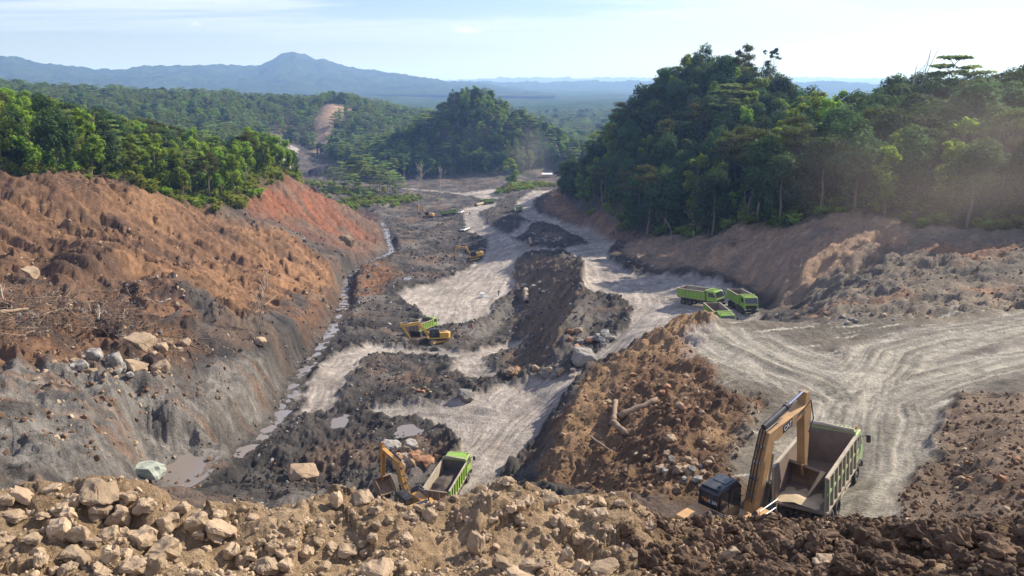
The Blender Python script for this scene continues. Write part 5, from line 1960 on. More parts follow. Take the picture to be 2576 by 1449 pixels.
def txt(parent, s, loc, size, mat, rot):
    cu = bpy.data.curves.new('lettering', 'FONT')
    cu.body = s
    cu.size = size
    cu.extrude = 0.002
    cu.resolution_u = 2
    tmp = bpy.data.objects.new('lettering_curve', cu)
    dg = bpy.context.evaluated_depsgraph_get()
    me = bpy.data.meshes.new_from_object(tmp, depsgraph=dg)
    bpy.data.objects.remove(tmp)
    me.materials.clear()
    me.materials.append(mat)
    me.name = 'lettering'
    o = link('lettering', me, parent)
    o.location = loc
    o.rotation_euler = rot
    return o


def pickup(name, label, spot, heading):
    e = empty(name)
    tag(e, label, 'pickup', 'white pickups on the pit road')
    mb = MB()
    mb.prism([(-2.6, 0.45), (-2.6, 1.08), (-0.75, 1.08), (0.95, 1.10), (2.2, 1.0), (2.62, 0.82), (2.65, 0.45)], 'x', -0.92, 0.92)
    body = mb.build('body', M['white'], e, bevel=0.05)
    mb = MB()
    mb.prism([(-0.80, 1.08), (-0.62, 1.76), (0.35, 1.78), (1.10, 1.10)], 'x', -0.82, 0.82)
    cabo = mb.build('cab', M['white'], e, bevel=0.05)
    g = MB()
    g.add([(-0.72, 0.44, 1.74), (0.72, 0.44, 1.74), (0.76, 1.09, 1.15), (-0.76, 1.09, 1.15)], [(0, 1, 2, 3)])
    g.build('windscreen', M['glass'], cabo)
    for s in (-1, 1):
        g = MB()
        g.prism([(-0.70, 1.14), (-0.55, 1.68), (0.30, 1.70), (0.92, 1.14)], 'x', s * 0.82, s * 0.832)
        g.build('side_window', M['glass'], cabo)
        g = MB()
        g.box((s * 0.7, 2.62, 0.78), (0.36, 0.06, 0.16))
        g.build('headlight', M['lamp_glass'], e)
        for y in (1.65, -1.55):
            wheel_parts(e, s * 0.84, y, 0.38, 0.38, 0.25)
    g = MB()
    g.box((0, -1.68, 1.085), (1.56, 1.66, 0.02))
    g.build('cargo_bed', M['chassis'], e)
    g = MB()
    g.box((0, 2.64, 0.55), (1.7, 0.08, 0.25))
    g.build('bumper', M['black'], e)
    g = MB()
    g.box((0, 2.55, 0.80), (0.9, 0.2, 0.16))
    g.build('grille', M['black'], e)
    seat_on_ground(e, spot[0], spot[1], heading, 1.7, 0.8)
    return e


dump_truck('dump_truck', 'dusty green dump truck under the excavator bucket with open tail and sand on its floor', SPOT['truck_near'], R(36), 'green_dusty', 'green_worn', 'bed_in', False, 'sand_load', high=0.32)
dump_truck('dump_truck', 'lime green dump truck with ribbed sides holding a heap of dark spoil', SPOT['truck_low'], R(13), 'lime', 'lime', 'bed_dark', True, 'mud_load')
dump_truck('dump_truck', 'lime green dump truck behind the yellow excavator on the dark pit floor', SPOT['truck_pit'], R(24), 'lime', 'lime', 'bed_dark', True, 'coal')
dump_truck('dump_truck', 'green dump truck parked side-on in the yard with an empty body', SPOT['truck_park_a'], R(140), 'lime', tarp=False)
dump_truck('dump_truck', 'green dump truck parked nose-on in the yard, its whole cab in view', SPOT['truck_park_b'], R(176), 'lime', tarp=False)
dump_truck('dump_truck', 'green dump truck mostly hidden behind the rim of the bench', SPOT['truck_park_c'], R(176), 'lime', tarp=False)
dump_truck('dump_truck', 'dark green dump truck driving towards the viewer on the upper haul road', SPOT['truck_road'], R(177), 'lime', tarp=False, load='coal')
dump_truck('dump_truck', 'small far lime dump truck beside the long rusty pipe', SPOT['truck_far_a'], R(-108), 'lime', tarp=False)
dump_truck('dump_truck', 'far lime dump truck next to the dark excavator on the mud flat', SPOT['truck_far_b'], R(68), 'lime', tarp=False, inner='bed_dark')

excavator('excavator', 'sun-bleached yellow excavator with tall raised boom loading the dusty green truck', SPOT['dig_near'], R(47), 76, 10, -80, 0.5, 'tan', 'bucket', 'CAT', -140, scale=1.1, bs=1.55, plate=('TBJ', '-E 281'))
excavator('excavator', 'ochre excavator with raised boom behind the rubble crest beside the loaded lime truck', SPOT['dig_low'], R(-38), 60, 8, -86, 0.9, 'yellow', 'bucket', 'CAT', -140)
excavator('excavator', 'bright yellow excavator with lowered boom on the dark pit floor', SPOT['dig_pit'], R(-104), 46, -6, -122, -0.6, 'yellow_bright', 'bucket', None, -170)
excavator('excavator', 'yellow excavator with a hydraulic breaker at the edge of the pale pit road', SPOT['dig_breaker'], R(-92), 66, 8, -66, 0.0, 'yellow_bright', 'breaker', 'CAT')
excavator('excavator', 'dark far excavator standing on the mud flat below the red hill', SPOT['dig_far'], R(-70), 55, 30, -95, 0.4, 'yellow', 'bucket', None, -150)
pickup('pickup', 'white pickup driving along the pale pit road above the breaker', SPOT['pickup_a'], R(-155))
pickup('pickup', 'white pickup at the far bend of the pit road near the mud flat', SPOT['pickup_b'], R(-165))
print('machines ok')

# ------------------------------------------------------------------ words that say which one
SZW = lambda w, a, b: 'small ' if w < a else 'large ' if w > b else 'middling '


def which(u, table):
    for lim, phrase in table:
        if u < lim:
            return phrase
    return table[-1][1]



# ------------------------------------------------------------------ woods
rgt = np.random.default_rng(77)
PROTO = proto_collection('tree_source', [])
PIDX = {}
for kd in ('slender', 'umbrella', 'dense', 'spreading', 'bush'):
    for tr, cr in KINDS[kd]:
        PIDX.setdefault(kd, []).append(len(PROTO.objects))
        PROTO.objects.link(bpy.data.objects.new('tree_source_%02d' % len(PROTO.objects), joined(tr, cr, 'tree_source')))
NAT = {'slender': 15, 'umbrella': 15, 'dense': 15, 'spreading': 20, 'wispy': 20, 'bush': 3}


def inside(key, extra=None):
    def f(x, y):
        m = sample(Z[key], x, y) > 0.5
        m &= sample(ROADM, x, y) < 0.3
        if extra is not None:
            m &= extra(x, y)
        return m
    return f


def col_u(x, y):
    """photo column of a ground point (any height: a plumb line stays near its column)"""
    return x / y


def choose(rg, table):
    r_ = rg.random() * sum(w for _, w in table)
    for k, w in table:
        r_ -= w
        if r_ <= 0:
            return k
    return table[-1][0]


SPEC = []           # single trees that can be told apart; planted first, others keep clear of them


def special(name, kind, u, v, height, label, hmin=25.0, squash=1.0, xy=None, seed=None):
    x, y, z = hxy(u, v, hmin) if xy is None else (*xy, 0)
    SPEC.append((x, y))
    return plant_tree(name, kind, x, y, height, label, None, 'tree', seed, squash)


def gxy(u, h):
    a = az_of(u)
    return math.sin(a) * h, math.cos(a) * h


special('spreading_tree', 'spreading', 1986, 520, 20, 'tall spreading tree with long pale bare trunk at the edge of the right-hand wood', squash=0.95)
special('pale_trunk_tree', 'wispy', 2126, 505, 16, 'slim tree with a pale bare trunk in the dark right-hand wood')
special('emergent_tree', 'wispy', 0, 0, 25, 'wispy tree with long bare limbs on the highest part of the right skyline', xy=gxy(1912, 300))
special('emergent_tree', 'spreading', 0, 0, 23, 'open-crowned dark tree on the right skyline beside the highest hill crown', xy=gxy(1845, 305), squash=0.8)
special('umbrella_tree', 'umbrella', 0, 0, 24, 'broad flat-crowned tree standing above the right skyline', xy=gxy(2352, 255), squash=1.1)
special('lone_tree', 'wispy', 0, 0, 21, 'thin-stemmed lone tree sticking up from the top of the middle hill', xy=gxy(1148, 668), squash=0.6)
special('umbrella_tree', 'umbrella', 0, 0, 26, 'dark layered tree on the left shoulder of the middle hill', xy=gxy(1078, 672), squash=1.5)
special('umbrella_tree', 'umbrella', 0, 0, 22, 'flat-topped tree on the right shoulder of the middle hill', xy=gxy(1328, 660), squash=1.1)
special('sunlit_tree', 'slender', 1282, 478, 20, 'sunlit yellowish tree on a thin stem where the road leaves the pit', hmin=300, squash=1.5)
for i, (u, v, h, sq) in enumerate([(905, 500, 27, 1.05), (955, 508, 21, 1.1), (870, 486, 20, 1.0), (990, 500, 16, 1.3), (930, 480, 22, 1.1), (840, 478, 15, 1.1), (975, 482, 19, 1.1), (890, 510, 17, 1.1)]):
    special('umbrella_tree', 'umbrella', u, v, h, ['tall layered green tree of the clump left of the mud flat', 'layered tree with its foot nearest the mud flat in the central clump', 'low layered tree at the coal heap end of the central clump',
                                                  'small flat-crowned tree at the right end of the central clump', 'layered tree at the back of the central clump beside the dark mud',
                                                  'low layered tree at the left end of the central clump', 'layered tree behind the right end of the central clump', 'layered tree in front of the tallest one in the central clump'][i], hmin=300, squash=sq)

LCOL = [(150, 'at its left end'), (300, 'above the brown ridge'), (480, 'above mid slope'), (600, 'near the red hill'), (1e9, 'on the red hill')]
RCOL = [(1560, 'at its left foot'), (1680, 'left of the top'), (1800, 'under the top'), (1940, 'above the scarp'), (2080, 'by the bare trunk'), (2250, 'below the snag'), (2420, 'above the dust'), (1e9, 'at its right end')]
MCOL = [(1060, 'left foot'), (1150, 'left flank'), (1230, 'middle'), (1320, 'right flank'), (1e9, 'right foot')]
KW_ = {'slender': 'slender green', 'dense': 'dark creeper-hung', 'umbrella': 'flat-crowned', 'spreading': 'round-crowned olive'}


def tree_label(key, kd, x, y, ht, f):
    u = CX + FPX * (x / y) / (math.cos(PITCH) + 0.1)
    size = 'tall' if f > 0.66 else 'low' if f < 0.33 else 'middling'
    h = math.hypot(x, y)
    if key == 'woodl':
        row = 'front rank' if h < 225 else 'second rank' if h < 250 else 'rear rank'
        return '%s %s tree in the %s of the left wood %s' % (size, KW_[kd], row, which(u, LCOL))
    if key == 'woodr':
        row = 'lower' if h < 190 else 'middle' if h < 225 else 'upper'
        return '%s %s tree on the %s right-hand wooded hill %s' % (size, KW_[kd], row, which(u, RCOL))
    row = 'lower' if h < 630 else 'upper'
    return '%s %s tree on the %s %s of the middle hill' % (size, KW_[kd], row, which(u, MCOL))


N_IND = {'woodl': 125, 'woodr': 130, 'woodm': 60}
TAB = {'woodl': [('slender', 0.62), ('dense', 0.22), ('umbrella', 0.10), ('spreading', 0.06)],
       'woodr': [('dense', 0.62), ('spreading', 0.12), ('slender', 0.23), ('umbrella', 0.03)],
       'woodm': [('dense', 0.58), ('umbrella', 0.12), ('slender', 0.3)]}
GRP = {'woodl': 'trees of the left wood', 'woodr': 'trees of the right hill', 'woodm': 'trees of the middle hill'}
NAMES = {'slender': 'slender_tree', 'dense': 'creeper_tree', 'umbrella': 'umbrella_tree', 'spreading': 'spreading_tree'}
HGT = {'woodl': (11.5, 17), 'woodr': (13, 20), 'woodm': (12, 18)}
rest = []
hw_view = R(36)
for key, h_r, sp in (('woodl', (190, 430), 5.6), ('woodr', (145, 420), 6.0), ('woodm', (598, 800), 7.2)):
    pts = poisson(26000, inside(key), (R(-42), R(42)), h_r, sp, rgt, SPEC)
    hd = np.hypot(pts[:, 0], pts[:, 1])
    inview = np.abs(np.arctan2(pts[:, 0], pts[:, 1])) < R(34.5)
    order = np.argsort(np.where(inview, hd, hd + 1e4))
    if key == 'woodm':                          # the slope facing the viewer between the flat and the crest
        cx_, cy_ = gxy(1190, 640)
        order = np.argsort(np.hypot(pts[:, 0] - cx_, pts[:, 1] - cy_ + 15))
    for rank, i in enumerate(order):
        x, y = pts[i]
        kd = choose(rgt, TAB[key])
        lo, hi = HGT[key]
        ht = lo + (hi - lo) * rgt.random()
        if kd == 'spreading':
            ht *= 1.08
        if rank < N_IND[key] and inview[i]:
            plant_tree(NAMES[kd], kd, x, y, ht, tree_label(key, kd, x, y, ht, (ht / (1.08 if kd == 'spreading' else 1) - lo) / (hi - lo)), GRP[key], squash=0.85 + 0.4 * rgt.random())
        else:
            rest.append((x, y, kd, ht))
# far plantation and the woods behind, too many to count
far_pts = poisson(26000, lambda x, y: (sample(ROADM, x, y) < 0.3) & ((sample(WOOD, x, y) > 0.5)), (R(-42), R(16)), (430, 1085), 8.6, rgt)
have = set((int(p[0] // 6), int(p[1] // 6)) for p in rest)
for x, y in far_pts:
    if (int(x // 6), int(y // 6)) in have:
        continue
    kd = choose(rgt, [('umbrella', 0.46), ('slender', 0.34), ('dense', 0.20)])
    rest.append((x, y, kd, 11 + 6 * rgt.random()))
n = len(rest)
rp = np.array([(r_[0], r_[1]) for r_ in rest])
rz_ = sample(Hh, rp[:, 0], rp[:, 1]) - 0.2
sc_ = np.array([r_[3] / NAT[r_[2]] for r_ in rest])
wd_ = sc_ * (0.9 + 0.45 * rgt.random(n))
scatter('forest', np.column_stack([rp, rz_]), np.column_stack([np.zeros(n), np.zeros(n), rgt.random(n) * 6.28]), np.column_stack([wd_, wd_, sc_]), PROTO,
        [int(rgt.choice(PIDX[r_[2]])) for r_ in rest], 'mass of woodland covering the hills and valley behind the pit')
# trees beyond the modelled valley, on the first swell of the plain
fp = poisson(9000, lambda x, y: np.ones(len(x), bool), (R(-42), R(20)), (1060, 1750), 14, rgt)
az_, l_ = np.arctan2(fp[:, 0], fp[:, 1]), np.log(np.hypot(fp[:, 0], fp[:, 1]))
ii = np.clip(((az_ - fa[0]) / (fa[1] - fa[0])).astype(int), 0, len(fa) - 1)
jj = np.clip(((l_ - fl[0]) / (fl[1] - fl[0])).astype(int), 0, len(fl) - 1)
n = len(fp)
sc_ = 0.85 + 0.5 * rgt.random(n)
scatter('forest', np.column_stack([fp, FZ[jj, ii] - 1]), np.column_stack([np.zeros(n), np.zeros(n), rgt.random(n) * 6.28]), np.column_stack([sc_ * 1.3, sc_ * 1.3, sc_]), PROTO,
        [int(rgt.choice(PIDX['umbrella'] if rgt.random() < 0.7 else PIDX['dense'])) for _ in range(n)], 'far flat-crowned plantation trees on the swell before the mountain')
# undergrowth at the wood edges
up = []
for key, h_r, dens in (('woodl', (188, 300), 1700), ('woodr', (145, 300), 1500)):
    a = R(-40) + R(80) * rgt.random(dens * 14)
    h = np.sqrt(h_r[0] ** 2 + (h_r[1] ** 2 - h_r[0] ** 2) * rgt.random(dens * 14))
    x, y = np.sin(a) * h, np.cos(a) * h
    zz_ = sample(Z[key], x, y)
    ok = (zz_ > 0.25) & (sample(ROADM, x, y) < 0.2)
    sel = np.flatnonzero(ok)[:dens]
    up.append(np.column_stack([x[sel], y[sel]]))
# weeds and bushes round the central clump and along the far road
for u, v, rad, cnt in [(930, 505, 26, 230), (870, 485, 22, 170), (985, 505, 18, 110), (900, 520, 16, 80), (1290, 480, 14, 50), (1320, 470, 14, 50), (1360, 468, 12, 40), (1250, 485, 10, 25), (820, 465, 20, 60)]:
    x, y, z = hxy(u, v, 300)
    q = rgt.normal(size=(cnt, 2)) * (rad * 0.5, rad * 0.5) + (x, y)
    up.append(q)
q = np.concatenate(up)
ok = sample(ROADM, q[:, 0], q[:, 1]) < 0.3
q = q[ok]
n = len(q)
sc_ = 0.5 + 0.9 * rgt.random(n)
scatter('undergrowth', np.column_stack([q, sample(Hh, q[:, 0], q[:, 1]) - 0.2]), np.column_stack([np.zeros(n), np.zeros(n), rgt.random(n) * 6.28]), np.column_stack([sc_ * 1.2, sc_ * 1.2, sc_]), PROTO,
        [int(rgt.choice(PIDX['bush'])) for _ in range(n)], 'low leafy undergrowth along the wood edges')
print('woods ok', len(rest))

HEAP = [(180, 'at the left end'), (360, 'below the pale green boulder'), (560, 'below the puddle'), (800, 'below the flat tan slab'), (960, 'left of the ochre excavator'), (1080, 'below the ochre excavator'), (1200, 'below the loaded truck'), (1330, 'under the round crest stone'), (1480, 'below the dark hole'), (1700, 'below the brown bank'), (1e9, 'below the tall excavator')]
CLODS = [(1800, 'below the rubble'), (1960, 'below the tall excavator'), (2130, 'below the dusty truck'), (2300, 'below the wheel track'), (2450, 'right of the wheel track'), (1e9, 'at the right picture edge')]


def heap_label(u, v, w):
    return SZW(w, 26, 48) + 'tan stone ' + ('on the crest' if v < 1310 else 'in the middle' if v < 1385 else 'at the bottom edge') + ' of the rubble heap ' + which(u, HEAP)


def clod_label(u, v, w):
    return SZW(w, 34, 50) + 'dark clod ' + ('on the crest' if v < 1355 else 'in the middle' if v < 1405 else 'at the bottom edge') + ' of the topsoil heap ' + which(u, CLODS)


# ------------------------------------------------------------------ stones
M['sandstone'] = mat_rock('sandstone', (0.40, 0.305, 0.205), (0.275, 0.200, 0.132), 2.4, 0.9)
M['clod'] = mat_rock('topsoil_clod', (0.080, 0.052, 0.036), (0.165, 0.108, 0.068), 3.0, 1.0)
M['greyrock'] = mat_rock('grey_rock', (0.29, 0.275, 0.25), (0.17, 0.158, 0.142), 1.0, 0.7)
M['tanrock'] = mat_rock('tan_rock', (0.34, 0.255, 0.170), (0.20, 0.145, 0.098), 1.1, 0.8)
M['rustrock'] = mat_rock('rust_rock', (0.33, 0.175, 0.095), (0.21, 0.125, 0.080), 0.9, 0.5)
M['greenrock'] = mat_rock('pale_green_rock', (0.40, 0.43, 0.37), (0.20, 0.225, 0.185), 0.7, 0.5)
M['mudclod'] = mat_rock('mud_clod', (0.050, 0.046, 0.043), (0.115, 0.10, 0.088), 1.0, 0.8)
M['browncl'] = mat_rock('brown_clod', (0.20, 0.125, 0.075), (0.11, 0.07, 0.045), 1.2, 0.8)


def rock_mesh(seed, mat, blocky=0.5, fine=2, rough=0.06):
    """broken stone about one unit across: cut block with chipped edges and a rough skin"""
    rg = np.random.default_rng(seed)
    bm = bmesh.new()
    n = 26
    for i in range(n):
        d = rg.normal(size=3)
        d /= np.linalg.norm(d)
        c = np.sign(d) * np.abs(d) ** (1 - 0.62 * blocky)
        c /= max(np.abs(c).max(), 1e-6) ** blocky
        c = c * np.array((0.5, 0.42, 0.36)) * (0.86 + 0.25 * rg.random())
        bm.verts.new(c)
    bmesh.ops.convex_hull(bm, input=bm.verts)
    bmesh.ops.delete(bm, geom=[v for v in bm.verts if not v.link_faces], context='VERTS')
    bmesh.ops.dissolve_limit(bm, angle_limit=R(14), verts=bm.verts, edges=bm.edges)
    bmesh.ops.bevel(bm, geom=list(bm.edges), offset=0.035, segments=1, affect='EDGES', clamp_overlap=True)
    bmesh.ops.triangulate(bm, faces=bm.faces)
    if fine:
        bmesh.ops.subdivide_edges(bm, edges=[e for e in bm.edges if e.calc_length() > 0.12], cuts=fine - 1, use_grid_fill=True)
        bmesh.ops.triangulate(bm, faces=bm.faces)
        co = np.array([v.co[:] for v in bm.verts])
        o = rg.random() * 90
        dn = fbm(co[:, 0] * 3.2 + o, co[:, 1] * 3.2 + co[:, 2] * 2.1, 601, 3) + fbm(co[:, 2] * 3.6 - o, co[:, 0] * 3 + co[:, 1] * 1.7, 611, 3)
        bm.normal_update()
        for v, q in zip(bm.verts, dn):
            v.co += v.normal * float(q) * rough
    me = bpy.data.meshes.new('rock')
    bm.to_mesh(me)
    bm.free()
    me.materials.append(mat)
    return me


STONE = [rock_mesh(700 + i, M['sandstone'], 0.12 + 0.06 * i, 3, 0.075) for i in range(9)]
CLOD = [rock_mesh(740 + i, M['clod'], 0.1, 3, 0.13) for i in range(5)]
GREY = [rock_mesh(760 + i, M['greyrock'], 0.25 + 0.1 * i, 2, 0.05) for i in range(5)]
TAN = [rock_mesh(780 + i, M['tanrock'], 0.4 + 0.1 * i, 2, 0.05) for i in range(4)]
RUST = [rock_mesh(800 + i, M['rustrock'], 0.4, 2, 0.06) for i in range(3)]
GREEN = [rock_mesh(820, M['greenrock'], 0.5, 3, 0.06)]
MUDC = [rock_mesh(830 + i, M['mudclod'], 0.05, 2, 0.12) for i in range(3)]
BROWN = [rock_mesh(840 + i, M['browncl'], 0.1, 2, 0.12) for i in range(3)]
GREYS = [rock_mesh(850 + i, M['greyrock'], 0.3, 0) for i in range(3)]
TANS = [rock_mesh(860 + i, M['sandstone'], 0.3, 0) for i in range(4)]
PEB = [rock_mesh(870 + i, M['clod'], 0.05, 0) for i in range(3)]
MUDS = [rock_mesh(880 + i, M['mudclod'], 0.05, 0) for i in range(3)]
BROWNS = [rock_mesh(890 + i, M['browncl'], 0.1, 0) for i in range(3)]


def px_m(x, y, z):
    """photo pixels per metre at a place"""
    d = math.sqrt(x * x + y * y + z * z)
    return FPX / d


rgs = random.Random(5)


def place_rock(name, variants, u, v, wpx, hpx, label, group=None, hmin=25.0, tilt=None, sink=0.22, cat='rock', yaw=None, var=None):
    """a stone whose outline is about wpx by hpx photo pixels, bedded in the ground under pixel (u, v)"""
    x, y, z = hxy(u, v, hmin, Hh)
    k = px_m(x, y, z)
    w, h = wpx / k, hpx / k
    me = variants[rgs.randrange(len(variants)) if var is None else var % len(variants)]
    o = link(name, me)
    o.scale = (w * 1.0, w * (0.95 + 0.3 * rgs.random()), h * 1.28)
    g = float(sample(Hh, x, y))
    o.location = (x, y, g + h * (0.5 - sink))
    o.rotation_euler = (rgs.uniform(-0.3, 0.3), tilt if tilt is not None else rgs.uniform(-0.3, 0.3), yaw if yaw is not None else rgs.uniform(-0.6, 0.6))
    tag(o, label, cat, group)
    return o


# the heap at the viewer's feet: each stone measured on the photograph (left third, then the middle)
FG = [(740, 825, 260, 120, 0.5), (170, 855, 150, 110), (390, 795, 130, 50), (545, 885, 140, 100), (460, 950, 100, 80), (520, 1000, 100, 120), (760, 970, 150, 110), (895, 1010, 180, 180), (970, 860, 120, 90),
      (455, 1115, 170, 170), (600, 1140, 150, 160), (835, 1150, 140, 110), (935, 1140, 80, 110), (1085, 1180, 200, 170), (1245, 1265, 220, 150), (840, 1300, 110, 160), (945, 1300, 110, 90), (1165, 1370, 150, 150),
      (1010, 1390, 170, 110), (545, 1285, 160, 90), (300, 1340, 100, 110), (635, 1345, 90, 110), (500, 1410, 140, 80), (1270, 1060, 170, 140), (1495, 1060, 160, 180), (1670, 1115, 240, 110, 0.55), (1660, 1005, 110, 90),
      (1755, 1270, 110, 120), (1835, 1340, 100, 120), (2065, 1250, 90, 90), (2310, 1270, 110, 100), (2160, 1370, 120, 110), (2020, 1380, 200, 120), (1380, 940, 120, 100), (1080, 930, 170, 120), (50, 880, 110, 90),
      (110, 1000, 150, 80), (2545, 880, 100, 190), (250, 1170, 120, 70), (60, 1190, 90, 60), (780, 1430, 100, 60), (1470, 1430, 110, 60), (700, 1200, 110, 70), (330, 1000, 90, 50), (1900, 1310, 90, 80), (2440, 1390, 120, 90)]
FG2 = [(155, 865, 160, 100), (290, 905, 70, 70), (670, 995, 120, 130), (580, 945, 80, 80), (890, 1015, 50, 120), (1255, 735, 100, 80), (1550, 870, 190, 80, -0.35), (1335, 915, 100, 70), (1955, 985, 120, 80), (1020, 1210, 140, 230),
       (755, 1160, 90, 60), (1440, 1380, 200, 110), (1340, 1430, 200, 70), (270, 1400, 240, 110), (50, 1265, 140, 90), (1710, 1300, 110, 130), (1810, 1380, 130, 110), (2000, 1400, 260, 110), (1220, 1370, 160, 140), (1545, 1185, 80, 110),
       (1925, 1075, 60, 80), (1620, 1120, 70, 60), (360, 1030, 80, 60), (860, 860, 70, 60), (1180, 980, 90, 60), (500, 1160, 100, 60), (160, 1210, 80, 60), (1100, 1160, 90, 60), (440, 930, 70, 50), (1480, 1100, 80, 70), (1620, 1030, 120, 90), (1860, 880, 90, 70), (2100, 900, 90, 70)]
FGL = {0: 'largest tan slab tilted over the left part of the rubble crest', 25: 'long tan slab sloping down in the left half of the rubble heap', 37: 'tall upright tan block on the rubble crest left of the ochre excavator', 7: 'big square tan stone near the left top of the rubble heap'}
FGL2 = {5: 'pale round stone on the highest point of the rubble crest', 6: 'long tan slab lying on the crest below the dark hole', 9: 'tall shaggy tan block in the middle of the rubble heap', 2: 'rounded tan stone below the loaded lime truck', 13: 'broad tan stone cut by the bottom edge under the ochre excavator'}
for lst, ox, lab in ((FG, 0, FGL), (FG2, 858, FGL2)):
    for i, q in enumerate(lst):
        cx_, cy_, w_, h_ = q[:4]
        place_rock('stone', STONE, ox + cx_ / 3, 966 + (cy_ + h_ * 0.22) / 3, w_ / 3 * 0.95, h_ / 3 * 0.95, lab.get(i, heap_label(ox + cx_ / 3, 966 + cy_ / 3, w_ / 3)), 'stones of the rubble heap', 6.0,
                   q[4] if len(q) > 4 else None, 0.24, 'stone', 0.2 if len(q) > 4 else None)
rg2 = np.random.default_rng(99)
cnt = 0
while cnt < 90:                                  # more of the same between the measured ones
    u, v = rg2.uniform(-60, 1640), rg2.uniform(1262, 1449)
    w_ = rg2.uniform(10, 30)
    place_rock('stone', STONE, u, v, w_, w_ * rg2.uniform(0.6, 1.0), heap_label(u, v, w_), 'stones of the rubble heap', 6.0, None, 0.3, 'stone')
    cnt += 1
for i in range(95):                              # dark clods to the right
    u, v = rg2.uniform(1560, 2640), rg2.uniform(1322, 1449)
    w_ = rg2.uniform(22, 62) * (0.75 if v < 1350 else 1)
    place_rock('clod', CLOD, u, v, w_, w_ * rg2.uniform(0.6, 0.95), clod_label(u, v, w_), 'topsoil clods at the lower right', 6.0, None, 0.2, 'clod')
for u, v, w_, lab in [(2070, 1425, 42, 'pale tan stone among the dark clods at the bottom edge'), (1838, 1405, 48, 'rounded brown stone at the left end of the dark clods'), (1735, 1400, 36, 'grey-tan stone between the sandy heap and the dark clods')]:
    place_rock('stone', STONE, u, v, w_, w_ * 0.8, lab, 'stones of the rubble heap', 6.0, None, 0.2, 'stone')

# boulders of the pit
B_ = [('GREY', 1466, 908, 58, 50, 'largest grey boulder beside the pale haul road'), ('GREY', 1172, 1000, 40, 30, 'round pale boulder on the dark bank left of the haul road'),
      ('GREY', 985, 1128, 46, 34, 'grey boulder on the upper left of the rock pile by the ochre excavator'), ('GREY', 1034, 1128, 38, 36, 'blue-grey boulder at the top of the rock pile by the ochre excavator'),
      ('TAN', 762, 1196, 76, 36, 'big flat tan slab on the dark mud behind the rubble crest'), ('GREEN', 364, 1188, 84, 36, 'pale green boulder at the foot of the left grey slope'),
      ('TAN', 872, 612, 36, 34, 'large tan boulder at the foot of the red hill'), ('TAN', 655, 862, 30, 22, 'rounded boulder with a dead sapling on the left slope'),
      ('TAN', 355, 868, 62, 40, 'wide tan boulder above the ledge of the left terrace'), ('GREY', 292, 918, 30, 46, 'pale upright stone on the ledge of the left terrace'), ('TAN', 340, 925, 44, 32, 'tan block on the left ledge beside the pale upright stone'),
      ('TAN', 402, 930, 46, 28, 'rounded ochre stone at the right end of the left ledge'), ('GREY', 240, 900, 34, 34, 'split pale stone on the left ledge'), ('GREY', 200, 925, 40, 26, 'flat grey stone at the left end of the stone row on the ledge'),
      ('RUST', 1073, 1165, 36, 28, 'rust-coloured stone at the right of the rock pile by the ochre excavator'), ('RUST', 1100, 1152, 22, 14, 'small rusty stone lying apart to the right of the rock pile'),
      ('TAN', 78, 690, 34, 24, 'tan boulder in the cut bank of the left terrace')]
SETS = {'GREY': GREY, 'TAN': TAN, 'RUST': RUST, 'GREEN': GREEN}
for st, u, v, w_, h_, lab in B_:
    place_rock('boulder', SETS[st], u, v, w_, h_, lab, 'boulders of the pit', sink=0.34, cat='boulder')
rg3 = np.random.default_rng(123)
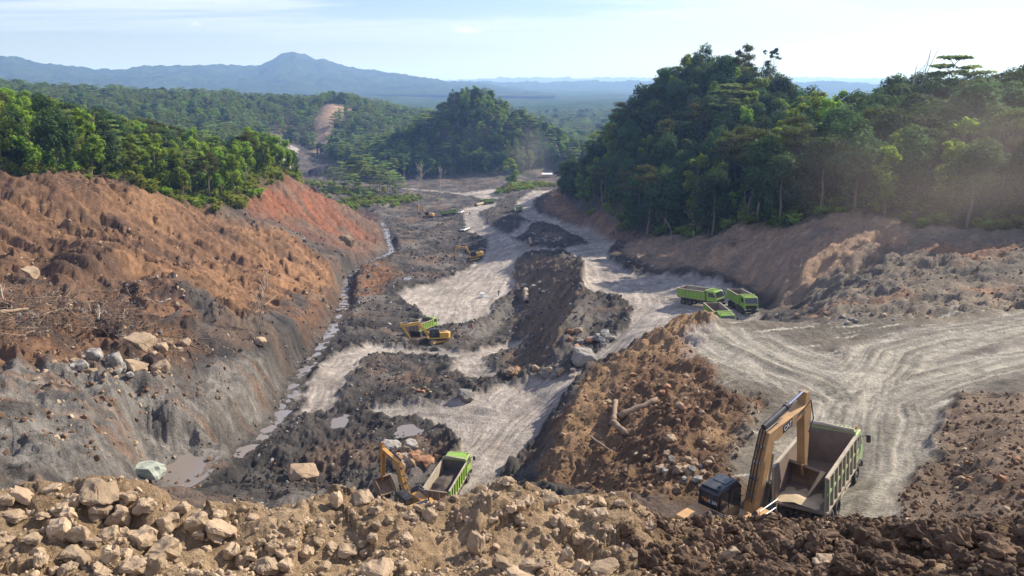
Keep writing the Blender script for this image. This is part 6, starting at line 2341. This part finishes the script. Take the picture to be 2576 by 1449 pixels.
for (u0, v0, du, dv, n_, lo, hi, sets, lab, grp) in [
        (1500, 858, 30, 12, 13, 14, 30, ('GREY',), 'grey broken rock in the row above the largest boulder', 'rocks above the largest boulder'),
        (1405, 938, 36, 12, 15, 13, 28, ('GREY', 'TAN'), 'grey broken rock in the row at the bend of the haul road', 'rocks at the road bend'),
        (1290, 938, 38, 10, 11, 10, 22, ('TAN', 'GREY', 'RUST'), 'small mixed rock on the bank left of the road bend', 'small rocks left of the bend'),
        (1062, 985, 22, 8, 8, 8, 18, ('RUST', 'TAN'), 'small rusty rock on the dark bank beside the round pale boulder', 'small rusty rocks'),
        (1015, 1162, 34, 16, 14, 20, 40, ('RUST', 'TAN', 'GREY'), 'broken rock in the pile beside the ochre excavator', 'rock pile by the ochre excavator'),
        (300, 930, 110, 16, 16, 10, 26, ('TAN', 'GREY'), 'small stone on the ledge of the left terrace', 'stones on the left ledge'),
        (410, 865, 50, 22, 10, 14, 34, ('TAN',), 'ochre stone in the gully right of the left terrace', 'stones in the left gully'),
        (1440, 860, 26, 30, 8, 10, 20, ('TAN', 'RUST'), 'brown stone on the near end of the middle ridge', 'stones on the ridge end'),
        (1330, 730, 26, 26, 9, 8, 18, ('GREY',), 'grey stone beside the steel pipe on the pit floor', 'stones round the pipe'),
        (1400, 600, 40, 12, 9, 6, 14, ('TAN', 'GREY'), 'small stone on the dark island between the roads', 'stones on the island'),
        (1640, 1000, 120, 70, 20, 8, 20, ('TAN', 'RUST'), 'stone on the brown bank below the bench', 'stones on the brown bank'),
        (1720, 1190, 90, 50, 30, 14, 34, ('TAN', 'GREY'), 'stone in the rubble left of the tall excavator', 'rubble left of the tall excavator'),
        (2480, 1150, 90, 70, 14, 8, 24, ('TAN', 'RUST'), 'brown stone on the slope right of the dusty truck', 'stones right of the dusty truck'),
        (2150, 800, 140, 14, 14, 8, 20, ('TAN', 'GREY'), 'small stone along the back edge of the bench', 'stones at the back of the bench')]:
    for i in range(n_):
        u, v = u0 + rg3.normal() * du * 0.6, v0 + rg3.normal() * dv * 0.6
        w_ = lo + (hi - lo) * rg3.random() ** 1.6
        place_rock('rock', SETS[sets[int(rg3.integers(len(sets)))]], u, v, w_, w_ * rg3.uniform(0.6, 0.95), SZW(w_, lo + 0.2 * (hi - lo), lo + 0.55 * (hi - lo)) + lab.replace('small ', ''), grp, sink=0.2, cat='rock')


# loose stones and clods nobody could count
def rubble(name, meshes, xy, size, label, sink=0.25):
    c = proto_collection(name + '_source', meshes)
    n_ = len(xy)
    z_ = sample(Hh, xy[:, 0], xy[:, 1]) + size * (0.36 - sink)
    scatter(name, np.column_stack([xy, z_]), rg3.random((n_, 3)) * 6.28, np.column_stack([size * rg3.uniform(0.8, 1.3, n_), size * rg3.uniform(0.8, 1.3, n_), size * rg3.uniform(0.7, 1.1, n_)]), c, rg3.integers(0, len(meshes), n_), label)


def fan(n_, a0, a1, h0, h1, cond):
    a = R(a0) + (R(a1) - R(a0)) * rg3.random(n_)
    h = np.exp(math.log(h0) + (math.log(h1) - math.log(h0)) * rg3.random(n_))
    x, y = np.sin(a) * h, np.cos(a) * h
    ok = cond(x, y)
    return np.column_stack([x[ok], y[ok]])


xy = fan(9000, -40, 26, 8.5, 15.5, lambda x, y: rg3.random(len(x)) < np.clip(0.55 + 1.2 * fbm(x / 0.9, y / 0.9, 621, 3), 0.05, 1))
rubble('gravel', TANS, xy, 0.025 + 0.085 * rg3.random(len(xy)) ** 2.6, 'loose tan stones and crumbs over the rubble heap')
xy = fan(11000, 6, 42, 8.5, 20, lambda x, y: rg3.random(len(x)) < np.clip((np.arctan2(x, y) - R(8)) / R(12), 0.0, 1))
rubble('gravel', PEB, xy, 0.04 + 0.13 * rg3.random(len(xy)) ** 2.2, 'crumbled dark topsoil at the lower right')
xy = fan(16000, -5, 40, 30, 110, lambda x, y: (sample(Z['bank'] + Z['dump'], x, y) > 0.4) & (sample(ROADM, x, y) < 0.5))
rubble('gravel', BROWNS + BROWNS + TANS[:1], xy, 0.08 + 0.30 * rg3.random(len(xy)) ** 3.0, 'loose clods and stones over the brown bank and bench edge')
xy = fan(30000, -34, 12, 66, 420, lambda x, y: (sample(pit + Z['ridge'] + 0.6 * Z['brush'], x, y) > 0.4) & (sample(ROADM, x, y) < 0.4) & (rg3.random(len(x)) < np.clip(0.4 + fbm(x / 9, y / 9, 631, 3), 0.03, 1)))
rubble('gravel', MUDS + BROWNS[:1] + GREYS[:1], xy, (0.18 + 0.75 * rg3.random(len(xy)) ** 2.4) * np.clip(np.hypot(xy[:, 0], xy[:, 1]) / 160, 0.5, 1.4), 'lumps of dark spoil over the pit floor')
xy = fan(12000, -40, -8, 66, 240, lambda x, y: (sample(Z['orange'] + Z['red'] + Z['grey'] + Z['brush'], x, y) > 0.5) & (rg3.random(len(x)) < np.clip(0.35 + fbm(x / 12, y / 12, 641, 3), 0.03, 1)))
rubble('gravel', BROWNS + TANS[:1], xy, 0.14 + 0.6 * rg3.random(len(xy)) ** 2.8, 'loose earth lumps on the left slopes')
xy = fan(5000, 3, 42, 85, 240, lambda x, y: (sample(0.35 * Z['rslope'] + Z['plateau'], x, y) > 0.3 + 0.5 * rg3.random(len(x))))
rubble('gravel', BROWNS + GREYS[:1], xy, 0.12 + 0.40 * rg3.random(len(xy)) ** 2.6, 'loose lumps on the slopes below the right-hand wood')
print('stones ok')

# ------------------------------------------------------------------ water
def mat_water(name, col, rough):
    m, nt, b, out = mat_new(name)
    geo = nt.nodes.new('ShaderNodeNewGeometry')
    nz = N(nt.nodes, 'ShaderNodeTexNoise')
    nz.inputs['Scale'].default_value = 1.5
    nz.inputs['Detail'].default_value = 3
    nt.links.new(geo.outputs['Position'], nz.inputs['Vector'])
    bp = N(nt.nodes, 'ShaderNodeBump')
    bp.inputs['Strength'].default_value = 0.05
    nt.links.new(nz.outputs[0], bp.inputs['Height'])
    nt.links.new(bp.outputs[0], b.inputs['Normal'])
    b.inputs['Base Color'].default_value = (*col, 1)
    b.inputs['Roughness'].default_value = rough
    b.inputs['Specular IOR Level'].default_value = 0.9
    return m


M['stream'] = mat_water('silty_stream_water', (0.20, 0.18, 0.168), 0.25)
M['puddle'] = mat_water('puddle_water', (0.19, 0.165, 0.145), 0.22)
M['puddle'].node_tree.nodes['Principled BSDF'].inputs['Specular IOR Level'].default_value = 0.45


def strip(name, pts, widths, mat, label=None):
    vs, fs = [], []
    P = [Vector(p) for p in pts]
    dense, dw = [], []
    for i in range(len(P) - 1):
        for t in np.linspace(0, 1, 9)[:-1]:
            dense.append(P[i].lerp(P[i + 1], float(t)))
            dw.append(widths[i] + (widths[i + 1] - widths[i]) * t)
    dense.append(P[-1])
    dw.append(widths[-1])
    for i, p in enumerate(dense):
        d = (dense[min(i + 1, len(dense) - 1)] - dense[max(i - 1, 0)])
        d.z = 0
        d.normalize()
        s = Vector((d.y, -d.x, 0))
        w = dw[i]
        off_ = 0.35 * math.sin(i * 0.9)
        vs += [p + s * (w / 2 + off_), p - s * (w / 2 - off_)]
        if i:
            k = 2 * i
            fs.append((k - 2, k - 1, k + 1, k))
    me = bpy.data.meshes.new(name)
    me.from_pydata([tuple(v) for v in vs], [], fs)
    o = link(name, me, None, mat)
    tag(o, label, kind='structure')
    return o


for a_, b_, ww in ((0, 7, [2.4] * 7), (6, 13, [2.8] * 7)):
    strip('stream', [(x, y, z - 0.53) for x, y, z in STREAM_XYZ[a_:b_]], ww, M['stream'])
for x, y, zp, rx, ry in PUD_XYZ:
    vs = [(x + rx * 1.35 * math.cos(a), y + ry * 1.35 * math.sin(a), zp - 0.02) for a in np.linspace(0, 2 * math.pi, 33)[:-1]]
    me = bpy.data.meshes.new('puddle')
    me.from_pydata(vs, [], [tuple(range(32))])
    tag(link('puddle', me, None, M['puddle']), kind='structure')

# ------------------------------------------------------------------ timber: logs, branches, dead trees
def log(label, u, v, u2, v2, r0, r1, hmin=25.0, lift=0.15, mat='root', name='log', hollow=False, group=None, cat=None):
    a = Vector(hxy(u, v, hmin, Hh))
    b = Vector(hxy(u2, v2, hmin, Hh))
    a.z = float(sample(Hh, a.x, a.y)) + r0 + lift
    b.z = float(sample(Hh, b.x, b.y)) + r1 + lift
    c = (a + b) / 2
    mb = MB()
    rg = random.Random(int(u + v))
    n_ = 7
    pts, rad = [], []
    for i in range(n_):
        t = i / (n_ - 1)
        p = a.lerp(b, t) - c
        if name == 'log':
            p += Vector((rg.uniform(-1, 1), rg.uniform(-1, 1), rg.uniform(-1, 1))) * r0 * 0.22
        pts.append(p)
        rad.append((r0 + (r1 - r0) * t) * (rg.uniform(0.9, 1.1) if name == 'log' else 1))
    if hollow:                                   # open-ended pipe with a wall
        mb.tube(pts, rad, 18, cap=False)
        mb.tube(pts, [q * 0.9 for q in rad], 18, cap=False)
        m_, k = len(pts), 18
        o2 = m_ * k
        for e_ in (0, m_ - 1):
            for j in range(k):
                mb.f.append((e_ * k + j, e_ * k + (j + 1) % k, o2 + e_ * k + (j + 1) % k, o2 + e_ * k + j))
                mb.mi.append(0)
    else:
        mb.tube(pts, rad, 9)
    o = link(name, mb.mesh(name, M[mat], True))
    o.location = c
    tag(o, label, cat or name, group)
    return o


log('long pale log lying across the brown bank below the bench', 1555, 1062, 1652, 1018, 0.32, 0.26)
log('short pale log standing crosswise at the end of the long log', 1543, 1078, 1548, 1022, 0.24, 0.20, lift=0.3)
log('broken log pointing down the brown bank', 1542, 1072, 1572, 1102, 0.26, 0.22)
log('thin brown pole on the brown bank left of the logs', 1487, 1108, 1538, 1142, 0.10, 0.07)
log('weathered steel pipe standing on the slope of the pit floor', 1325, 770, 1322, 738, 0.72, 0.72, lift=0.2, mat='pipe', name='pipe', hollow=True)
log('long rusty pipe lying beside the far lime truck', 1196, 520, 1224, 512, 0.75, 0.75, 300, 0.1, 'pipe', 'pipe', True)
log('rusty pipe stub in the ground at the top of the middle ridge', 1337, 622, 1333, 606, 0.55, 0.55, lift=0.2, mat='pipe', name='pipe', hollow=True)
log('thin branch across the orange mound beside the dead sapling', 664, 772, 700, 742, 0.10, 0.05)
log('bleached pole lying on the dusty slope below the right-hand wood', 1842, 612, 1895, 603, 0.12, 0.09)
log('weathered trunk lying in the brush of the left terrace', 0, 792, 70, 782, 0.22, 0.16)
log('grey trunk half buried in the left terrace brush', 275, 845, 320, 828, 0.20, 0.14)


def branch_mesh(seed, L, mat, spread=0.5, n_=7, r0=0.07, up=False):
    rg = np.random.default_rng(seed)
    mb = MB()
    main = [np.array((0, 0, 0.0))]
    d = np.array((1.0, 0, 0.1)) if not up else np.array((0.05, 0.02, 1.0))
    for i in range(6):
        d = d + rg.normal(size=3) * 0.12
        d /= np.linalg.norm(d)
        main.append(main[-1] + d * L / 6)
    mb.tube(main, [r0 * (1 - 0.13 * i) for i in range(7)], 6)
    for k in range(n_):
        i = int(rg.integers(1 if not up else 2, 6))
        p = main[i]
        q = (main[min(i + 1, 6)] - main[i])
        dd = q / np.linalg.norm(q) + rg.normal(size=3) * spread
        if up:
            dd[2] = abs(dd[2]) + 0.35
        dd /= np.linalg.norm(dd)
        ll = L * rg.uniform(0.18, 0.42)
        e_ = p + dd * ll
        mb.tube([p, p + dd * ll * 0.5 + rg.normal(size=3) * ll * 0.06, e_], [r0 * 0.5, r0 * 0.38, r0 * 0.15], 5)
        for _ in range(2):
            d3 = dd + rg.normal(size=3) * spread * 1.1
            d3 /= np.linalg.norm(d3)
            mb.tube([p + dd * ll * 0.55, p + dd * ll * 0.55 + d3 * ll * 0.5], [r0 * 0.25, r0 * 0.1], 4)
    return mb.mesh('branch', mat, True)


BRM = [branch_mesh(950 + i, 4.5, M['root'], 0.55, 6, 0.10) for i in range(4)] + [branch_mesh(960 + i, 4.5, M['deadwood'], 0.5, 7, 0.09) for i in range(3)]
rgb_ = random.Random(31)
BSPOT = [(20, 775), (60, 760), (110, 790), (150, 770), (190, 800), (30, 800), (80, 810), (140, 815), (230, 790), (10, 760), (260, 770), (300, 815), (180, 840), (90, 840), (220, 835), (330, 800), (290, 850), (40, 830), (130, 745), (70, 785), (400, 815), (440, 840), (350, 835), (480, 875), (250, 810)]
WHERE = ['at the left end of the brush heap', 'in the middle of the brush heap', 'at the right end of the brush heap']
for i, (u, v) in enumerate(BSPOT):
    x, y, z = hxy(u, v, 25, Hh)
    o = link('branch', BRM[rgb_.randrange(len(BRM))])
    o.location = (x, y, float(sample(Hh, x, y)) + 0.35)
    o.rotation_euler = (rgb_.uniform(-0.2, 0.2), rgb_.uniform(-0.35, 0.1), rgb_.uniform(0, 6.28))
    s_ = rgb_.uniform(0.7, 1.25)
    o.scale = (s_,) * 3
    tag(o, 'bare branch ' + WHERE[0 if u < 90 else 1 if u < 240 else 2] + (', upper side' if v < 795 else ', lower side'), 'branch', 'brush heap on the left terrace')
o = link('branch', branch_mesh(977, 6.5, M['deadwood'], 0.55, 12, 0.13))
x, y, z = hxy(432, 770, 25, Hh)
o.location = (x, y, float(sample(Hh, x, y)) + 1.2)
o.rotation_euler = (0.2, 0.45, R(200))
tag(o, 'white bleached many-armed branch hanging on the dark cut of the left spur', 'branch')
TWIG = [branch_mesh(980 + i, 2.6, M['root'], 0.6, 4, 0.05) for i in range(4)]
q = []
for u0, v0, u1, v1, c_ in [(-60, 730, 330, 850, 260), (150, 425, 330, 480, 90), (300, 830, 520, 890, 60)]:
    for _ in range(c_):
        x, y, z = hxy(rgb_.uniform(u0, u1), rgb_.uniform(v0, v1), 25, Hh)
        q.append((x, y))
q = np.array(q)
n = len(q)
rr = np.column_stack([rgt.normal(size=n) * 0.3, rgt.normal(size=n) * 0.3, rgt.random(n) * 6.28])
ss = 0.6 + 0.8 * rgt.random(n)
scatter('brushwood_litter', np.column_stack([q, sample(Hh, q[:, 0], q[:, 1]) + 0.2]), rr, np.column_stack([ss, ss, ss]), proto_collection('twig_source', TWIG), rgt.integers(0, 4, n), 'twigs and roots strewn over the left terrace and ridge')


def dead_tree(label, u, v, height, hmin=25.0, seed=1, n_=10, xy=None, r0=0.12, spread=0.45):
    x, y, z = hxy(u, v, hmin, Hh) if xy is None else (*xy, 0)
    e = empty('dead_tree', (x, y, float(sample(Hh, x, y)) - 0.3))
    tag(e, label, 'tree')
    link('trunk', branch_mesh(seed, height, M['deadwood'], spread, n_, r0, True), e)
    return e


dead_tree('slim white dead sapling standing on the left slope above the stream', 646, 838, 9.5, seed=1001, r0=0.12)
dead_tree('leaning white sapling stem beside the rounded boulder', 640, 862, 5.0, seed=1002, n_=3, r0=0.09)
dead_tree('bushy bare grey tree on the mud flat', 1062, 500, 20, 300, 1003, 22, r0=0.22, spread=0.5)
dead_tree('single bare grey tree right of the bushy bare one', 1107, 494, 17, 300, 1004, 12, r0=0.2)
dead_tree('thin bare grey tree left of the bushy bare one', 1022, 490, 13, 300, 1005, 9, r0=0.16)
dead_tree('dead snag rising above the right skyline with broken arms', 0, 0, 30, seed=1006, n_=6, xy=gxy(2214, 252), r0=0.3, spread=0.3)
for i, (u, v, ht) in enumerate([(2020, 520, 11), (1745, 600, 8), (1690, 600, 7), (2190, 512, 9), (1880, 560, 7), (2300, 515, 8)]):
    dead_tree(['thin grey stem at the foot of the right wood near the tall bare trunk', 'pale stem at the foot of the hill above the brown scarp', 'pale short stem at the lowest edge of the right wood', 'grey stem in front of the dark wood right of the pale trunk',
               'short grey stem above the dusty slope', 'grey stem at the dusty right end of the wood'][i], u, v, ht, seed=1010 + i, n_=3, r0=0.12, spread=0.3)

# ------------------------------------------------------------------ huts, drum, people
M['plaster'] = mat_simple('tan_plaster', (0.50, 0.42, 0.30), 0.8)
M['tin'] = mat_simple('tin_roof', (0.36, 0.30, 0.25), 0.6, dirt=(0.30, 0.17, 0.10), dirt_amt=0.7, scale=1)
M['tarp'] = mat_simple('white_tarpaulin', (0.72, 0.73, 0.74), 0.5)
M['post'] = mat_simple('timber_post', (0.22, 0.16, 0.11), 0.9)


def house(label, u, v, L, wd, ht, rz, hmin, wall='plaster', roof='tin'):
    x, y, z = hxy(u, v, hmin, Hh)
    e = empty('house', (x, y, float(sample(Hh, x, y)) - 0.2), rz)
    tag(e, label, 'house')
    mb = MB()
    mb.box((0, 0, ht / 2), (L, wd, ht))
    w = mb.build('wall', M[wall], e)
    mb = MB()
    mb.prism([(-wd / 2 - 0.7, ht - 0.1), (0, ht + 1.5), (wd / 2 + 0.7, ht - 0.1), (wd / 2 + 0.7, ht + 0.08), (0, ht + 1.7), (-wd / 2 - 0.7, ht + 0.08)], 'x', -L / 2 - 0.6, L / 2 + 0.6)
    mb.build('roof', M[roof], e)
    for k in range(3):
        mb = MB()
        mb.box((-L * 0.3 + k * L * 0.3, -wd / 2 - 0.02, ht * 0.55), (L * 0.16, 0.06, ht * 0.42))
        mb.build('window', M['glass'], e)
    mb = MB()
    mb.box((L * 0.42, -wd / 2 - 0.02, ht * 0.4), (L * 0.1, 0.06, ht * 0.8))
    mb.build('door', M['post'], e)


house('low tan house with brown roof among the trees above the coal heap', 826, 385, 13, 7, 3.2, R(-15), 450)
house('long rusty-roofed shed at the wood edge left of the tan house', 800, 368, 16, 6, 3.0, R(10), 500)


def hut(label, u, v, L, wd, ht, hmin):
    x, y, z = hxy(u, v, hmin, Hh)
    e = empty('hut', (x, y, float(sample(Hh, x, y)) - 0.1))
    tag(e, label, 'hut')
    for sx in (-1, 0, 1):
        for sy in (-1, 1):
            mb = MB()
            mb.bar((sx * L * 0.45, sy * wd * 0.45, -0.3), (sx * L * 0.45, sy * wd * 0.45, ht), 0.16, 0.16)
            mb.build('post', M['post'], e)
    mb = MB()
    mb.prism([(-wd * 0.6, ht - 0.4), (0, ht + 0.4), (wd * 0.6, ht - 0.3), (wd * 0.6, ht - 0.2), (0, ht + 0.55), (-wd * 0.6, ht - 0.3)], 'x', -L * 0.55, L * 0.55)
    mb.build('roof', M['tarp'], e)
    mb = MB()
    mb.box((0, wd * 0.3, 0.55), (L * 0.8, 0.5, 0.12))
    mb.build('bench', M['post'], e)


hut('open hut with white roof at the foot of the middle hill', 1376, 446, 7.5, 5, 3.0, 300)


def person(name, label, u, v, heading, shirt, trousers, head='skin', stride=0.3, hmin=25.0, bend=0.0):
    """one skinned figure 1.7 m tall, walking"""
    x, y, z = hxy(u, v, hmin, Hh)
    J = {'pelvis': (0, 0, 0.92), 'waist': (0, 0.02 + bend * 0.1, 1.08), 'chest': (0, 0.03 + bend * 0.25, 1.32), 'neck': (0, 0.03 + bend * 0.32, 1.47), 'head': (0, 0.06 + bend * 0.36, 1.56), 'crown': (0, 0.06 + bend * 0.38, 1.68)}
    E = [('pelvis', 'waist'), ('waist', 'chest'), ('chest', 'neck'), ('neck', 'head'), ('head', 'crown')]
    for s, k in ((-1, 'l'), (1, 'r')):
        st = stride * s
        J.update({k + 'hip': (s * 0.10, 0, 0.88), k + 'knee': (s * 0.11, st * 0.55 + 0.04, 0.48), k + 'ank': (s * 0.12, st, 0.08), k + 'toe': (s * 0.13, st + 0.17, 0.03),
                  k + 'sh': (s * 0.19, 0.03 + bend * 0.27, 1.40), k + 'el': (s * 0.25, -st * 0.4 + bend * 0.3, 1.13), k + 'wr': (s * 0.25, -st * 0.4 + 0.14 + bend * 0.4, 0.90), k + 'hand': (s * 0.25, -st * 0.4 + 0.18 + bend * 0.4, 0.80)})
        E += [('pelvis', k + 'hip'), (k + 'hip', k + 'knee'), (k + 'knee', k + 'ank'), (k + 'ank', k + 'toe'), ('chest', k + 'sh'), (k + 'sh', k + 'el'), (k + 'el', k + 'wr'), (k + 'wr', k + 'hand')]
    rad = {'pelvis': 0.135, 'waist': 0.125, 'chest': 0.15, 'neck': 0.055, 'head': 0.09, 'crown': 0.075, 'hip': 0.10, 'knee': 0.065, 'ank': 0.045, 'toe': 0.035, 'sh': 0.075, 'el': 0.05, 'wr': 0.035, 'hand': 0.045}
    keys = list(J)
    me = bpy.data.meshes.new('person')
    me.from_pydata([J[k] for k in keys], [(keys.index(a), keys.index(b)) for a, b in E], [])
    o = link(name, me)
    sk = o.modifiers.new('skin', 'SKIN')
    for i, k in enumerate(keys):
        r_ = rad.get(k, rad.get(k[1:], 0.06))
        me.skin_vertices[0].data[i].radius = (r_, r_ * (0.8 if k in ('pelvis', 'waist', 'chest') else 1))
    me.skin_vertices[0].data[0].use_root = True
    sb = o.modifiers.new('sub', 'SUBSURF')
    sb.levels = sb.render_levels = 1
    dg = bpy.context.evaluated_depsgraph_get()
    full = bpy.data.meshes.new_from_object(o.evaluated_get(dg), depsgraph=dg)
    o.modifiers.clear()
    o.data = full
    full.materials.clear()
    for m_ in (M[trousers], M[shirt], M['skin'], M[head]):
        full.materials.append(m_)
    for p in full.polygons:
        c_ = p.center
        p.material_index = 0 if c_.z < 0.98 and abs(c_.x) < 0.2 else 3 if c_.z > 1.62 else 2 if (c_.z > 1.48 or (abs(c_.x) > 0.19 and c_.z < 1.05)) else 1
        p.use_smooth = True
    o.location = (x, y, float(sample(Hh, x, y)))
    o.rotation_euler = (0, 0, -heading)
    tag(o, label, 'person')
    return o


person('person', 'person in red top and dark trousers walking across the dark pit floor', 1187, 832, R(200), 'red_cloth', 'dark_cloth', 'dark_cloth')
person('person', 'person in dark green clothes and pale helmet on the pale pit road', 1254, 744, R(150), 'green_cloth', 'dark_cloth', 'white', 0.12, bend=0.6)
person('person', 'tiny person standing by the far pickup on the pit road', 1182, 541, R(180), 'dark_cloth', 'dark_cloth', 'dark_cloth', 0.1, 200)
# white box with short pale pipes at the side of the pit road
x, y, z = hxy(1213, 748, 25, Hh)
e = empty('pump_box', (x, y, float(sample(Hh, x, y))))
tag(e, 'small white box with pale pipes beside the pit road', 'box')
mb = MB()
mb.box((0, 0, 0.6), (1.1, 0.9, 1.2))
mb.build('box', M['white'], e, bevel=0.04)
for k in range(3):
    mb = MB()
    mb.tube([(0.6, -0.3 + k * 0.35, 0.15 + k * 0.02), (2.4, -0.5 + k * 0.5, 0.2)], 0.06, 8)
    mb.build('pipe', M['tarp'], e)
print('small things ok')

# ------------------------------------------------------------------ dust hanging in the air
def dust(u, v, h, radii, dens, col, k):
    az, sl = ray(u, v)
    c = (math.sin(az) * h, math.cos(az) * h, sl * h)
    bm = bmesh.new()
    bmesh.ops.create_icosphere(bm, subdivisions=3, radius=1.0)
    me = bpy.data.meshes.new('dust')
    bm.to_mesh(me)
    bm.free()
    m = bpy.data.materials.new('airborne_dust')
    m.use_nodes = True
    nt = m.node_tree
    nt.nodes.clear()
    out = nt.nodes.new('ShaderNodeOutputMaterial')
    vp = nt.nodes.new('ShaderNodeVolumePrincipled')
    vp.inputs['Color'].default_value = (*col, 1)
    vp.inputs['Anisotropy'].default_value = 0.2
    tcn = nt.nodes.new('ShaderNodeTexCoord')
    ln = N(nt.nodes, 'ShaderNodeVectorMath', operation='LENGTH')
    nt.links.new(tcn.outputs['Object'], ln.inputs[0])
    mr = N(nt.nodes, 'ShaderNodeMapRange', interpolation_type='SMOOTHSTEP')
    mr.inputs['From Min'].default_value = 1.0
    mr.inputs['From Max'].default_value = 0.15
    nt.links.new(ln.outputs['Value'], mr.inputs['Value'])
    nz = N(nt.nodes, 'ShaderNodeTexNoise')
    nz.inputs['Scale'].default_value = 1.6
    nz.inputs['Detail'].default_value = 3
    nt.links.new(tcn.outputs['Object'], nz.inputs['Vector'])
    n2_ = N(nt.nodes, 'ShaderNodeMapRange')
    n2_.inputs['From Min'].default_value = 0.35
    n2_.inputs['From Max'].default_value = 0.65
    nt.links.new(nz.outputs[0], n2_.inputs['Value'])
    mu = N(nt.nodes, 'ShaderNodeMath', operation='MULTIPLY')
    nt.links.new(mr.outputs[0], mu.inputs[0])
    nt.links.new(n2_.outputs[0], mu.inputs[1])
    m2 = N(nt.nodes, 'ShaderNodeMath', operation='MULTIPLY')
    nt.links.new(mu.outputs[0], m2.inputs[0])
    m2.inputs[1].default_value = dens
    nt.links.new(m2.outputs[0], vp.inputs['Density'])
    nt.links.new(vp.outputs[0], out.inputs['Volume'])
    o = link('dust', me, None, m)
    o.location = c
    o.scale = radii
    tag(o, kind='stuff')


dust(2560, 420, 140, (42, 26, 20), 0.011, (0.66, 0.56, 0.48), 1)
dust(1158, 652, 262, (3.0, 3.0, 4.5), 0.10, (0.86, 0.88, 0.92), 3)
dust(1335, 385, 545, (20, 16, 26), 0.010, (0.82, 0.76, 0.70), 2)
print('all ok')
